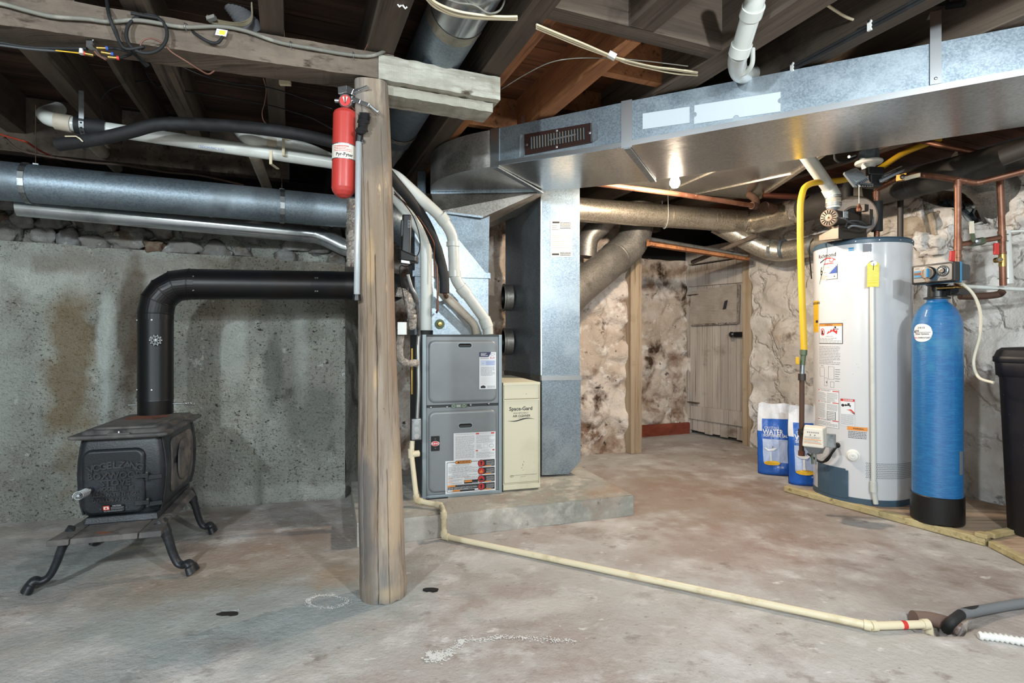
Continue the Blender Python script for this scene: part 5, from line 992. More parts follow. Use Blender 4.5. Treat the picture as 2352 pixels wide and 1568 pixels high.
for c, dr in [(V((pc.x, pc.y, 1.085)), a) for a in (-1.2, -2.35)]+[(V((pc.x, pc.y, .745)), a) for a in (-1.2, -2.35)]:
    m = MB(); n_ = V((math.cos(dr), math.sin(dr), 0)); m.lathe([(.005, 0), (.004, .003), (0, .004)], c+n_*(rp*1.0), 'bright_metal', 10, axis=n_); m.build('screw', sp_)
for t in (.03, .6, .61):
    for up in (.045, -.05):
        m = MB(); n_ = (-V((-he.y, he.x, 0))*.85+V((0, 0, up*9))).normalized(); m.lathe([(.0045, 0), (.003, .003)], hs_+he*t+V((0, 0, .02*t))+n_*rp*1.005, 'bright_metal', 10, axis=n_); m.build('screw', sp_)
th_n = V((.32, -.95, 0)).normalized(); c = V((pc.x, pc.y, 1.0)); m = MB(); thp = V((pc.x, pc.y, 1-(781-775)/1250*2.65))
n_ = V((.55, -.83, 0)).normalized(); m.lathe([(.028, 0), (.028, .005), (.022, .007), (.022, .004), (.0, .004)], thp+n_*rp, 'black_plastic', 28, axis=n_, mats=['zinc', 'black_plastic', 'black_plastic', 'grey_plastic'])
for k in range(10): a = k*.628; m.lathe([(.0022, 0), (.002, .001)], thp+n_*(rp+.0065)+(V((0, 0, 1))*math.sin(a)+V((-n_.y, n_.x, 0))*math.cos(a))*.0245, 'paper', 6, axis=n_)
for k in range(7): a = k*.897+.4; m.lathe([(.004, 0), (.0035, .001)], thp+n_*(rp+.0045)+(V((0, 0, 1))*math.sin(a)+V((-n_.y, n_.x, 0))*math.cos(a))*.013, 'chip_dark', 6, axis=n_)
m.lathe([(.005, 0), (.004, .01), (0, .011)], thp+n_*(rp+.004), 'bright_metal', 10, axis=n_); m.build('thermometer', sp_)
m = MB(); dv = se; a = V((pc.x, pc.y, .668)); m.tube([a-dv*.118, a+dv*.118], .003, 'zinc', 8)
pts = [a+dv*.12+dv*.0022*k+V((0, math.cos(k*1.2), math.sin(k*1.2)))*(.008+.0002*k) for k in range(22)]; m.tube(pts, .0018, 'bright_metal', 5); m.build('damper_handle', sp_)
# ------------------------------------------------------------------ platform of treated lumber
pf_ = G(1800, 1128, .0); pe_ = G(2262, 1254, .0); pd_ = (pe_-pf_).normalized(); pn_ = V((-pd_.y, pd_.x, 0)); pn_ = pn_ if pn_.x > 0 else -pn_
plat = thing('wood_platform', 'low treated lumber platform under the water heater and the softener', 'platform', (pf_+pe_)/2+pn_*.3, 0)
Lp = (pe_-pf_).length
m = MB(); m.hexa([pf_, pe_, pe_+pn_*.045, pf_+pn_*.045], [p+V((0, 0, .036)) for p in (pf_, pe_, pe_+pn_*.045, pf_+pn_*.045)], 'treated_wood'); m.build('edge_board', plat, bevel=.004)
m = MB(); a, b = pf_+pn_*.045+pd_*.12, pe_+pn_*.045; m.hexa([a, b, b+pn_*.70, a+pn_*.70], [p+V((0, 0, .032)) for p in (a, b, b+pn_*.70, a+pn_*.70)], 'ply_wood'); m.build('deck_sheet', plat)
c = pe_; e3 = G(2352, 1300, 0); ed = (e3-c).normalized(); m = MB(); a = c+pd_*.012; m.hexa([a, a+ed*1.1, a+ed*1.1+pn_*.045, a+pn_*.045], [p+V((0, 0, .03)) for p in (a, a+ed*1.1, a+ed*1.1+pn_*.045, a+pn_*.045)], 'treated_wood'); m.build('edge_board', plat, bevel=.004)
m = MB(); a = c+pd_*.012+pn_*.046; m.hexa([a, a+ed*1.1, a+ed*1.1+pn_*.68, a+pn_*.68], [p+V((0, 0, .027)) for p in (a, a+ed*1.1, a+ed*1.1+pn_*.68, a+pn_*.68)], 'ply_wood'); m.build('deck_sheet', plat)
m = MB(); a = pe_+pn_*.05+V((0, 0, .032)); b = G(2352, 1214, .035)+V((.15, .06, 0)); dv = (b-a).normalized(); m.bar(a+V((0, 0, .012)), b+V((0, 0, -.0)), .04, .024, 'treated_wood'); m.box(pe_-pd_*.015+pn_*.022+V((0, 0, .046)), (.05, .05, .02), 'treated_wood', rz=math.atan2(pd_.y, pd_.x)); m.build('cleat', plat, bevel=.003)
# ------------------------------------------------------------------ water heater
HC = V((2.163, 3.371, 0)); HR_ = .26; zb0, zt0 = .033, 1.555
wh = thing('water_heater', 'tall white gas water heater with slate blue lid standing on the platform', 'heater', HC+V((0, 0, zb0)), 0)
m = MB(); m.lathe([(HR_-.002, zb0+.03), (HR_, zb0+.032), (HR_, zt0)], (HC.x, HC.y, 0), 'heater_white', 96); m.build('jacket', wh)
m = MB(); m.lathe([(HR_-.004, zb0), (HR_+.002, zb0), (HR_+.002, zb0+.034), (HR_-.002, zb0+.036)], (HC.x, HC.y, 0), 'slate_blue', 96); m.build('base_ring', wh)
m = MB(); m.lathe([(HR_+.004, zt0-.008), (HR_+.005, zt0+.012), (HR_-.004, zt0+.024), (.05, zt0+.03), (0, zt0+.03)], (HC.x, HC.y, 0), 'slate_blue', 96); m.build('lid', wh)
for k in range(7):
    a = math.radians(205+k*26); m = MB(); n_ = V((math.cos(a), math.sin(a), 0)); m.lathe([(.005, 0), (.004, .003), (0, .004)], HC+n_*(HR_+.004)+V((0, 0, zt0+.004)), 'bright_metal', 10, axis=n_); m.build('screw', wh)
def hhit(px, py, r=HR_):
    dx = (px-CX)/F; A = dx*dx+1; B = -2*(dx*HC.x+HC.y); C_ = HC.x**2+HC.y**2-r*r; disc = max(0, B*B-4*A*C_); t = (-B-math.sqrt(disc))/(2*A)
    x, y = dx*t, t; return math.atan2(y-HC.y, x-HC.x), 1-(py-HY)/F*t
def hmap(px0, py0, px1, py1):
    """print area on the jacket between two pixel corners"""
    a0, z1 = hhit(px0, py0); a1, _ = hhit(px1, (py0+py1)/2); _, z0 = hhit(px0, py1)
    if a0 > 0: a0 -= 2*math.pi
    if a1 > 0: a1 -= 2*math.pi
    def f(x, y, off=0.0):
        a = a0+x/HR_; r = HR_+.0006+off; return V((HC.x+r*math.cos(a), HC.y+r*math.sin(a), z0+y))
    return f, (a1-a0)*HR_, z1-z0
# brand print
f, w_, h = hmap(1884, 585, 1919, 603); m = MB(); m.text(f, 'Richmond', w_*.45, h*.72, .033, 'ink', 0, bold=True)
pts = [(w_*t, h*(.05+.25*math.sin(t*4.2-.8))) for t in [k/12 for k in range(13)]]
for a, b in zip(pts, pts[1:]): m.poly(f, [a, b, (b[0], b[1]+.008), (a[0], a[1]+.008)], 'red' if a[0] > w_*.3 else 'ink', 0)
m.disc(f, w_*.78, h*.1, .016, .013, 'red', .0004); m.disc(f, w_*.78, h*.1, .011, .009, 'paper', .0008); m.lines(f, w_*.3, -h*.45, w_, -h*.2, 1, 'red', 0, 3, .5); m.build('brand_print', wh)
f, w_, h = hmap(1884, 612, 1924, 645); m = MB(); m.rect(f, 0, 0, w_, h, 'paper_warm', 0, nx=6); m.rect(f, w_*.4, 0, w_, h*.03, 'ink', .0006, nx=3); m.rect(f, w_*.975, 0, w_, h, 'ink', .0006); m.text(f, '6', w_*.10, h*.62, .075, 'ink', .0006, sx=.55, bold=True); m.text(f, 'YEAR', w_*.32, h*.52, .010, 'ink', .0006); m.text(f, 'Limited', w_*.5, h*.85, .011, 'grey_ink', .0006)
for k in range(6): m.rect(f, w_*(.58+.065*k), h*.40, w_*(.645+.065*k), h*(.46+.085*k), 'blue_ink', .0008)
m.lines(f, w_*.03, h*.04, w_*.5, h*.36, 6, 'grey_ink', .0006, 8); m.disc(f, w_*.85, h*.2, .004, .004, 'ink', .0008); m.build('warranty_label', wh)
f, w_, h = hmap(1949, 569, 1961, 579); m = MB(); m.rect(f, 0, 0, w_, h, 'sky_blue', 0, nx=2); m.text(f, 'energy', w_*.45, h*.6, .011, 'paper', .0006); m.rect(f, 0, 0, w_, h*.2, 'paper', .0006); m.build('energy_sticker', wh)
f, w_, h = hmap(1981, 554, 2003, 579); m = MB(); m.lines(f, 0, 0, w_, h, 9, 'grey_ink', 0, 4, .5); m.rect(f, w_*.05, 0, w_*.95, h*.7, 'grey_ink', 0, nx=3); m.build('fine_print', wh)
f, w_, h = hmap(1869, 692, 1880, 763); m = MB(); m.rect(f, 0, 0, w_, h, 'yellow', 0, nx=4); m.text(f, 'ENERGYGUIDE', w_*.4, h*.92, .02, 'ink', .0006, bold=True); m.rect(f, w_*.6, h*.3, w_*.95, h*.38, 'ink', .0006)
for k in range(7): m.rect(f, 0, h*(.1+.11*k), w_*.7, h*(.1+.11*k)+.0015, 'ink', .0006)
m.build('energy_guide', wh, label='yellow energy guide label at the left edge')
f, w_, h = hmap(1882, 743, 1936, 789); m = MB(); m.rect(f, 0, 0, w_, h, 'ink', 0, nx=8); m.rect(f, .004, .004, w_-.004, h-.004, 'paper', .0005, nx=8); m.rect(f, .004, h*.86, w_-.004, h-.004, 'orange', .001, nx=8); m.text(f, 'WARNING', w_*.48, h*.915, .011, 'ink', .0014, bold=True)
m.disc(f, w_*.2, h*.58, .017, .022, 'red', .001); m.disc(f, w_*.2, h*.58, .013, .017, 'paper', .0014); m.rect(f, w_*.15, h*.46, w_*.24, h*.66, 'ink', .0018); m.poly(f, [(w_*.1, h*.72), (w_*.12, h*.74), (w_*.3, h*.45), (w_*.28, h*.43)], 'red', .0022)
m.poly(f, [(w_*.40, h*.48), (w_*.47, h*.62), (w_*.52, h*.58), (w_*.58, h*.72), (w_*.63, h*.64), (w_*.68, h*.78), (w_*.74, h*.62), (w_*.82, h*.68), (w_*.80, h*.48)], 'red', .001); m.disc(f, w_*.74, h*.8, .006, .006, 'ink', .0014); m.rect(f, w_*.68, h*.70, w_*.86, h*.73, 'ink', .0014); m.text(f, 'FLAMMABLE VAPORS', w_*.5, h*.36, .006, 'ink', .001); m.lines(f, w_*.06, h*.05, w_*.94, h*.3, 4, 'grey_ink', .001, 3, .4); m.build('warning_label', wh, label='black bordered warning label with red flame')
f, w_, h = hmap(1882, 794, 1930, 836); m = MB(); m.lines(f, 0, 0, w_, h, 12, 'grey_ink', 0, 44, .35); m.build('fine_print', wh)
f, w_, h = hmap(1882, 838, 1930, 889); m = MB()
for a, b, c, d in ((.05, .5, .3, .9), (.5, .4, .75, .95), (.3, .1, .45, .45), (.6, .05, .75, .3)):
    for q in ((a, b, a+.015, d), (c, b, c+.015, d), (a, b, c, b+.015), (a, d, c, d+.015)): m.rect(f, w_*q[0], h*q[1], w_*q[2], h*q[3], 'grey_ink', 0)
m.lines(f, w_*.8, h*.3, w_, h*.9, 6, 'grey_ink', 0, 5, .3); m.poly(f, [(w_*.4, h*.3), (w_*.46, h*.3), (w_*.43, h*.2)], 'ink', 0); m.text(f, 'VERTICAL', w_*.2, h*.98, .006, 'ink', 0); m.build('wiring_print', wh)
f, w_, h = hmap(1880, 891, 1927, 975); m = MB(); m.rect(f, -.002, -.002, w_, h, 'grey_ink', 0, nx=6); m.rect(f, 0, 0, w_-.002, h-.002, 'paper', .0005, nx=6)
for y in (.95, .645, .17): m.rect(f, 0, h*y, w_*.12, h*(y+.02), 'red', .001); m.rect(f, w_*.75, h*y, w_-.002, h*(y+.02), 'red', .001, nx=2); m.text(f, 'FOR YOUR SAFETY', w_*.43, h*(y+.01), .009, 'ink', .001)
m.lines(f, .003, h*.68, w_*.45, h*.92, 9, 'grey_ink', .001, 51, .35); m.lines(f, w_*.5, h*.68, w_*.95, h*.92, 9, 'grey_ink', .001, 52, .35); m.lines(f, .003, h*.22, w_*.42, h*.62, 14, 'grey_ink', .001, 53, .35); m.lines(f, w_*.5, h*.45, w_*.95, h*.62, 6, 'grey_ink', .001, 54, .35); m.lines(f, .003, h*.03, w_*.95, h*.14, 3, 'grey_ink', .001, 55, .35)
m.rect(f, w_*.5, h*.2, w_*.88, h*.42, 'ink', .0008, nx=2); m.rect(f, w_*.52, h*.21, w_*.86, h*.41, 'paper', .0014, nx=2); m.lines(f, w_*.54, h*.22, w_*.84, h*.4, 4, 'grey_ink', .002, 56, .4); m.build('operating_label', wh)
f, w_, h = hmap(1931, 915, 1963, 976); m = MB(); m.rect(f, -.001, -.001, w_+.001, h+.001, 'grey_ink', 0, nx=4); m.rect(f, 0, 0, w_, h, 'paper', .0005, nx=4); m.rect(f, 0, h*.915, w_, h, 'red', .001, nx=4); m.text(f, 'DANGER', w_*.55, h*.957, .0125, 'paper', .0014, bold=True)
m.disc(f, w_*.17, h*.76, .009, .008, 'ink', .001); m.disc(f, w_*.38, h*.77, .006, .006, 'ink', .001); m.rect(f, w_*.4, h*.75, w_*.72, h*.79, 'ink', .001); m.rect(f, w_*.66, h*.71, w_*.73, h*.79, 'ink', .001); m.rect(f, w_*.5, h*.79, w_*.66, h*.85, 'ink', .001)
m.poly(f, [(w_*.42, h*.6), (w_*.7, h*.58), (w_, h*.46), (w_, h*.52), (w_*.75, h*.63)], 'red', .001); m.poly(f, [(w_*.6, h*.57), (w_, h*.44), (w_, h*.47)], 'ink', .0014); m.lines(f, w_*.04, h*.03, w_*.95, h*.44, 11, 'grey_ink', .001, 58, .38); m.build('danger_label', wh, label='white danger label with tap and hand')
f, w_, h = hmap(1946, 978, 1993, 1005); m = MB(); m.rect(f, 0, h*.68, w_, h, 'orange', 0, nx=5); m.text(f, 'WARNING', w_*.55, h*.84, .011, 'ink', .0006, bold=True); m.lines(f, w_*.05, 0, w_*.95, h*.64, 5, 'ink', 0, 61, .38); m.build('warning_label', wh, label='orange topped warning print')
# slate access cover
f, w_, h = hmap(1880, 1060, 1949, 1124); m = MB(); m.rect(f, 0, 0, w_*.93, h, 'slate_blue', .004, nx=10); m.rect(f, w_*.9, h*.02, w_, h*.95, 'slate_blue', .004, nx=3); m.rect(f, 0, 0, w_, .001, 'ink', .002, nx=8); m.build('access_cover', wh)
f, w_, h = hmap(1988, 1061, 2093, 1098); m = MB(); nn = int(w_/.0075)
for j in range(9):
    for i in range(nn):
        x = (i+.5*(j % 2)+.4)*.0075; y = h*(j+.5)/9; m.poly(f, [(x-.0022, y), (x, y-.0032), (x+.0022, y), (x, y+.0032)], 'chip_dark', 0)
o = m.build('vent_holes', wh); o['kind'] = 'stuff'
def hpt(px, py, off=0.0):
    a, z = hhit(px, py); return V((HC.x+(HR_+off)*math.cos(a), HC.y+(HR_+off)*math.sin(a), z)), V((math.cos(a), math.sin(a), 0))
p, n_ = hpt(1960, 1046); m = MB(); m.lathe([(.037, 0), (.037, .004), (.028, .010), (.026, .018), (.014, .02), (.013, .026), (.006, .026), (.005, .02), (0, .02)], p, 'white_plastic', 8 and 28, axis=n_); m.build('drain_cap', wh)
p, n_ = hpt(1924, 1022); m = MB(); m.lathe([(.016, 0), (.016, .005), (.009, .009), (0, .009)], p, 'black_plastic', 20, axis=n_); q_, _ = hpt(1895, 1060, .03); q2, _ = hpt(1878, 1042, .06)
m.tube(bez([p+n_*.006, p+n_*.03+V((0, 0, -.02)), hpt(1908, 1052, .03)[0], q_, q2], 8), .0065, 'black_rubber', 8); m.tube(bez([p+n_*.006, p+n_*.025+V((-.01, 0, -.03)), hpt(1905, 1058, .02)[0], hpt(1888, 1058, .04)[0]], 8), .004, 'black_rubber', 8); m.build('sensor_cable', wh)
p, n_ = hpt(1907, 1008); m = MB(); m.lathe([(.024, -.002), (.024, .008), (.018, .012), (0, .012)], p, 'black_plastic', 20, axis=n_); m.lathe([(.02, .01), (.02, .05)], p, 'zinc', 8, axis=n_)
gv = m.build('burner_fitting', wh)
# gas control
gc, gn = hpt(1880, 1000, .085); gt = V((-gn.y, gn.x, 0)); ctl = thing('gas_control', None, None, gc, 0); ctl.parent = wh; ctl.matrix_parent_inverse = Matrix.Identity(4); ctl.location = gc-HC-V((0, 0, zb0)); WM['gas_control'] = Matrix.Translation(gc)
ca = math.radians(-128); cn = V((math.cos(ca), math.sin(ca), 0)); ct = V((-cn.y, cn.x, 0))
def GC(x, y, z): return P(1870, 1003, 3.0)+ct*x+cn*y+V((0, 0, z))
m = MB(); m.hexa([GC(-.058, -.05, -.052), GC(.058, -.05, -.052), GC(.052, .045, -.052), GC(-.052, .045, -.052)], [GC(-.056, -.05, .058), GC(.056, -.05, .058), GC(.046, .030, .052), GC(-.046, .030, .052)], 'paper_warm'); m.build('housing', ctl, bevel=.008, seg=3)
f = quadmap(GC(-.048, .046, -.045), GC(.048, .046, -.045), GC(.043, .034, .045), GC(-.043, .034, .045), .095, .09); m = MB()
for k in range(6): m.disc(f, .02+.011*k, .074, .0035, .004, 'grey_ink', .003)
m.disc(f, .035, .06, .004, .004, 'grey_ink', .003); m.disc(f, .058, .06, .004, .004, 'grey_ink', .003); m.rect(f, .004, .034, .09, .037, 'orange', .003); m.rect(f, .004, .016, .09, .018, 'orange', .003); m.lines(f, .006, .04, .088, .052, 2, 'grey_ink', .003, 71, .3); m.lines(f, .006, .02, .088, .032, 2, 'grey_ink', .003, 72, .3); m.build('control_print', ctl)
m = MB(); m.hexa([GC(-.03, -.05, -.095), GC(.035, -.05, -.095), GC(.02, .02, -.09), GC(-.02, .02, -.09)], [GC(-.05, -.05, -.05), GC(.052, -.05, -.05), GC(.045, .04, -.05), GC(-.045, .04, -.05)], 'grey_plastic'); m.tube([GC(-.01, .0, -.09), GC(-.008, .0, -.15)], .006, 'verdigris', 10); m.tube([GC(.008, .0, -.09), GC(.008, .0, -.15)], .005, 'zinc', 10)
m.box(GC(.075, -.05, -.02), (.04, .04, .07), 'zinc', rz=ca); m.tube(bez([GC(.07, -.05, -.055), GC(.06, -.04, -.1), GC(.02, -.02, -.13)], 8), .0018, 'zinc', 6); m.build('valve_body', ctl, bevel=.003)
# discharge pipe on the front and the yellow tag
p1, n_ = hpt(2004, 640, .028); p1.z = 1.42; p2 = V((p1.x, p1.y, 0)); z = lambda py: 1-(py-775)/1250*p1.y
a = V((p1.x, p1.y, z(606))); b = V((p1.x-.0, p1.y, z(1106))); a.x -= .008
o = pipe_thing('discharge_pipe', 'thin white plastic pipe running down the front of the water heater', 'pipe', [a-n_*.03, a, b], .0135, 'pvc', fil=.012, n=18)
m = MB(); m.tube([b+V((0, 0, .0)), b-V((0, 0, .058))], .0175, 'pvc', 18); m.build('coupling', o); m = MB(); m.tube([b-V((0, 0, .05)), b+V((.012, 0, -.125))], .0135, 'pvc', 18); m.build('tail_piece', o)
m = MB(); m.lathe([(.017, 0), (.017, .01), (.008, .014)], a-n_*.012+V((0, 0, .002)), 'zinc', 16, axis=n_); m.build('relief_valve', wh)
m = MB(); tp_ = V((a.x, a.y, 0))+n_*.018; tt = V((-n_.y, n_.x, 0)); f = quadmap(V((tp_.x, tp_.y, z(659)))-tt*.031, V((tp_.x, tp_.y, z(659)))+tt*.027, V((tp_.x, tp_.y, z(602)))+tt*.03, V((tp_.x, tp_.y, z(602)))-tt*.028, .058, .15)
m.solid_sheet(f, [(0, 0), (.058, 0), (.058, .135), (.045, .15), (.013, .15), (0, .135)], .001, 'yellow_tag'); m.lines(f, .006, .04, .052, .12, 10, 'brass', .002, 81, .3); m.rect(f, .005, .01, .053, .012, 'brass', .002); m.rect(f, .005, .03, .053, .032, 'brass', .002); m.disc(f, .03, .14, .016, .014, 'zinc', .003); m.tube([f(.03, .14, .005), f(.028, .10, .006)], .0015, 'dark_grey', 6); m.build('yellow_tag', label='yellow tag hanging at the top of the white discharge pipe', cat='tag')
# ------------------------------------------------------------------ vent blower on top of the heater
zl = zt0+.03; bl = thing('vent_blower', 'dark brown vent blower with round motor on top of the water heater', 'blower', V((2.03, 3.3, zl)), 0)
bc = P(1958, 500, 3.28); an = V((-.30, -.95, 0)).normalized(); at = V((-an.y, an.x, 0))
m = MB(); m.lathe([(.055, .03), (.118, .03), (.128, .02), (.128, -.05), (.118, -.06), (0, -.06)], bc, 'brown_steel', 40, axis=an, mats=['brown_steel', 'brown_steel', 'pipe_dark', 'pipe_dark', 'pipe_dark']); m.build('scroll_housing', bl)
m = MB(); m.lathe([(.055, .031), (.055, 0), (0, 0)], bc, 'chip_dark', 32, axis=an, mats=['brown_steel', 'chip_dark']); m.lathe([(.058, .03), (.062, .036), (.066, .03)], bc, 'brown_steel', 32, axis=an); m.build('inlet_ring', bl)
m = MB(); q0_ = bc+an*.01+V((0.0, 0, -.02)); md = (P(1905, 500, 3.12)-q0_).normalized(); ml = P(1905, 500, 3.12); m.tube([ml, q0_+V((0, 0, .0))], .047, 'pipe_dark', 28); mo = m.build('motor', bl)
m = MB(); md = (ml-q0_).normalized(); xx = md.orthogonal().normalized(); yy = md.cross(xx); m.lathe([(.049, -.004), (.049, .006), (.042, .010), (0, .012)], ml, 'brown_steel', 28, axis=md)
for k in range(16): a = k*math.pi/8; c = ml+md*.0115+(xx*math.cos(a)+yy*math.sin(a))*.031; rd = (xx*math.cos(a)+yy*math.sin(a)); m.bar(c-rd*.011, c+rd*.011, .005, .002, 'chip_dark', up=md)
m.lathe([(.006, .01), (.004, .016), (0, .017)], ml, 'copper', 12, axis=md); m.build('end_bell', mo)
m = MB(); m.hexa([P(1928, 550, 3.12)+V((0, 0, -.0)), P(1990, 545, 3.2), P(1992, 545, 3.45), P(1930, 550, 3.4)], [P(1926, 518, 3.12), P(1990, 514, 3.2), P(1992, 514, 3.45), P(1930, 518, 3.4)], 'pipe_dark'); m.build('blower_base', bl)
m = MB(); m.hexa([P(1881, 553, 3.22), P(1926, 548, 3.1), P(1936, 548, 3.35), P(1893, 553, 3.42)], [P(1881, 541, 3.22), P(1926, 516, 3.1), P(1936, 516, 3.35), P(1893, 541, 3.42)], 'brown_steel'); m.build('draft_box', bl, bevel=.003)
m = MB(); m.tube(bez([P(1948, 523, 3.06), P(1960, 518, 3.04), P(1990, 522, 3.06), P(2004, 517, 3.1), P(2005, 500, 3.16)], 8), .006, 'grey_plastic', 8); m.tube(bez([P(1923, 500, 3.06), P(1940, 502, 3.02), P(1955, 512, 3.04), P(1980, 512, 3.1)], 8), .005, 'dark_grey', 8); m.tube(bez([P(1942, 520, 3.07), P(1950, 508, 3.03), P(1975, 508, 3.03), P(1990, 518, 3.1)], 8), .004, 'dark_grey', 8); m.build('wiring', bl)
m = MB(); m.box(P(1942, 493, 3.1), (.03, .006, .04), 'zinc'); m.box(P(1985, 478, 3.16), (.035, .03, .04), 'pipe_dark', rz=.4); m.box(P(1992, 500, 3.16), (.03, .05, .09), 'pipe_dark', rz=.4); m.build('bracket', bl, bevel=.002)
o = pipe_thing('heater_vent', 'white plastic vent pipe slanting down from the big duct to the heater blower', 'pipe', [P(1836, 335, 3.02), P(1903, 430, 3.26), P(1914, 456, 3.27), P(1914, 478, 3.27)], .037, 'pvc', fil=.035, n=20)
m = MB(); m.tube([P(1903, 431, 3.262), P(1913, 448, 3.27), P(1914, 452, 3.27)], .0425, 'pvc', 20); m.build('elbow', o)
m = MB()
m.tube([P(1914, 447, 3.27), P(1914, 474, 3.27)], .041, 'pvc_dusty', 20); m.tube([P(1912, 474, 3.27), P(1910, 492, 3.27)], .028, 'grey_plastic', 16)
for y in (451, 455, 468, 472): m.tube([P(1914, y-1, 3.27), P(1914, y+1, 3.27)], .044, 'zinc', 20)
m.build('clamped_sleeve', o)
m = MB(); m.tube(fillet([P(1947, 463, 3.44), P(1946, 425, 3.44), P(1965, 412, 3.5), P(2000, 400, 3.55)], .06), .032, 'black_rubber', 16); m.build('vent_elbow', label='black rubber elbow standing behind the heater blower', cat='pipe')
# ------------------------------------------------------------------ softener tank and control head
TC = V((2.247, 2.877, 0)); tz = .034
tk = thing('softener_tank', 'slim blue water softener tank with black base boot', 'tank', TC+V((0, 0, tz)), 0)
m = MB(); m.lathe([(.104, .09), (.110, .12), (.110, 1.04), (.108, 1.075), (.100, 1.11), (.085, 1.145), (.064, 1.172), (.048, 1.185), (.044, 1.195), (.046, 1.205), (.04, 1.206)], TC, 'tank_blue', 64); m.build('shell', tk)
m = MB(); m.lathe([(.113, tz), (.117, tz+.01), (.116, tz+.14), (.112, tz+.144)], TC, 'black_plastic', 56); m.build('base_boot', tk)
def tpt(a, z, off=0.0): return V((TC.x+(.110+off)*math.cos(a), TC.y+(.110+off)*math.sin(a), z))
a_c = math.atan2(-TC.y, -TC.x)-.62
def tf(x, y, off=0.0): return tpt(a_c+x/.11, 1.025+y, off+.0008)
m = MB()
for r_, mt, of in ((1, 'paper', 0),): m.poly(tf, [(.052*math.copysign(abs(math.cos(a))**.8, math.cos(a)), .049*math.copysign(abs(math.sin(a))**.8, math.sin(a))) for a in [2*math.pi*k/32 for k in range(32)]], 'paper', 0) if False else None
# curved sticker as a strip grid so that it hugs the shell
nn = 16
for i in range(nn):
    x0_, x1_ = -.05+.1*i/nn, -.05+.1*(i+1)/nn; hh = lambda x: .047*(1-abs(x/.0501)**2.3)**(1/2.3); m.poly(tf, [(x0_, -hh(x0_)), (x1_, -hh(x1_)), (x1_, hh(x1_)), (x0_, hh(x0_))], 'paper', 0)
m.text(tf, '2/4/10', -.002, .026, .015, 'ink', .0006); m.text(tf, 'A', -.040, .006, .020, 'ink', .0006, bold=True); m.text(tf, 'DDIE', -.024, .010, .013, 'ink', .0006, sx=.75, bold=True); m.rect(tf, -.044, .0015, .042, .0035, 'ink', .0006, nx=8); m.text(tf, 'Water Systems', .0, -.006, .0115, 'ink', .0006, bold=True); m.text(tf, 'Blain\'s', -.031, -.026, .011, 'red', .0006); m.text(tf, 'FARM & FLEET', .013, -.026, .0095, 'ink', .0006, bold=True); m.rect(tf, -.044, -.014, -.02, -.0135, 'grey_ink', .0006)
m.build('dealer_sticker', tk, label='white dealer sticker on the blue shell')
a2 = math.atan2(-TC.y, -TC.x)+.95
m = MB(); m.rect(lambda x, y, off=0.0: tpt(a2+x/.11, .30+y, off+.001), 0, 0, .03, .12, 'grey_plastic', 0, nx=3); m.build('side_label', tk)
hd_ = thing('softener_control', 'softener control head with round dials on top of the blue tank', 'control head', TC+V((0, 0, 1.21)), 0)
cd = V((.378, -.926, 0)).normalized(); cw = V((.926, .378, 0)); c0_ = V((2.100, 2.862, 1.277))
def CH(x, y, z): return c0_+cd*x+cw*y+V((0, 0, z))
m = MB(); m.hexa([CH(0, 0, 0), CH(.203, 0, 0), CH(.203, .055, 0), CH(0, .055, 0)], [CH(0, 0, .098), CH(.203, 0, .098), CH(.203, .055, .098), CH(0, .055, .098)], 'black_plastic'); m.hexa([CH(.008, .055, .006), CH(.2, .055, .006), CH(.2, .13, .012), CH(.008, .13, .012)], [CH(.008, .055, .094), CH(.2, .055, .094), CH(.2, .13, .088), CH(.008, .13, .088)], 'dark_grey'); m.build('case', hd_, bevel=.006, seg=3)
m = MB(); m.hexa([CH(-.0015, .04, -.0015), CH(.2045, .04, -.0015), CH(.2045, .056, -.0015), CH(-.0015, .056, -.0015)], [CH(-.0015, .04, .0995), CH(.2045, .04, .0995), CH(.2045, .056, .0995), CH(-.0015, .056, .0995)], 'sky_blue'); m.build('blue_band', hd_, bevel=.004)
f = lambda x, y, off=0.0: CH(x, -off, y); m = MB(); m.rect(f, .012, .009, .19, .089, 'bright_metal', .001, rad=.006)
for y0, y1, mt in ((.062, .068, 'sky_blue'), (.046, .06, 'terracotta'), (.037, .045, 'sky_blue'), (.030, .035, 'slate_blue')): m.rect(f, .014, y0, .12, y1, mt, .0016)
m.poly(f, [(.09, .012), (.12, .012), (.15, .05), (.12, .05)], 'slate_blue', .002); m.text(f, 'METERED', .152, .0165, .008, 'ink', .0018); m.text(f, 'FLECK', .03, .08, .007, 'ink', .0018); m.poly(f, [(.035, .052), (.055, .058), (.055, .046)], 'red', .003); m.build('face_plate', hd_)
m = MB(); c = CH(.085, -.001, .052); nx_ = -cw; m.lathe([(.034, 0), (.034, .008), (.030, .014), (.026, .015), (.0, .014)], c, 'brown_steel', 32, axis=nx_, mats=['black_plastic', 'black_plastic', 'brown_steel', 'brown_steel']); m.bar(c-cw*.022-V((0, 0, .024)), c-cw*.022+V((0, 0, .024)), .012, .016, 'bright_metal', up=(0, 0, 1) and cw); m.bar(c-cw*.022+cd*.008-V((0, 0, .022)), c-cw*.022+cd*.008+V((0, 0, .022)), .006, .016, 'sky_blue', up=cw); m.lathe([(.012, 0), (.012, .012), (.007, .016)], c-V((0, 0, .036)), 'brown_steel', 16, axis=nx_); m.build('main_dial', hd_)
m = MB(); c = CH(.148, -.001, .058); m.lathe([(.028, 0), (.028, .004), (.024, .006), (.022, .004), (.013, .004), (.012, .010), (.008, .011), (0, .008)], c, 'brown_steel', 32, axis=nx_, mats=['black_plastic', 'zinc', 'black_plastic', 'dark_grey', 'black_plastic', 'zinc', 'brown_steel'])
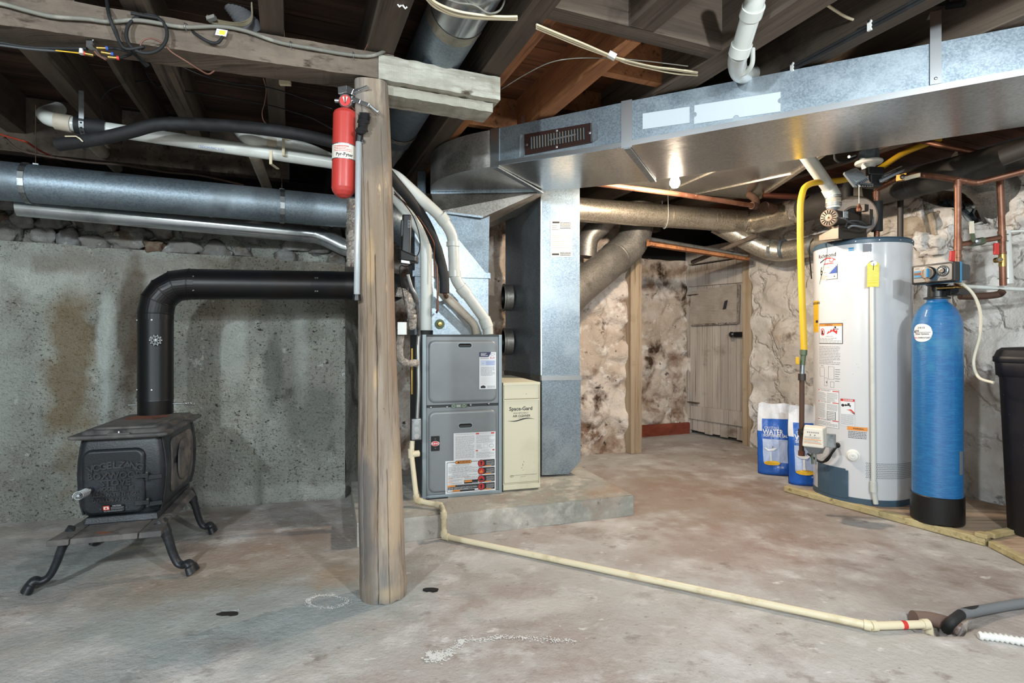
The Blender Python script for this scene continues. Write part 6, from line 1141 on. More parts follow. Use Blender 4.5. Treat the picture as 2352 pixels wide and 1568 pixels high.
for k in range(12): a = k*.5236; m.lathe([(.0016, 0), (.0014, .001)], c+nx_*.0045+(V((0, 0, 1))*math.sin(a)+cd*math.cos(a))*.018, 'paper', 6, axis=nx_)
m.build('timer_dial', hd_)
m = MB(); tc2 = V((TC.x, TC.y, 0)); m.lathe([(.058, 1.203), (.058, 1.212), (.042, 1.216), (.040, 1.272), (.05, 1.28)], tc2, 'black_plastic', 32); m.box(V((TC.x+.06, TC.y-.02, 1.245)), (.10, .05, .05), 'black_plastic', rz=.4); m.tube([V((TC.x+.02, TC.y-.09, 1.24)), V((TC.x+.13, TC.y-.03, 1.24))], .018, 'black_plastic', 14); m.tube([V((TC.x-.05, TC.y-.06, 1.255)), V((TC.x+.06, TC.y-.10, 1.258))], .006, 'brass', 8); m.build('valve_body', hd_, bevel=.002)
# ------------------------------------------------------------------ brine tank
bt_ = thing('brine_tank', 'tapered black plastic brine tank with lid at the right edge', 'bin', (2.61, 2.62, .034), 0)
def superq(r, n=48, e=5.0, rot=.38): 
    out = []
    for k in range(n): a = 2*math.pi*k/n; q_ = (abs(math.cos(a))**e+abs(math.sin(a))**e)**(-1/e); out.append((r*q_*math.cos(a+rot), r*q_*math.sin(a+rot)))
    return out
BC = V((2.655, 2.635, 0))
def sqloft(m, secs, mt, cap=(True, True)):
    rings = [[BC+V((x, y, z)) for x, y in superq(r)] for r, z in secs]; n = 48
    m.add(sum(rings, []), [(k*n+i, k*n+(i+1) % n, (k+1)*n+(i+1) % n, (k+1)*n+i) for k in range(len(secs)-1) for i in range(n)], mt, True)
    if cap[0]: m.add(rings[0], [tuple(reversed(range(n)))], mt)
    if cap[1]: m.add(rings[-1], [tuple(range(n))], mt)
m = MB(); sqloft(m, [(.155, .034), (.162, .042), (.188, .80), (.192, .805), (.192, .81), (.199, .812), (.203, .88), (.200, .885)], 'bin_plastic'); m.build('body', bt_)
m = MB(); sqloft(m, [(.206, .878), (.209, .88), (.209, .905), (.205, .908), (.196, .935), (.18, .95), (.05, .958)], 'bin_plastic'); m.build('lid', bt_)
m = MB(); m.tube(bez([P(2192, 646, 2.80), P(2215, 655, 2.74), P(2238, 680, 2.72), P(2252, 720, 2.72), P(2250, 770, 2.74), P(2236, 830, 2.76), P(2248, 866, 2.72), P(2282, 879, 2.66)], 10), .0075, 'hose_cream', 12); m.build('brine_hose', label='cream flexible tube looping from the softener head to the brine tank', cat='hose')
# ------------------------------------------------------------------ salt bags
def bag(name, px, base, lean, w2, hgt, lab, seed):
    b = thing(name, lab, 'bag', (base.x, base.y, 0), 0, group='bags of softener salt')
    ax = V((.93, -.20, 0)).normalized(); ay = V((-ax.y, ax.x, 0))
    def prof(t, s):  # t height 0..1, s -1..1 across
        wd = w2*(1-.05*t-.30*max(0, t-.72)); th = .075*(1-t)**.45*(.35+.65*math.sqrt(max(0, math.sin(math.pi*min(1, t*1.0+.12))))) if t < 1 else 0
        return wd, max(.006, th*math.sqrt(max(0, 1-abs(s)**3)))
    def pt(s, t, sg, off=0.0):
        wd, th = prof(t, s); wob = .012*fbm(s*2+seed, t*4, sg*3+seed); z = hgt*t*.97+.002+(.02*noise.noise(V((s*2, seed, 0))) if t > .95 else 0)
        return base+ax*(wd*s)+ay*(lean*t*hgt+sg*(th+off)*-1+wob*min(1, t*5))+V((0, 0, max(.003, z)))
    m = MB(); nu, nv = 22, 28
    def md(i, j): return 'bag_blue'
    for sg in (1, -1):
        for j in range(nv):
            for i in range(nu):
                s0, s1, t0, t1 = -1+2*i/nu, -1+2*(i+1)/nu, j/nv, (j+1)/nv; sc, tc_ = (s0+s1)/2, (t0+t1)/2
                mt = 'bag_white' if tc_ > .80 else ('bag_blue' if tc_ > .50 or tc_ < .17 else ('bag_pale' if (-.85 < sc < .25 or sc > .62) else 'bag_blue'))
                if tc_ > .62 and abs(sc) > .78: mt = 'bag_white'
                m.add([pt(s0, t0, sg), pt(s1, t0, sg), pt(s1, t1, sg), pt(s0, t1, sg)], [(0, 1, 2, 3)], mt, True)
    m.add([pt(-1+2*i/nu, 0, sg) for sg in (1, -1) for i in (range(nu+1) if sg == 1 else reversed(range(nu+1)))], [tuple(range(2*nu+2))], 'bag_blue')
    m.build('sack', b, weld=True)
    f = lambda x, y, off=0.0: pt(x, y, 1, off+.004); m = MB()
    m.text(f, 'WATER', -.35, .60, .10, 'paper', 0, sx=2.6, bold=True); m.text(f, 'SOFTENER SALT', -.2, .55, .05, 'paper', 0, sx=3.2, bold=True); m.text(f, 'CRYSTALS', -.4, .66, .045, 'paper', 0, sx=3.2); m.text(f, '40 LBS', -.1, .115, .035, 'paper', 0, sx=3)
    m.disc(f, -.45, .17, .36, .032, 'yellow', 0); m.poly(f, [(-.55, .20), (-.45, .20), (-.47, .33), (-.53, .33)], 'paper', .001); m.poly(f, [(-.62, .34), (-.38, .34), (-.22, .38), (-.78, .38)], 'paper', .001); m.rect(f, -.58, .38, -.55, .41, 'zinc', .001); m.rect(f, -.42, .38, -.39, .41, 'zinc', .001)
    n = 20
    for k in range(n): a, c = 2*math.pi*k/n, 2*math.pi*(k+1)/n; g_ = lambda a, r: (-.35+.25*r*math.cos(a), .44+.06*r*math.sin(a)); m.poly(f, [g_(a, 1), g_(c, 1), g_(c, .93), g_(a, .93)], 'bag_white', 0)
    m.build('bag_print', b)
    return b
bag('salt_bag', 0, V((1.97, 3.99, 0)), .14, .155, .52, 'blue and white salt bag leaning against the stone wall behind the other bag', 3)
bag('salt_bag', 0, V((2.06, 3.70, 0)), .12, .165, .54, 'blue and white salt bag nearest the water heater in front of its twin', 8)
# ------------------------------------------------------------------ gas pipe
o = pipe_thing('gas_pipe', 'bright yellow gas line dropping beside the water heater', 'pipe', [P(2160, 318, 3.3), P(2075, 352, 3.35), P(2010, 392, 3.4), P(1938, 413, 3.3), P(1862, 422, 3.15), P(1841, 452, 3.1), P(1838, 520, 3.1), P(1840, 620, 3.1), P(1847, 805, 3.1)], .0175, 'yellow', n=16, sm=True)
m = MB(); a = P(1847, 805, 3.1); vz = lambda py, px=1842: P(px, py, 3.1)
m.tube([vz(803, 1846), vz(815, 1845), vz(816, 1845), vz(838, 1843)], [.020, .020, .015, .015], 'verdigris', 8, smooth=False); m.tube([vz(838, 1843), vz(860, 1842)], .013, 'zinc', 12)
gl = m.build('shutoff_valve', o); m = MB(); m.box(vz(828, 1832), (.012, .02, .04), 'yellow'); m.build('valve_lever', o, bevel=.002)
m = MB(); m.tube([vz(858, 1842), vz(863, 1842), vz(863, 1842), vz(873, 1842)], .021, 'pipe_dark', 8, smooth=False); m.tube([vz(872, 1842), vz(1036, 1841)], .0135, 'rusty_pipe', 14); m.tube([vz(985, 1841), vz(1000, 1841)], .018, 'pipe_dark', 12); m.tube([vz(994, 1841), P(1862, 992, 3.02)], .014, 'pipe_dark', 12); m.tube([vz(1035, 1841), vz(1046, 1841)], .018, 'rust', 12); m.build('drip_leg', o)
m = MB(); m.tube(bez([P(1868, 548, 3.3), P(1859, 570, 3.3), P(1864, 640, 3.36)], 6), .004, 'black_plastic', 8); m.build('heater_cable', label='thin black cable along the upper left side of the water heater', cat='cable')
# ------------------------------------------------------------------ copper water pipes at the right
rc = .0155
def cp(name, lab, pts, r=rc, fit=(), mt='copper', n=14, fil=.025):
    return pipe_thing(name, lab, 'pipe', pts, r, mt, n=n, fil=fil, rings=fit, ringname='fitting', ringmat=mt, rr=r*1.2)
d1, d2 = 2.86, 2.90
hp = P(2014, 556, 3.33)
o = cp('hot_pipe', 'copper pipe rising from the water heater and bending right to a lever valve', [hp, P(2013, 436, 3.33), P(2062, 410, 3.2), P(2100, 401, 3.1), P(2142, 404, 3.0), P(2200, 413, d1)], fit=[(P(2013, 440, 3.33), P(2013, 452, 3.33)), (P(2022, 430, 3.31), P(2035, 424, 3.28))])
m = MB(); m.tube([P(2014, 531, 3.33), P(2014, 463, 3.33)], .031, 'black_rubber', 18); m.build('foam_sleeve', o)
m = MB(); m.bar(P(2062, 410, 3.19), P(2086, 405, 3.14), .035, .035, 'brass'); m.lathe([(.014, 0), (.014, .012), (.006, .016)], P(2072, 407, 3.13), 'bright_metal', 14, axis=(0, -1, .2)); m.bar(P(2078, 410, 3.1), P(2114, 401, 3.04), .024, .006, 'hose_cream', up=(0, -1, .3)); m.build('lever_valve', o)
o = cp('riser_pipe', 'left copper riser ending at the softener head with a red valve lever', [P(2200, 413, d1), P(2200, 600, d1), P(2200, 640, 2.85), P(2198, 664, 2.80)], fit=[(P(2200, 418, d1), P(2200, 430, d1)), (P(2200, 548, d1), P(2200, 575, d1)), (P(2200, 585, d1), P(2200, 592, d1))])
m = MB(); m.bar(P(2186, 600, 2.80), P(2188, 576, 2.80), .026, .012, 'red', up=(0, 1, 0)); m.build('red_lever', o, bevel=.004)
cp('cross_pipe', 'reddish copper pipe running from the left riser to the right edge', [P(2200, 413, d1), P(2242, 421, 2.84), P(2352, 393, 2.75), P(2450, 365, 2.65)])
o = cp('riser_pipe', 'right copper riser by the clear tube running up to the ceiling', [P(2100, 320, 3.25), P(2288, 360, d2), P(2295, 372, d2), P(2301, 520, d2), P(2304, 656, d2)], fit=[(P(2292, 364, d2), P(2295, 382, d2)), (P(2301, 530, d2), P(2302, 555, d2)), (P(2302, 578, d2), P(2302, 584, d2))])
m = MB(); m.tube([P(2302, 584, d2), P(2303, 612, d2)], .017, 'brass', 10); m.lathe([(.014, 0), (.014, .03)], P(2298, 596, d2-.03), 'brass', 12, axis=(0, 1, 0)); m.tube([P(2293, 596, d2-.03), P(2300, 596, d2-.02)], .009, 'zinc', 10); m.build('valve_body', o)
m = MB(); m.bar(P(2288, 585, d2-.05), P(2288, 558, d2-.05), .026, .012, 'red', up=(0, 1, 0)); m.build('red_lever', o, bevel=.004)
o = cp('bypass_pipe', 'short copper bypass between the two risers with a green lever valve', [P(2202, 562, d1), P(2300, 545, d2)], r=.0135)
m = MB(); a, b = P(2230, 558, d1+.01), P(2258, 553, d1+.02); m.tube([a, b], .02, 'verdigris', 8, smooth=False); m.lathe([(.016, 0), (.016, .02), (.008, .026)], P(2240, 555, d1), 'zinc', 14, axis=(0, -1, 0)); m.bar(P(2237, 554, d1-.03), P(2233, 535, d1-.05), .02, .006, 'verdigris', up=(0, 1, 0)); m.bar(P(2233, 536, d1-.05), P(2231, 508, d1-.05), .022, .006, 'hose_cream', up=(0, 1, 0)); m.build('green_lever_valve', o)
m = MB(); m.tube([P(2314, 652, 2.93), P(2314, 640, 2.93), P(2314, 640, 2.93), P(2313, 530, 2.95)], [.026, .026, .016, .015], 'pvc', 16); m.tube([P(2200, 657, 2.97), P(2320, 663, 2.93), P(2450, 668, 2.85)], .011, 'pvc', 12); m.tube([P(2310, 532, 2.95), P(2420, 527, 2.85)], .007, 'pvc', 10); o = m.build('air_gap_tube', label='pale plastic tube standing on a white pipe at the right wall', cat='pipe')
for y in (539, 554, 640):
    m = MB(); m.tube([P(2292, y, 2.89), P(2316, y-1, 2.91)], .0025, 'verdigris', 6); m.build('wire_tie', o)
m = MB(); m.tube(bez([P(2205, 680, 2.95), P(2250, 680, 2.95), P(2292, 676, 2.94), P(2303, 668, 2.92)], 6), .019, 'rusty_pipe', 12); m.build('corroded_pipe', label='corroded copper pipe running level behind the softener head', cat='pipe')
m = MB(); m.tube([P(2068, 555, 3.55), P(2068, 405, 3.55)], .017, 'pipe_dark', 12); m.build('iron_pipe', label='dark vertical iron pipe behind the right side of the heater', cat='pipe')
m = MB(); m.tube([P(1340, 418, 3.30), P(1560, 446, 3.52), P(1735, 473, 3.84)], .0165, 'copper', 14); o = m.build('copper_pipe', label='long warm copper pipe running under the sheet metal panel', cat='pipe')
m = MB(); m.tube(fillet([P(1726, 472, 3.83), P(1738, 474, 3.86), P(1735, 455, 3.9), P(1720, 447, 3.95)], .03), .026, 'rusty_pipe', 14); m.tube([P(1755, 475, 3.95), P(1775, 480, 4.0)], .04, 'rusty_pipe', 14); m.tube([P(1752, 448, 3.95), P(1850, 452, 3.9)], .02, 'copper_dark', 12); m.build('iron_tee', o)
m = MB(); m.tube([P(1495, 549, 4.2), P(1716, 586, 4.7)], .014, 'zinc', 12); m.build('steel_conduit', label='thin steel conduit above the doorway', cat='conduit')
m = MB(); m.bar(P(1490, 557, 4.25), P(1716, 592, 4.75), .05, .05, 'joist_orange'); m.build('doorway_beam', label='narrow reddish brown timber under the steel conduit above the doorway', cat='beam')
m = MB(); m.tube([P(1590, 602, 4.9), P(1740, 540, 4.3)], .02, 'joist_wood', 8); m.build('slanted_brace', label='thin slanted dark brace above the plank door', cat='brace')
# crinkled metal vent and round foil elbow in the wall opening
m = MB()
def cr(i, j):
    a = P(2165, 455, 3.62).lerp(P(2240, 470, 3.45), i/18); return a+V((0, .0, -.20*j/14))+V((.02*noise.noise(V((i*.5, j*.5, 1))), .05*noise.noise(V((i*.4, j*.4, 2))), .02*noise.noise(V((i*.5, j*.5, 3)))))
m.grid(18, 14, cr, 'galvanized_blue', smooth=False); m.grid(18, 14, lambda i, j: cr(i, j)+V((.0, .05, 0)), 'galvanized_blue', smooth=False); m.build('crumpled_flashing', label='crumpled sheet metal flashing in the gap at the top of the right wall', cat='flashing')
o = round_duct('round_duct', 'dusty round elbow duct turning down into the wall gap at the upper right', [P(2180, 392, 3.3), P(2240, 400, 3.25), P(2285, 435, 3.22), P(2310, 490, 3.3), P(2312, 505, 3.5)], .115, 'galvanized_dull', sm=True, seams=[(P(2262, 414, 3.235), (1, 0, -.6)), (P(2290, 444, 3.23), (.6, 0, -.9))])
m = MB(); m.tube([P(2300, 362, 2.6), P(2420, 318, 2.45)], .04, 'pipe_dark', 14); m.build('dark_pipe', label='dark pipe under the duct at the right edge', cat='pipe')
# ------------------------------------------------------------------ light bulb
bp_ = P(1550, 419, 3.27); lb_ = thing('light_bulb', 'glowing bare light bulb hanging below the duct', 'bulb', bp_, 0)
m = MB(); m.lathe([(0, -.034), (.018, -.03), (.029, -.012), (.030, .004), (.022, .026), (.014, .042), (.013, .05)], bp_, 'glass_bulb', 24); m.build('glass', lb_)
m = MB(); m.lathe([(.013, .05), (.014, .07), (.02, .072), (.02, .095)], bp_, 'white_plastic', 20); m.build('socket', lb_)
bl_ = lamp('bulb_light', bp_+V((0, -.02, -.045)), 38, (1, .8, .6), .03)
# ------------------------------------------------------------------ folding garage light in a lampholder
gx = P(1995, 372, 3.05); g_ = thing('garage_light', 'switched off folding three panel light in a white ceiling lampholder', 'lamp', gx, 0)
m = MB(); m.lathe([(.052, .06), (.052, .0), (.05, -.002)], gx+V((0, 0, .0)), 'galvanized_blue', 8, smooth=False); m.build('ceiling_box', g_)
m = MB(); m.lathe([(.068, .004), (.07, -.004), (.064, -.012), (.036, -.016), (.03, -.05), (.026, -.052)], gx, 'white_plastic', 32); m.box(gx+V((-.03, -.02, -.03)), (.04, .012, .01), 'white_plastic', rot=Matrix.Rotation(.8, 3, 'Y')); m.build('lampholder', g_)
m = MB(); c = P(2003, 396, 3.03); m.box(c, (.092, .07, .045), 'black_plastic', rz=.1); m.box(c-V((.0, 0, .05)), (.07, .06, .07), 'black_plastic', rz=.2); m.build('body', g_, bevel=.005)
def panel(bl_px, br_px, tr_px, tl_px, ds, nm):
    ps = [P(a, b, d) for (a, b), d in zip((bl_px, br_px, tr_px, tl_px), ds)]; w__, h__ = (ps[1]-ps[0]).length, (ps[3]-ps[0]).length; f = quadmap(*ps, w__, h__)
    m = MB(); m.solid_sheet(f, [(0, .01), (.01, 0), (w__-.01, 0), (w__, .01), (w__, h__-.01), (w__-.01, h__), (.01, h__), (0, h__-.01)], .014, 'grey_plastic', -.012); o = m.build('light_panel', g_, bevel=.003)
    m = MB(); m.rect(f, w__*.22, h__*.25, w__*.72, h__*.78, 'frosted', .0035)
    m.build('lens', o); m = MB()
    for k in range(8): m.solid_sheet(f, [(w__*(.12+.1*k), h__*.03), (w__*(.12+.1*k)+.003, h__*.03), (w__*(.12+.1*k)+.003, h__*.18), (w__*(.12+.1*k), h__*.18)], .004, 'dark_grey', .002)
    m.build('cooling_fins', o)
panel((1965, 432), (1998, 412), (1966, 384), (1937, 396), (2.98, 3.0, 3.02, 2.98), 'a')
panel((2020, 416), (2078, 388), (2072, 380), (2014, 407), (2.98, 3.0, 3.08, 3.06), 'b')
m = MB(); m.box(P(1984, 425, 3.0), (.075, .05, .01), 'dark_grey', rz=.2, rot=Matrix.Rotation(.1, 3, 'Y'))
for k in range(6): m.box(P(1975+k*5.5, 428, 2.97), (.004, .012, .006), 'zinc')
m.build('light_panel', g_)
m = MB(); m.tube([P(1973, 424, 2.96), P(1973, 469, 2.96)], .0018, 'hose_cream', 6); m.lathe([(.003, .0), (.008, -.012), (.015, -.03), (.013, -.042), (0, -.046)], P(1973, 467, 2.96), 'copper', 16); m.build('pull_chain', g_)
m = MB(); m.tube(bez([P(1918, 352, 3.0), P(1920, 366, 3.0), P(1935, 372, 3.0), P(1958, 366, 3.02), P(1965, 360, 3.05)], 8), .009, 'black_rubber', 8); m.tube([P(1950, 360, 3.0), P(1964, 356, 3.03)], .008, 'bright_metal', 8); m.build('light_cable', label='black cable with metal clamp feeding the ceiling lampholder', cat='cable')
# ------------------------------------------------------------------ fire extinguisher on the post
ex = thing('fire_extinguisher', 'red fire extinguisher hanging at the top of the log post', 'extinguisher', P(789, 452, 2.08), 0)
a, b = P(789, 440, 2.08), P(793, 262, 2.08); av = (b-a).normalized(); Lx = (b-a).length; re_ = .0445
m = MB(); m.lathe([(0, -.026), (.014, -.024), (.03, -.015), (.040, -.002), (re_, .012), (re_, Lx-.004), (re_-.004, Lx+.006), (re_-.012, Lx+.012), (.016, Lx+.02), (.014, Lx+.03)], a, 'red_paint', 48, axis=av); m.build('cylinder', ex)
m = MB(); sid = V((1, 0, 0)); sid = (sid-av*sid.dot(av)).normalized(); fr_ = av.cross(sid); fr_ = fr_ if fr_.y < 0 else -fr_
def xf(x, y, off=0.0):
    an = x/re_; return a+av*(Lx*.385+y)+(sid*math.sin(an)+fr_*math.cos(an))*(re_+.0006+off)
m.rect(xf, -.12, 0, .12, .058, 'paper_warm', 0, nx=24); m.rect(xf, -.12, 0, .12, .003, 'zinc', .0005, nx=24); m.rect(xf, -.12, .055, .12, .058, 'zinc', .0005, nx=24)
m.rect(xf, -.06, .003, .06, .055, 'verdigris', .0003, nx=8) if False else None
m.text(xf, 'Pyr-Fyter', .014, .015, .017, 'ink', .0006, bold=True); m.lines(xf, -.028, .026, .04, .05, 4, 'red', .0006, 3, .3); m.text(xf, 'CLASS B-C FIRES', .008, .046, .006, 'red', .0006); m.build('label_band', ex, label='silvery label band around the middle')
gz = P(793, 231, 2.05); m = MB(); m.tube([a+av*(Lx+.02), P(794, 235, 2.08)], .014, 'zinc', 16); m.tube([P(770, 231, 2.08), P(800, 232, 2.08)], .008, 'bright_metal', 12); m.build('valve_neck', ex)
m = MB(); m.lathe([(.025, .02), (.026, .002), (.023, -.003), (.021, 0), (0, 0)], gz, 'bright_metal', 32, axis=(0, 1, 0)); f = lambda x, y, off=0.0: gz+V((x, -.001-off, y)); m.disc(f, 0, 0, .0205, .0205, 'red', .0005, 28); m.poly(f, [(-.002, -.008), (-.010, .013), (-.004, .016)], 'paper_warm', .001); m.poly(f, [(.002, -.008), (.010, .013), (.004, .016)], 'paper_warm', .001); m.poly(f, [(-.002, -.01), (.002, -.01), (.001, .01), (-.001, .01)], 'ink', .0014); m.build('pressure_gauge', ex)
m = MB(); hx = [P(779, 210, 2.08), P(800, 206, 2.07), P(814, 213, 2.06), P(828, 207, 2.05), P(846, 200, 2.04)]
for i, (p, q) in enumerate(zip(hx, hx[1:])): m.bar(p, q, .02, (.028, .024, .012, .008)[i], 'bright_metal', up=(0, 0, 1))
m.build('top_lever', ex, bevel=.002)
m = MB(); hx = [P(800, 228, 2.07), P(812, 228, 2.06), P(830, 236, 2.05), P(850, 243, 2.04), P(869, 259, 2.04)]
for i, (p, q) in enumerate(zip(hx, hx[1:])): m.bar(p, q, .02, (.020, .016, .013, .009)[i], 'bright_metal', up=(0, 0, 1))
m.build('carry_handle', ex, bevel=.002)
m = MB(); m.tube([P(802, 240, 2.07), P(817, 254, 2.07)], .0025, 'copper_dark', 6); m.tube([P(803, 232, 2.06), P(814, 236, 2.06)], .002, 'zinc', 6); m.build('pull_pin', ex)
# clear tube with a black brush, leaning on the post
tb = thing('brush_tube', 'clear plastic tube with a black brush standing along the left side of the post', 'brush', P(820, 690, 2.09), 0)
a, b = P(819.5, 684, 2.05), P(824, 326, 2.05); m = MB(); m.tube([a, b], .0115, 'clear_plastic', 20, caps=False); m.tube([a, b], .0098, 'clear_plastic', 20, caps=False); m.build('clear_tube', tb)
m = MB(); m.tube([P(819.5, 690, 2.05), P(819.5, 686, 2.05), P(819.5, 686, 2.05), P(819.6, 676, 2.05)], [.0165, .0165, .0135, .013], 'black_plastic', 20); m.build('end_cap', tb)
m = MB(); m.tube([P(824, 326, 2.05), P(826, 306, 2.05)], .014, 'black_plastic', 16); m.tube([P(829, 322, 2.07), P(834, 327, 2.05)], .005, 'bright_metal', 8); m.lathe([(.007, 0), (.007, .006)], P(834, 326, 2.05), 'bright_metal', 10, axis=(.5, -1, .3)); m.build('clamp', tb)
m = MB(); br = P(829, 306, 2.04); r2 = random.Random(4)
for k in range(420):
    s_ = br+V((r2.uniform(-.012, .012), r2.uniform(-.008, .004), r2.uniform(-.004, .012))); e_ = br+V((.018+r2.uniform(-.026, .026), r2.uniform(-.022, -.005), r2.uniform(.055, .078))); w1_ = V((.0012, 0, 0)); m.add([s_-w1_, s_+w1_, e_], [(0, 1, 2)], 'bristle'); m.add([s_-V((0, .0012, 0)), s_+V((0, .0012, 0)), e_+V((.004, 0, -.006))], [(0, 1, 2)], 'bristle')
for k in range(14): c = br+V((.004+.016*k/14, -.012, .005*k)); m.rock(c, (.019+.003*math.sin(k), .012, .008), 'bristle', seed=k, sub=1, amp=.6)
o = m.build('bristles', tb); o['kind'] = 'stuff'
# ------------------------------------------------------------------ wires along the ceiling
def wire(name, lab, pts, r, mt, cat='cable', n=6, parts=None, **k):
    m = MB(); m.tube(bez(pts, 8), r, mt, n); return m.build(name, label=lab, cat=cat, **k)
def CZ(px, py, z=2.09): return P(px, py, F*(z-1)/(HY-py))
def bw(px, py, k=-.012): return P(px, py, beamD(px, k))
mat('dusty_cable', '6f6e66', .8, layers=[('8d8a80', 20, D1, .5, .7, 4)]); mat('brown_wire', '6d4a3d', .6); mat('old_wire', '4a3b33', .7)
wire('power_cable', 'thick dusty grey cable stapled along the face of the long beam', [bw(-60, 2), bw(0, 8), bw(60, 24), bw(120, 38), bw(200, 44), bw(250, 50), bw(320, 47), bw(420, 62), bw(500, 61), bw(560, 70), bw(640, 97), bw(720, 112), bw(790, 124), bw(845, 129), bw(878, 120), bw(898, 105, .01), bw(905, 96, .05)], .0065, 'dusty_cable', n=10)
for k, (x, y) in enumerate(((426, 60), (668, 102), (812, 126))):
    m = MB(); p = bw(x, y, -.016); m.tube([p+V((0, .012, .012)), p+V((0, -.006, .008)), p+V((0, -.006, -.008)), p+V((0, .012, -.012))], .0014, 'zinc', 5); m.build('cable_staple', label='small wire staple on the dusty cable, ' + ['nearest the yellow tag', 'below the hanging white cables', 'nearest the log post'][k], cat='staple')
lp = [bw(337+47*math.cos(a), 78+44*math.sin(a), -.02-.01*math.sin(a)) for a in [math.radians(x) for x in range(-60, 330, 26)]]
wire('cable_loop', 'dark cable coiled in a round loop on the beam', lp+[bw(300, 30, -.02)], .0055, 'black_rubber', n=10)
wire('black_cable', 'black cable dropping over the beam to the wire connectors', [bw(245, 0, .02), bw(250, 32, -.02), bw(263, 70, -.02), bw(282, 108, -.02), bw(300, 118, .05), bw(340, 150, .1)], .0055, 'black_rubber', n=10)
wire('black_cable', 'second black cable bending under the coil loop', [bw(262, 60, -.02), bw(285, 110, -.03), bw(330, 108, -.03), bw(310, 122, .0), bw(336, 152, .05)], .0045, 'black_rubber', n=10)
wire('thin_wire', 'thin brown wire curling below the coil loop', [bw(322, 120, -.02), bw(326, 96, -.03), bw(348, 88, -.03), bw(375, 100, -.02), bw(395, 120, -.02), bw(430, 142, -.02), bw(458, 160, .0), bw(478, 170, .02), bw(492, 163, .03)], .0026, 'brown_wire')
sp2 = thing('wire_splice', 'cluster of brass crimp connectors and small metal box under the beam', 'connector', P(210, 105, 1.78), 0)
for k, (x0, y0, x1, y1, mt) in enumerate(((222, 110, 243, 111, 'blue_ink'), (233, 120, 255, 124, 'blue_ink'), (248, 131, 268, 133, 'red'), (196, 123, 215, 127, 'red'))):
    m = MB(); a, b = P(x0, y0, 1.77), P(x1, y1, 1.78); m.tube([a, b], .0058, 'brass', 10); d_v = (b-a)*.28; m.tube([b, b+d_v] if k < 3 else [a-d_v*.6, a], .0065, mt, 10); m.build('crimp', sp2)
m = MB(); m.box(P(211, 104, 1.77), (.022, .02, .02), 'bright_metal'); m.lathe([(.006, 0), (.006, .006)], P(212, 100, 1.755), 'bright_metal', 10, axis=(0, -1, 0)); m.tube([P(213, 97, 1.77), P(214, 90, 1.77)], .003, 'bright_metal', 6); m.tube([P(186, 112, 1.77), P(188, 124, 1.77)], [.005, .008], 'white_plastic', 8); m.build('clamp_box', sp2)
m = MB(); m.tube([P(217, 118, 1.77), P(225, 127, 1.77), P(243, 137, 1.77)], .003, 'brown_wire', 6); m.tube([P(221, 116, 1.77), P(232, 130, 1.77), P(247, 135, 1.77)], .003, 'old_wire', 6); m.build('wire_pigtail', sp2)
wire('black_cable', 'black cable running in from the left edge to the brass connectors', [P(-60, 92, 1.70), P(0, 98, 1.72), P(60, 108, 1.75), P(120, 111, 1.77), P(200, 112, 1.78)], .0055, 'black_rubber', n=8)
wire('black_cable', 'lower thin black cable under the beam at the left edge', [P(-60, 99, 1.70), P(0, 104, 1.72), P(70, 113, 1.75), P(140, 117, 1.78), P(190, 112, 1.79)], .004, 'dark_grey', n=8)
wire('yellow_wire', 'thin yellow wire leading to the connectors', [P(128, 116, 1.76), P(155, 119, 1.77), P(190, 123, 1.77)], .002, 'yellow')
wire('black_cable', 'black cable from the brass connectors to the coil loop', [P(268, 133, 1.78), P(285, 130, 1.8), P(300, 122, 1.82), P(270, 112, 1.8), P(245, 111, 1.78)], .0045, 'black_rubber', n=8)
for k, dy in enumerate((0, 5, 9)):
    wire('white_cable', ['upper', 'middle', 'lower'][k]+' of the three white cable strands with a connector above the beam', [P(476, 36+dy, 2.0), P(490, 44+dy, 2.0), P(530, 52+dy*.6, 2.05), P(560, 50+dy, 2.1), P(578, 36+dy, 2.12), P(578, 5+dy, 2.12)], .0035, 'pvc_cream', group='white strands above the beam')
m = MB(); m.box(P(486, 42, 1.98), (.03, .02, .012), 'white_plastic', rot=Matrix.Rotation(-.3, 3, 'Y')); m.build('wire_connector', label='small white wire connector above the beam', cat='connector')
wire('black_cable', 'dark cable hanging with the yellow tag', [bw(430, 62, .02), bw(452, 80, -.01), bw(480, 96, -.02), bw(500, 98, -.02), bw(512, 84, -.02)], .005, 'black_rubber', n=8)
m = MB(); f = quadmap(bw(494, 80, -.02), bw(519, 84, -.02), bw(523, 70, -.02), bw(498, 66, -.02), .04, .022); m.solid_sheet(f, [(0, 0), (.04, 0), (.04, .022), (0, .022)], .001, 'paper'); m.rect(f, .012, .004, .034, .018, 'yellow_tag', .002); m.lines(f, .004, .003, .011, .019, 4, 'grey_ink', .002, 4, .3); m.build('wire_tag', label='small white and yellow tag on a dark cable at the beam', cat='tag')
cf = thing('frosted_bulb', 'unlit ribbed frosted lamp shade above the long beam', 'bulb', P(560, 45, 2.15), 0)
m = MB(); ax_ = V((-.45, -.4, .6)).normalized(); c = P(575, 62, 2.2); pr = [(.042, 0)]
for k in range(1, 12): pr += [(.044-.0006*k, .009*k-.003), (.040-.0006*k, .009*k)]
m.lathe([(.03, -.03)]+pr+[(.025, .112), (0, .115)], c, 'frosted', 28, axis=ax_); m.build('ribbed_shade', cf)
for k, dx in enumerate((0, 5, 10)):
    wire('white_cable', ['left', 'middle', 'right'][k]+' strand of the white cables hanging from the joist above the beam', [P(618+dx*.5, -40, 1.95), P(622+dx*.6, 0, 2.0), P(634+dx*.8, 45, 2.05), P(641+dx, 70, 2.1), P(650+dx*.2, 92, 2.14)], .0035, 'pvc_cream', group='white strands hanging from the joist')
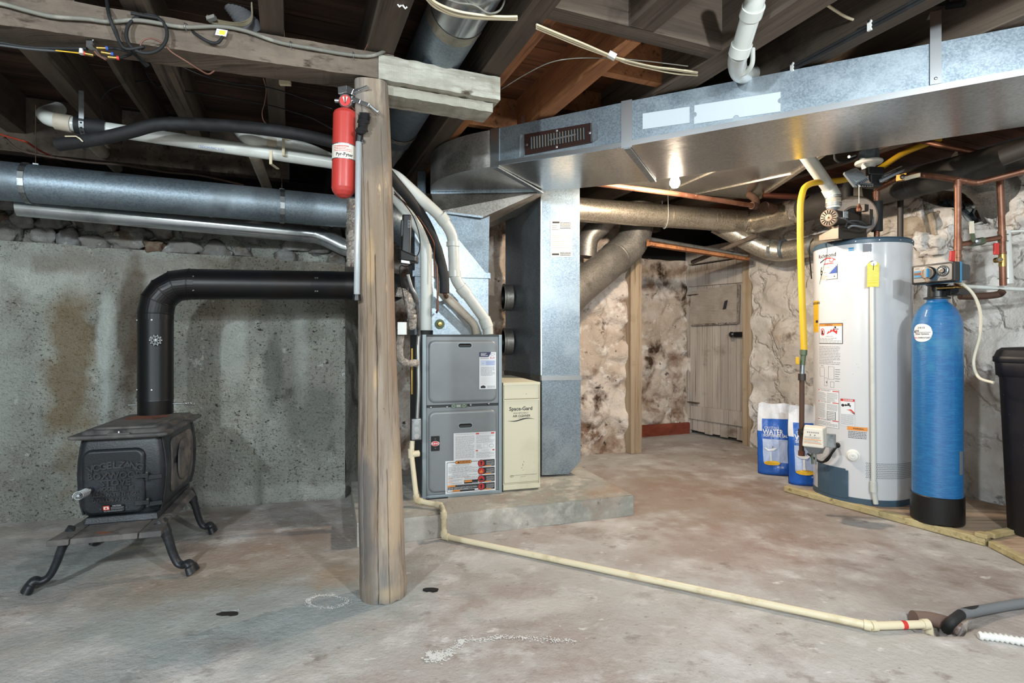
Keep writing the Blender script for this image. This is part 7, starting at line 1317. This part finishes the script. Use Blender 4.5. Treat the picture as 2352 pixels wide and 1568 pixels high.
wire('thin_cable', 'thin black cable arching under the joists from left of the beam', [P(262, 305, 2.7), P(238, 270, 2.6), P(230, 240, 2.55), P(250, 208, 2.5), P(300, 190, 2.5), P(345, 186, 2.5), P(378, 198, 2.5), P(400, 190, 2.5)], .003, 'black_plastic')
wire('thin_cable', 'long thin black cable sagging toward the fire extinguisher', [P(335, 165, 2.4), P(352, 190, 2.45), P(378, 200, 2.5), P(480, 218, 2.5), P(600, 238, 2.5), P(700, 265, 2.45), P(763, 296, 2.4)], .003, 'black_plastic')
wire('thin_cable', 'upper thin black cable running toward the post', [P(410, 150, 2.3), P(470, 175, 2.35), P(540, 192, 2.35), P(600, 198, 2.35), P(660, 213, 2.35), P(763, 250, 2.35)], .0028, 'black_plastic')
wire('thin_wire', 'bare pinkish wire dangling beside a joist', [P(605, 180, 2.35), P(611, 205, 2.38), P(608, 235, 2.4), P(602, 258, 2.42), P(606, 278, 2.45), P(620, 290, 2.5)], .0022, 'brown_wire')
m = MB(); m.box(P(655, 191, 2.3), (.045, .02, .016), 'pvc_cream', rz=.1); m.build('ceiling_clip', label='small white clip under the beam above the vent pipes', cat='clip')
wire('orange_cord', 'thin orange cord at the left edge above the big duct', [P(-40, 290, 2.6), P(0, 308, 2.65), P(40, 320, 2.7), P(62, 327, 2.72), P(90, 345, 2.85), P(125, 362, 3.0)], .005, 'orange_cord', cat='cord', n=8)
wire('old_cable', 'brown cable lying along the top of the big grey duct', [P(10, 316, 2.7), P(40, 342, 2.72), P(90, 356, 2.75), P(200, 372, 2.85), P(290, 380, 2.9), P(380, 395, 2.98), P(460, 403, 3.05), P(560, 425, 3.15)], .006, 'old_wire', n=8)
m = MB(); m.tube([P(150, 313, 2.27), P(175, 313, 2.26), P(183, 318, 2.26), P(190, 325, 2.27)], .003, 'pvc_cream', 6); m.build('cable_tie', label='white cable tie around the black foam line at the upper left', cat='tie')
wire('thin_wire', 'reddish wire running down a joist above the beam', [P(880, -20, 1.9), P(866, 20, 1.95), P(858, 60, 2.0), P(852, 85, 2.05), P(836, 120, 2.1)], .003, 'brown_wire')
for k, (dy, sag) in enumerate(((0, 0), (5, 10), (12, 4))):
    wire('white_cable', ['uppermost', 'middle', 'lowest'][k]+' of three white cables crossing the top duct', [CZ(975, -20+dy, 2.075), CZ(1000, 5+dy, 2.07), CZ(1045, 24+dy*.8+sag*.4, 2.07), CZ(1100, 34+dy*.6+sag*.3, 2.07), CZ(1150, 38+dy*.5, 2.08), CZ(1188, 38+dy*.6, 2.09)], .0042, 'pvc_cream', group='white cables crossing the top duct', n=8)
wire('white_cable', 'grey white cable loop above the three cables on the top duct', [P(1010, -10, 1.75), P(1050, 6, 1.76), P(1090, 12, 1.78), P(1120, 30, 1.8), P(1145, 26, 1.82), P(1158, 5, 1.84), P(1160, -20, 1.84)], .0035, 'dusty_cable')
for k, (a1, a2) in enumerate(((0, 0), (4, 7), (9, 2))):
    wire('white_cable', ['upper', 'middle', 'lower'][k]+' of the pale cables sagging across the orange joists', [CZ(1232, 56+a1), CZ(1290, 80+a1), CZ(1340, 100+a1), CZ(1405, 128+a1*.4), CZ(1440, 138+a2), CZ(1500, 152+a2), CZ(1550, 158+a2*1.5), CZ(1602, 166+a2)], .0038, 'pvc_cream', group='pale cables across the orange joists', n=8)
wire('thin_wire', 'single thin grey wire arching from the beam end to the pale cables', [CZ(1152, 205), CZ(1200, 175), CZ(1260, 145), CZ(1320, 134), CZ(1400, 134), CZ(1480, 140), CZ(1580, 152)], .002, 'dusty_cable')
m = MB(); m.box(CZ(1406, 128, 2.088), (.03, .02, .02), 'white_plastic', rot=Matrix.Rotation(.5, 3, 'Y')); m.build('cable_clamp', label='white clamp holding the pale cables to an orange joist', cat='clip')
wire('white_cable', 'short piece of pale cable at the ceiling right of the white trap', [P(1895, 8, 1.95), P(1920, 25, 1.97), P(1950, 42, 1.99), P(1990, 54, 2.02)], .005, 'pvc_cream', n=8)
for k, dy in enumerate((0, 5)):
    wire('black_cable', ['upper', 'lower'][k]+' of two black cables clipped along the joist at the upper right', [R(1.90, v, 2.105-.012*k) for v in (.6, 1.0, 1.3, 1.7, 2.2)], .006, 'black_rubber', n=8, group='black cables clipped to the joist')
for k, v_ in enumerate((1.30, 1.62)):
    m = MB(); c = R(1.895, v_, 2.1); m.box(c, (.008, .014, .035), 'white_plastic', rz=YAW); m.lathe([(.006, 0), (.005, .003)], c+V((-.004, -.002, .014)), 'bright_metal', 8, axis=(-CA, -SA, 0)); m.build('cable_clip', label=['upper white clip on the black cables near the hanger strap', 'lower white clip on the black cables nearer the white trap'][k], cat='clip')
wire('copper_pipe', 'dark copper pipe behind the hanger strap at the upper right', [P(2225, -25, 2.05), P(2195, 25, 2.12), P(2165, 90, 2.2), P(2150, 130, 2.3)], .0115, 'copper_dark', cat='pipe', n=12)
m = MB(); m.tube([P(2175, 14, 2.05), P(2215, 8, 2.0)], .012, 'black_rubber', 12); m.tube(bez([P(2035, 5, 2.2), P(2080, -4, 2.15), P(2150, 5, 2.1), P(2215, 6, 2.05)], 6), .012, 'black_rubber', 10); m.build('rubber_hose', label='black hose crossing the dark copper pipe at the upper right', cat='hose')
# white drain trap
o = pipe_thing('drain_trap', 'large white plastic drain pipe with a trap bend above the duct', 'pipe', [P(1748, -60, 1.76), P(1735, 0, 1.82), P(1699, 120, 2.0)], .033, 'pvc', fil=.1, n=28)
m = MB(); m.tube([P(1731, 14, 1.84), P(1724, 36, 1.873)], .0385, 'pvc', 28); m.build('coupling', o); m = MB(); m.tube([P(1704, 102, 1.973), P(1697, 124, 2.005)], .038, 'pvc', 28); m.build('coupling', o)
m = MB(); m.tube(bez([P(1698, 120, 2.0), P(1693, 145, 2.1), P(1700, 168, 2.22), P(1722, 172, 2.38), P(1745, 160, 2.55)], 8), .0345, 'pvc', 28); m.build('bend', o)
m = MB(); m.tube(bez([P(1728, 92, 2.06), P(1729, 120, 2.08), P(1727, 148, 2.1), P(1712, 168, 2.14), P(1694, 172, 2.16)], 10), .009, 'pvc', 12); m.build('flange_rib', o)
for k in range(2):
    m = MB(); p = P(1627+k*0, 172, 2.45); m.box(p, (.03, .02, .03), 'dusty_cable') if k else m.box(p, (.04, .02, .035), 'zinc', rz=YAW); 
    if k == 0: m.build('nail_plate', label='small metal plate on the joist left of the white trap', cat='plate')
# loose bits on the joists
for k, (x, y) in enumerate(((912, 8), (925, 12))):
    m = MB(); m.tube([P(x, y, 1.8), P(x+6, y+8, 1.8), P(x+10, y+4, 1.8)], .003, 'white_plastic', 6); m.build('cable_staple', label=['left white staple on the joist above the post', 'right white staple on the joist above the post'][k], cat='staple')
m = MB(); m.tube([P(1120, 488, 3.9), P(1260, 500, 3.95)], .0, 'galvanized_warm', 6) if False else None
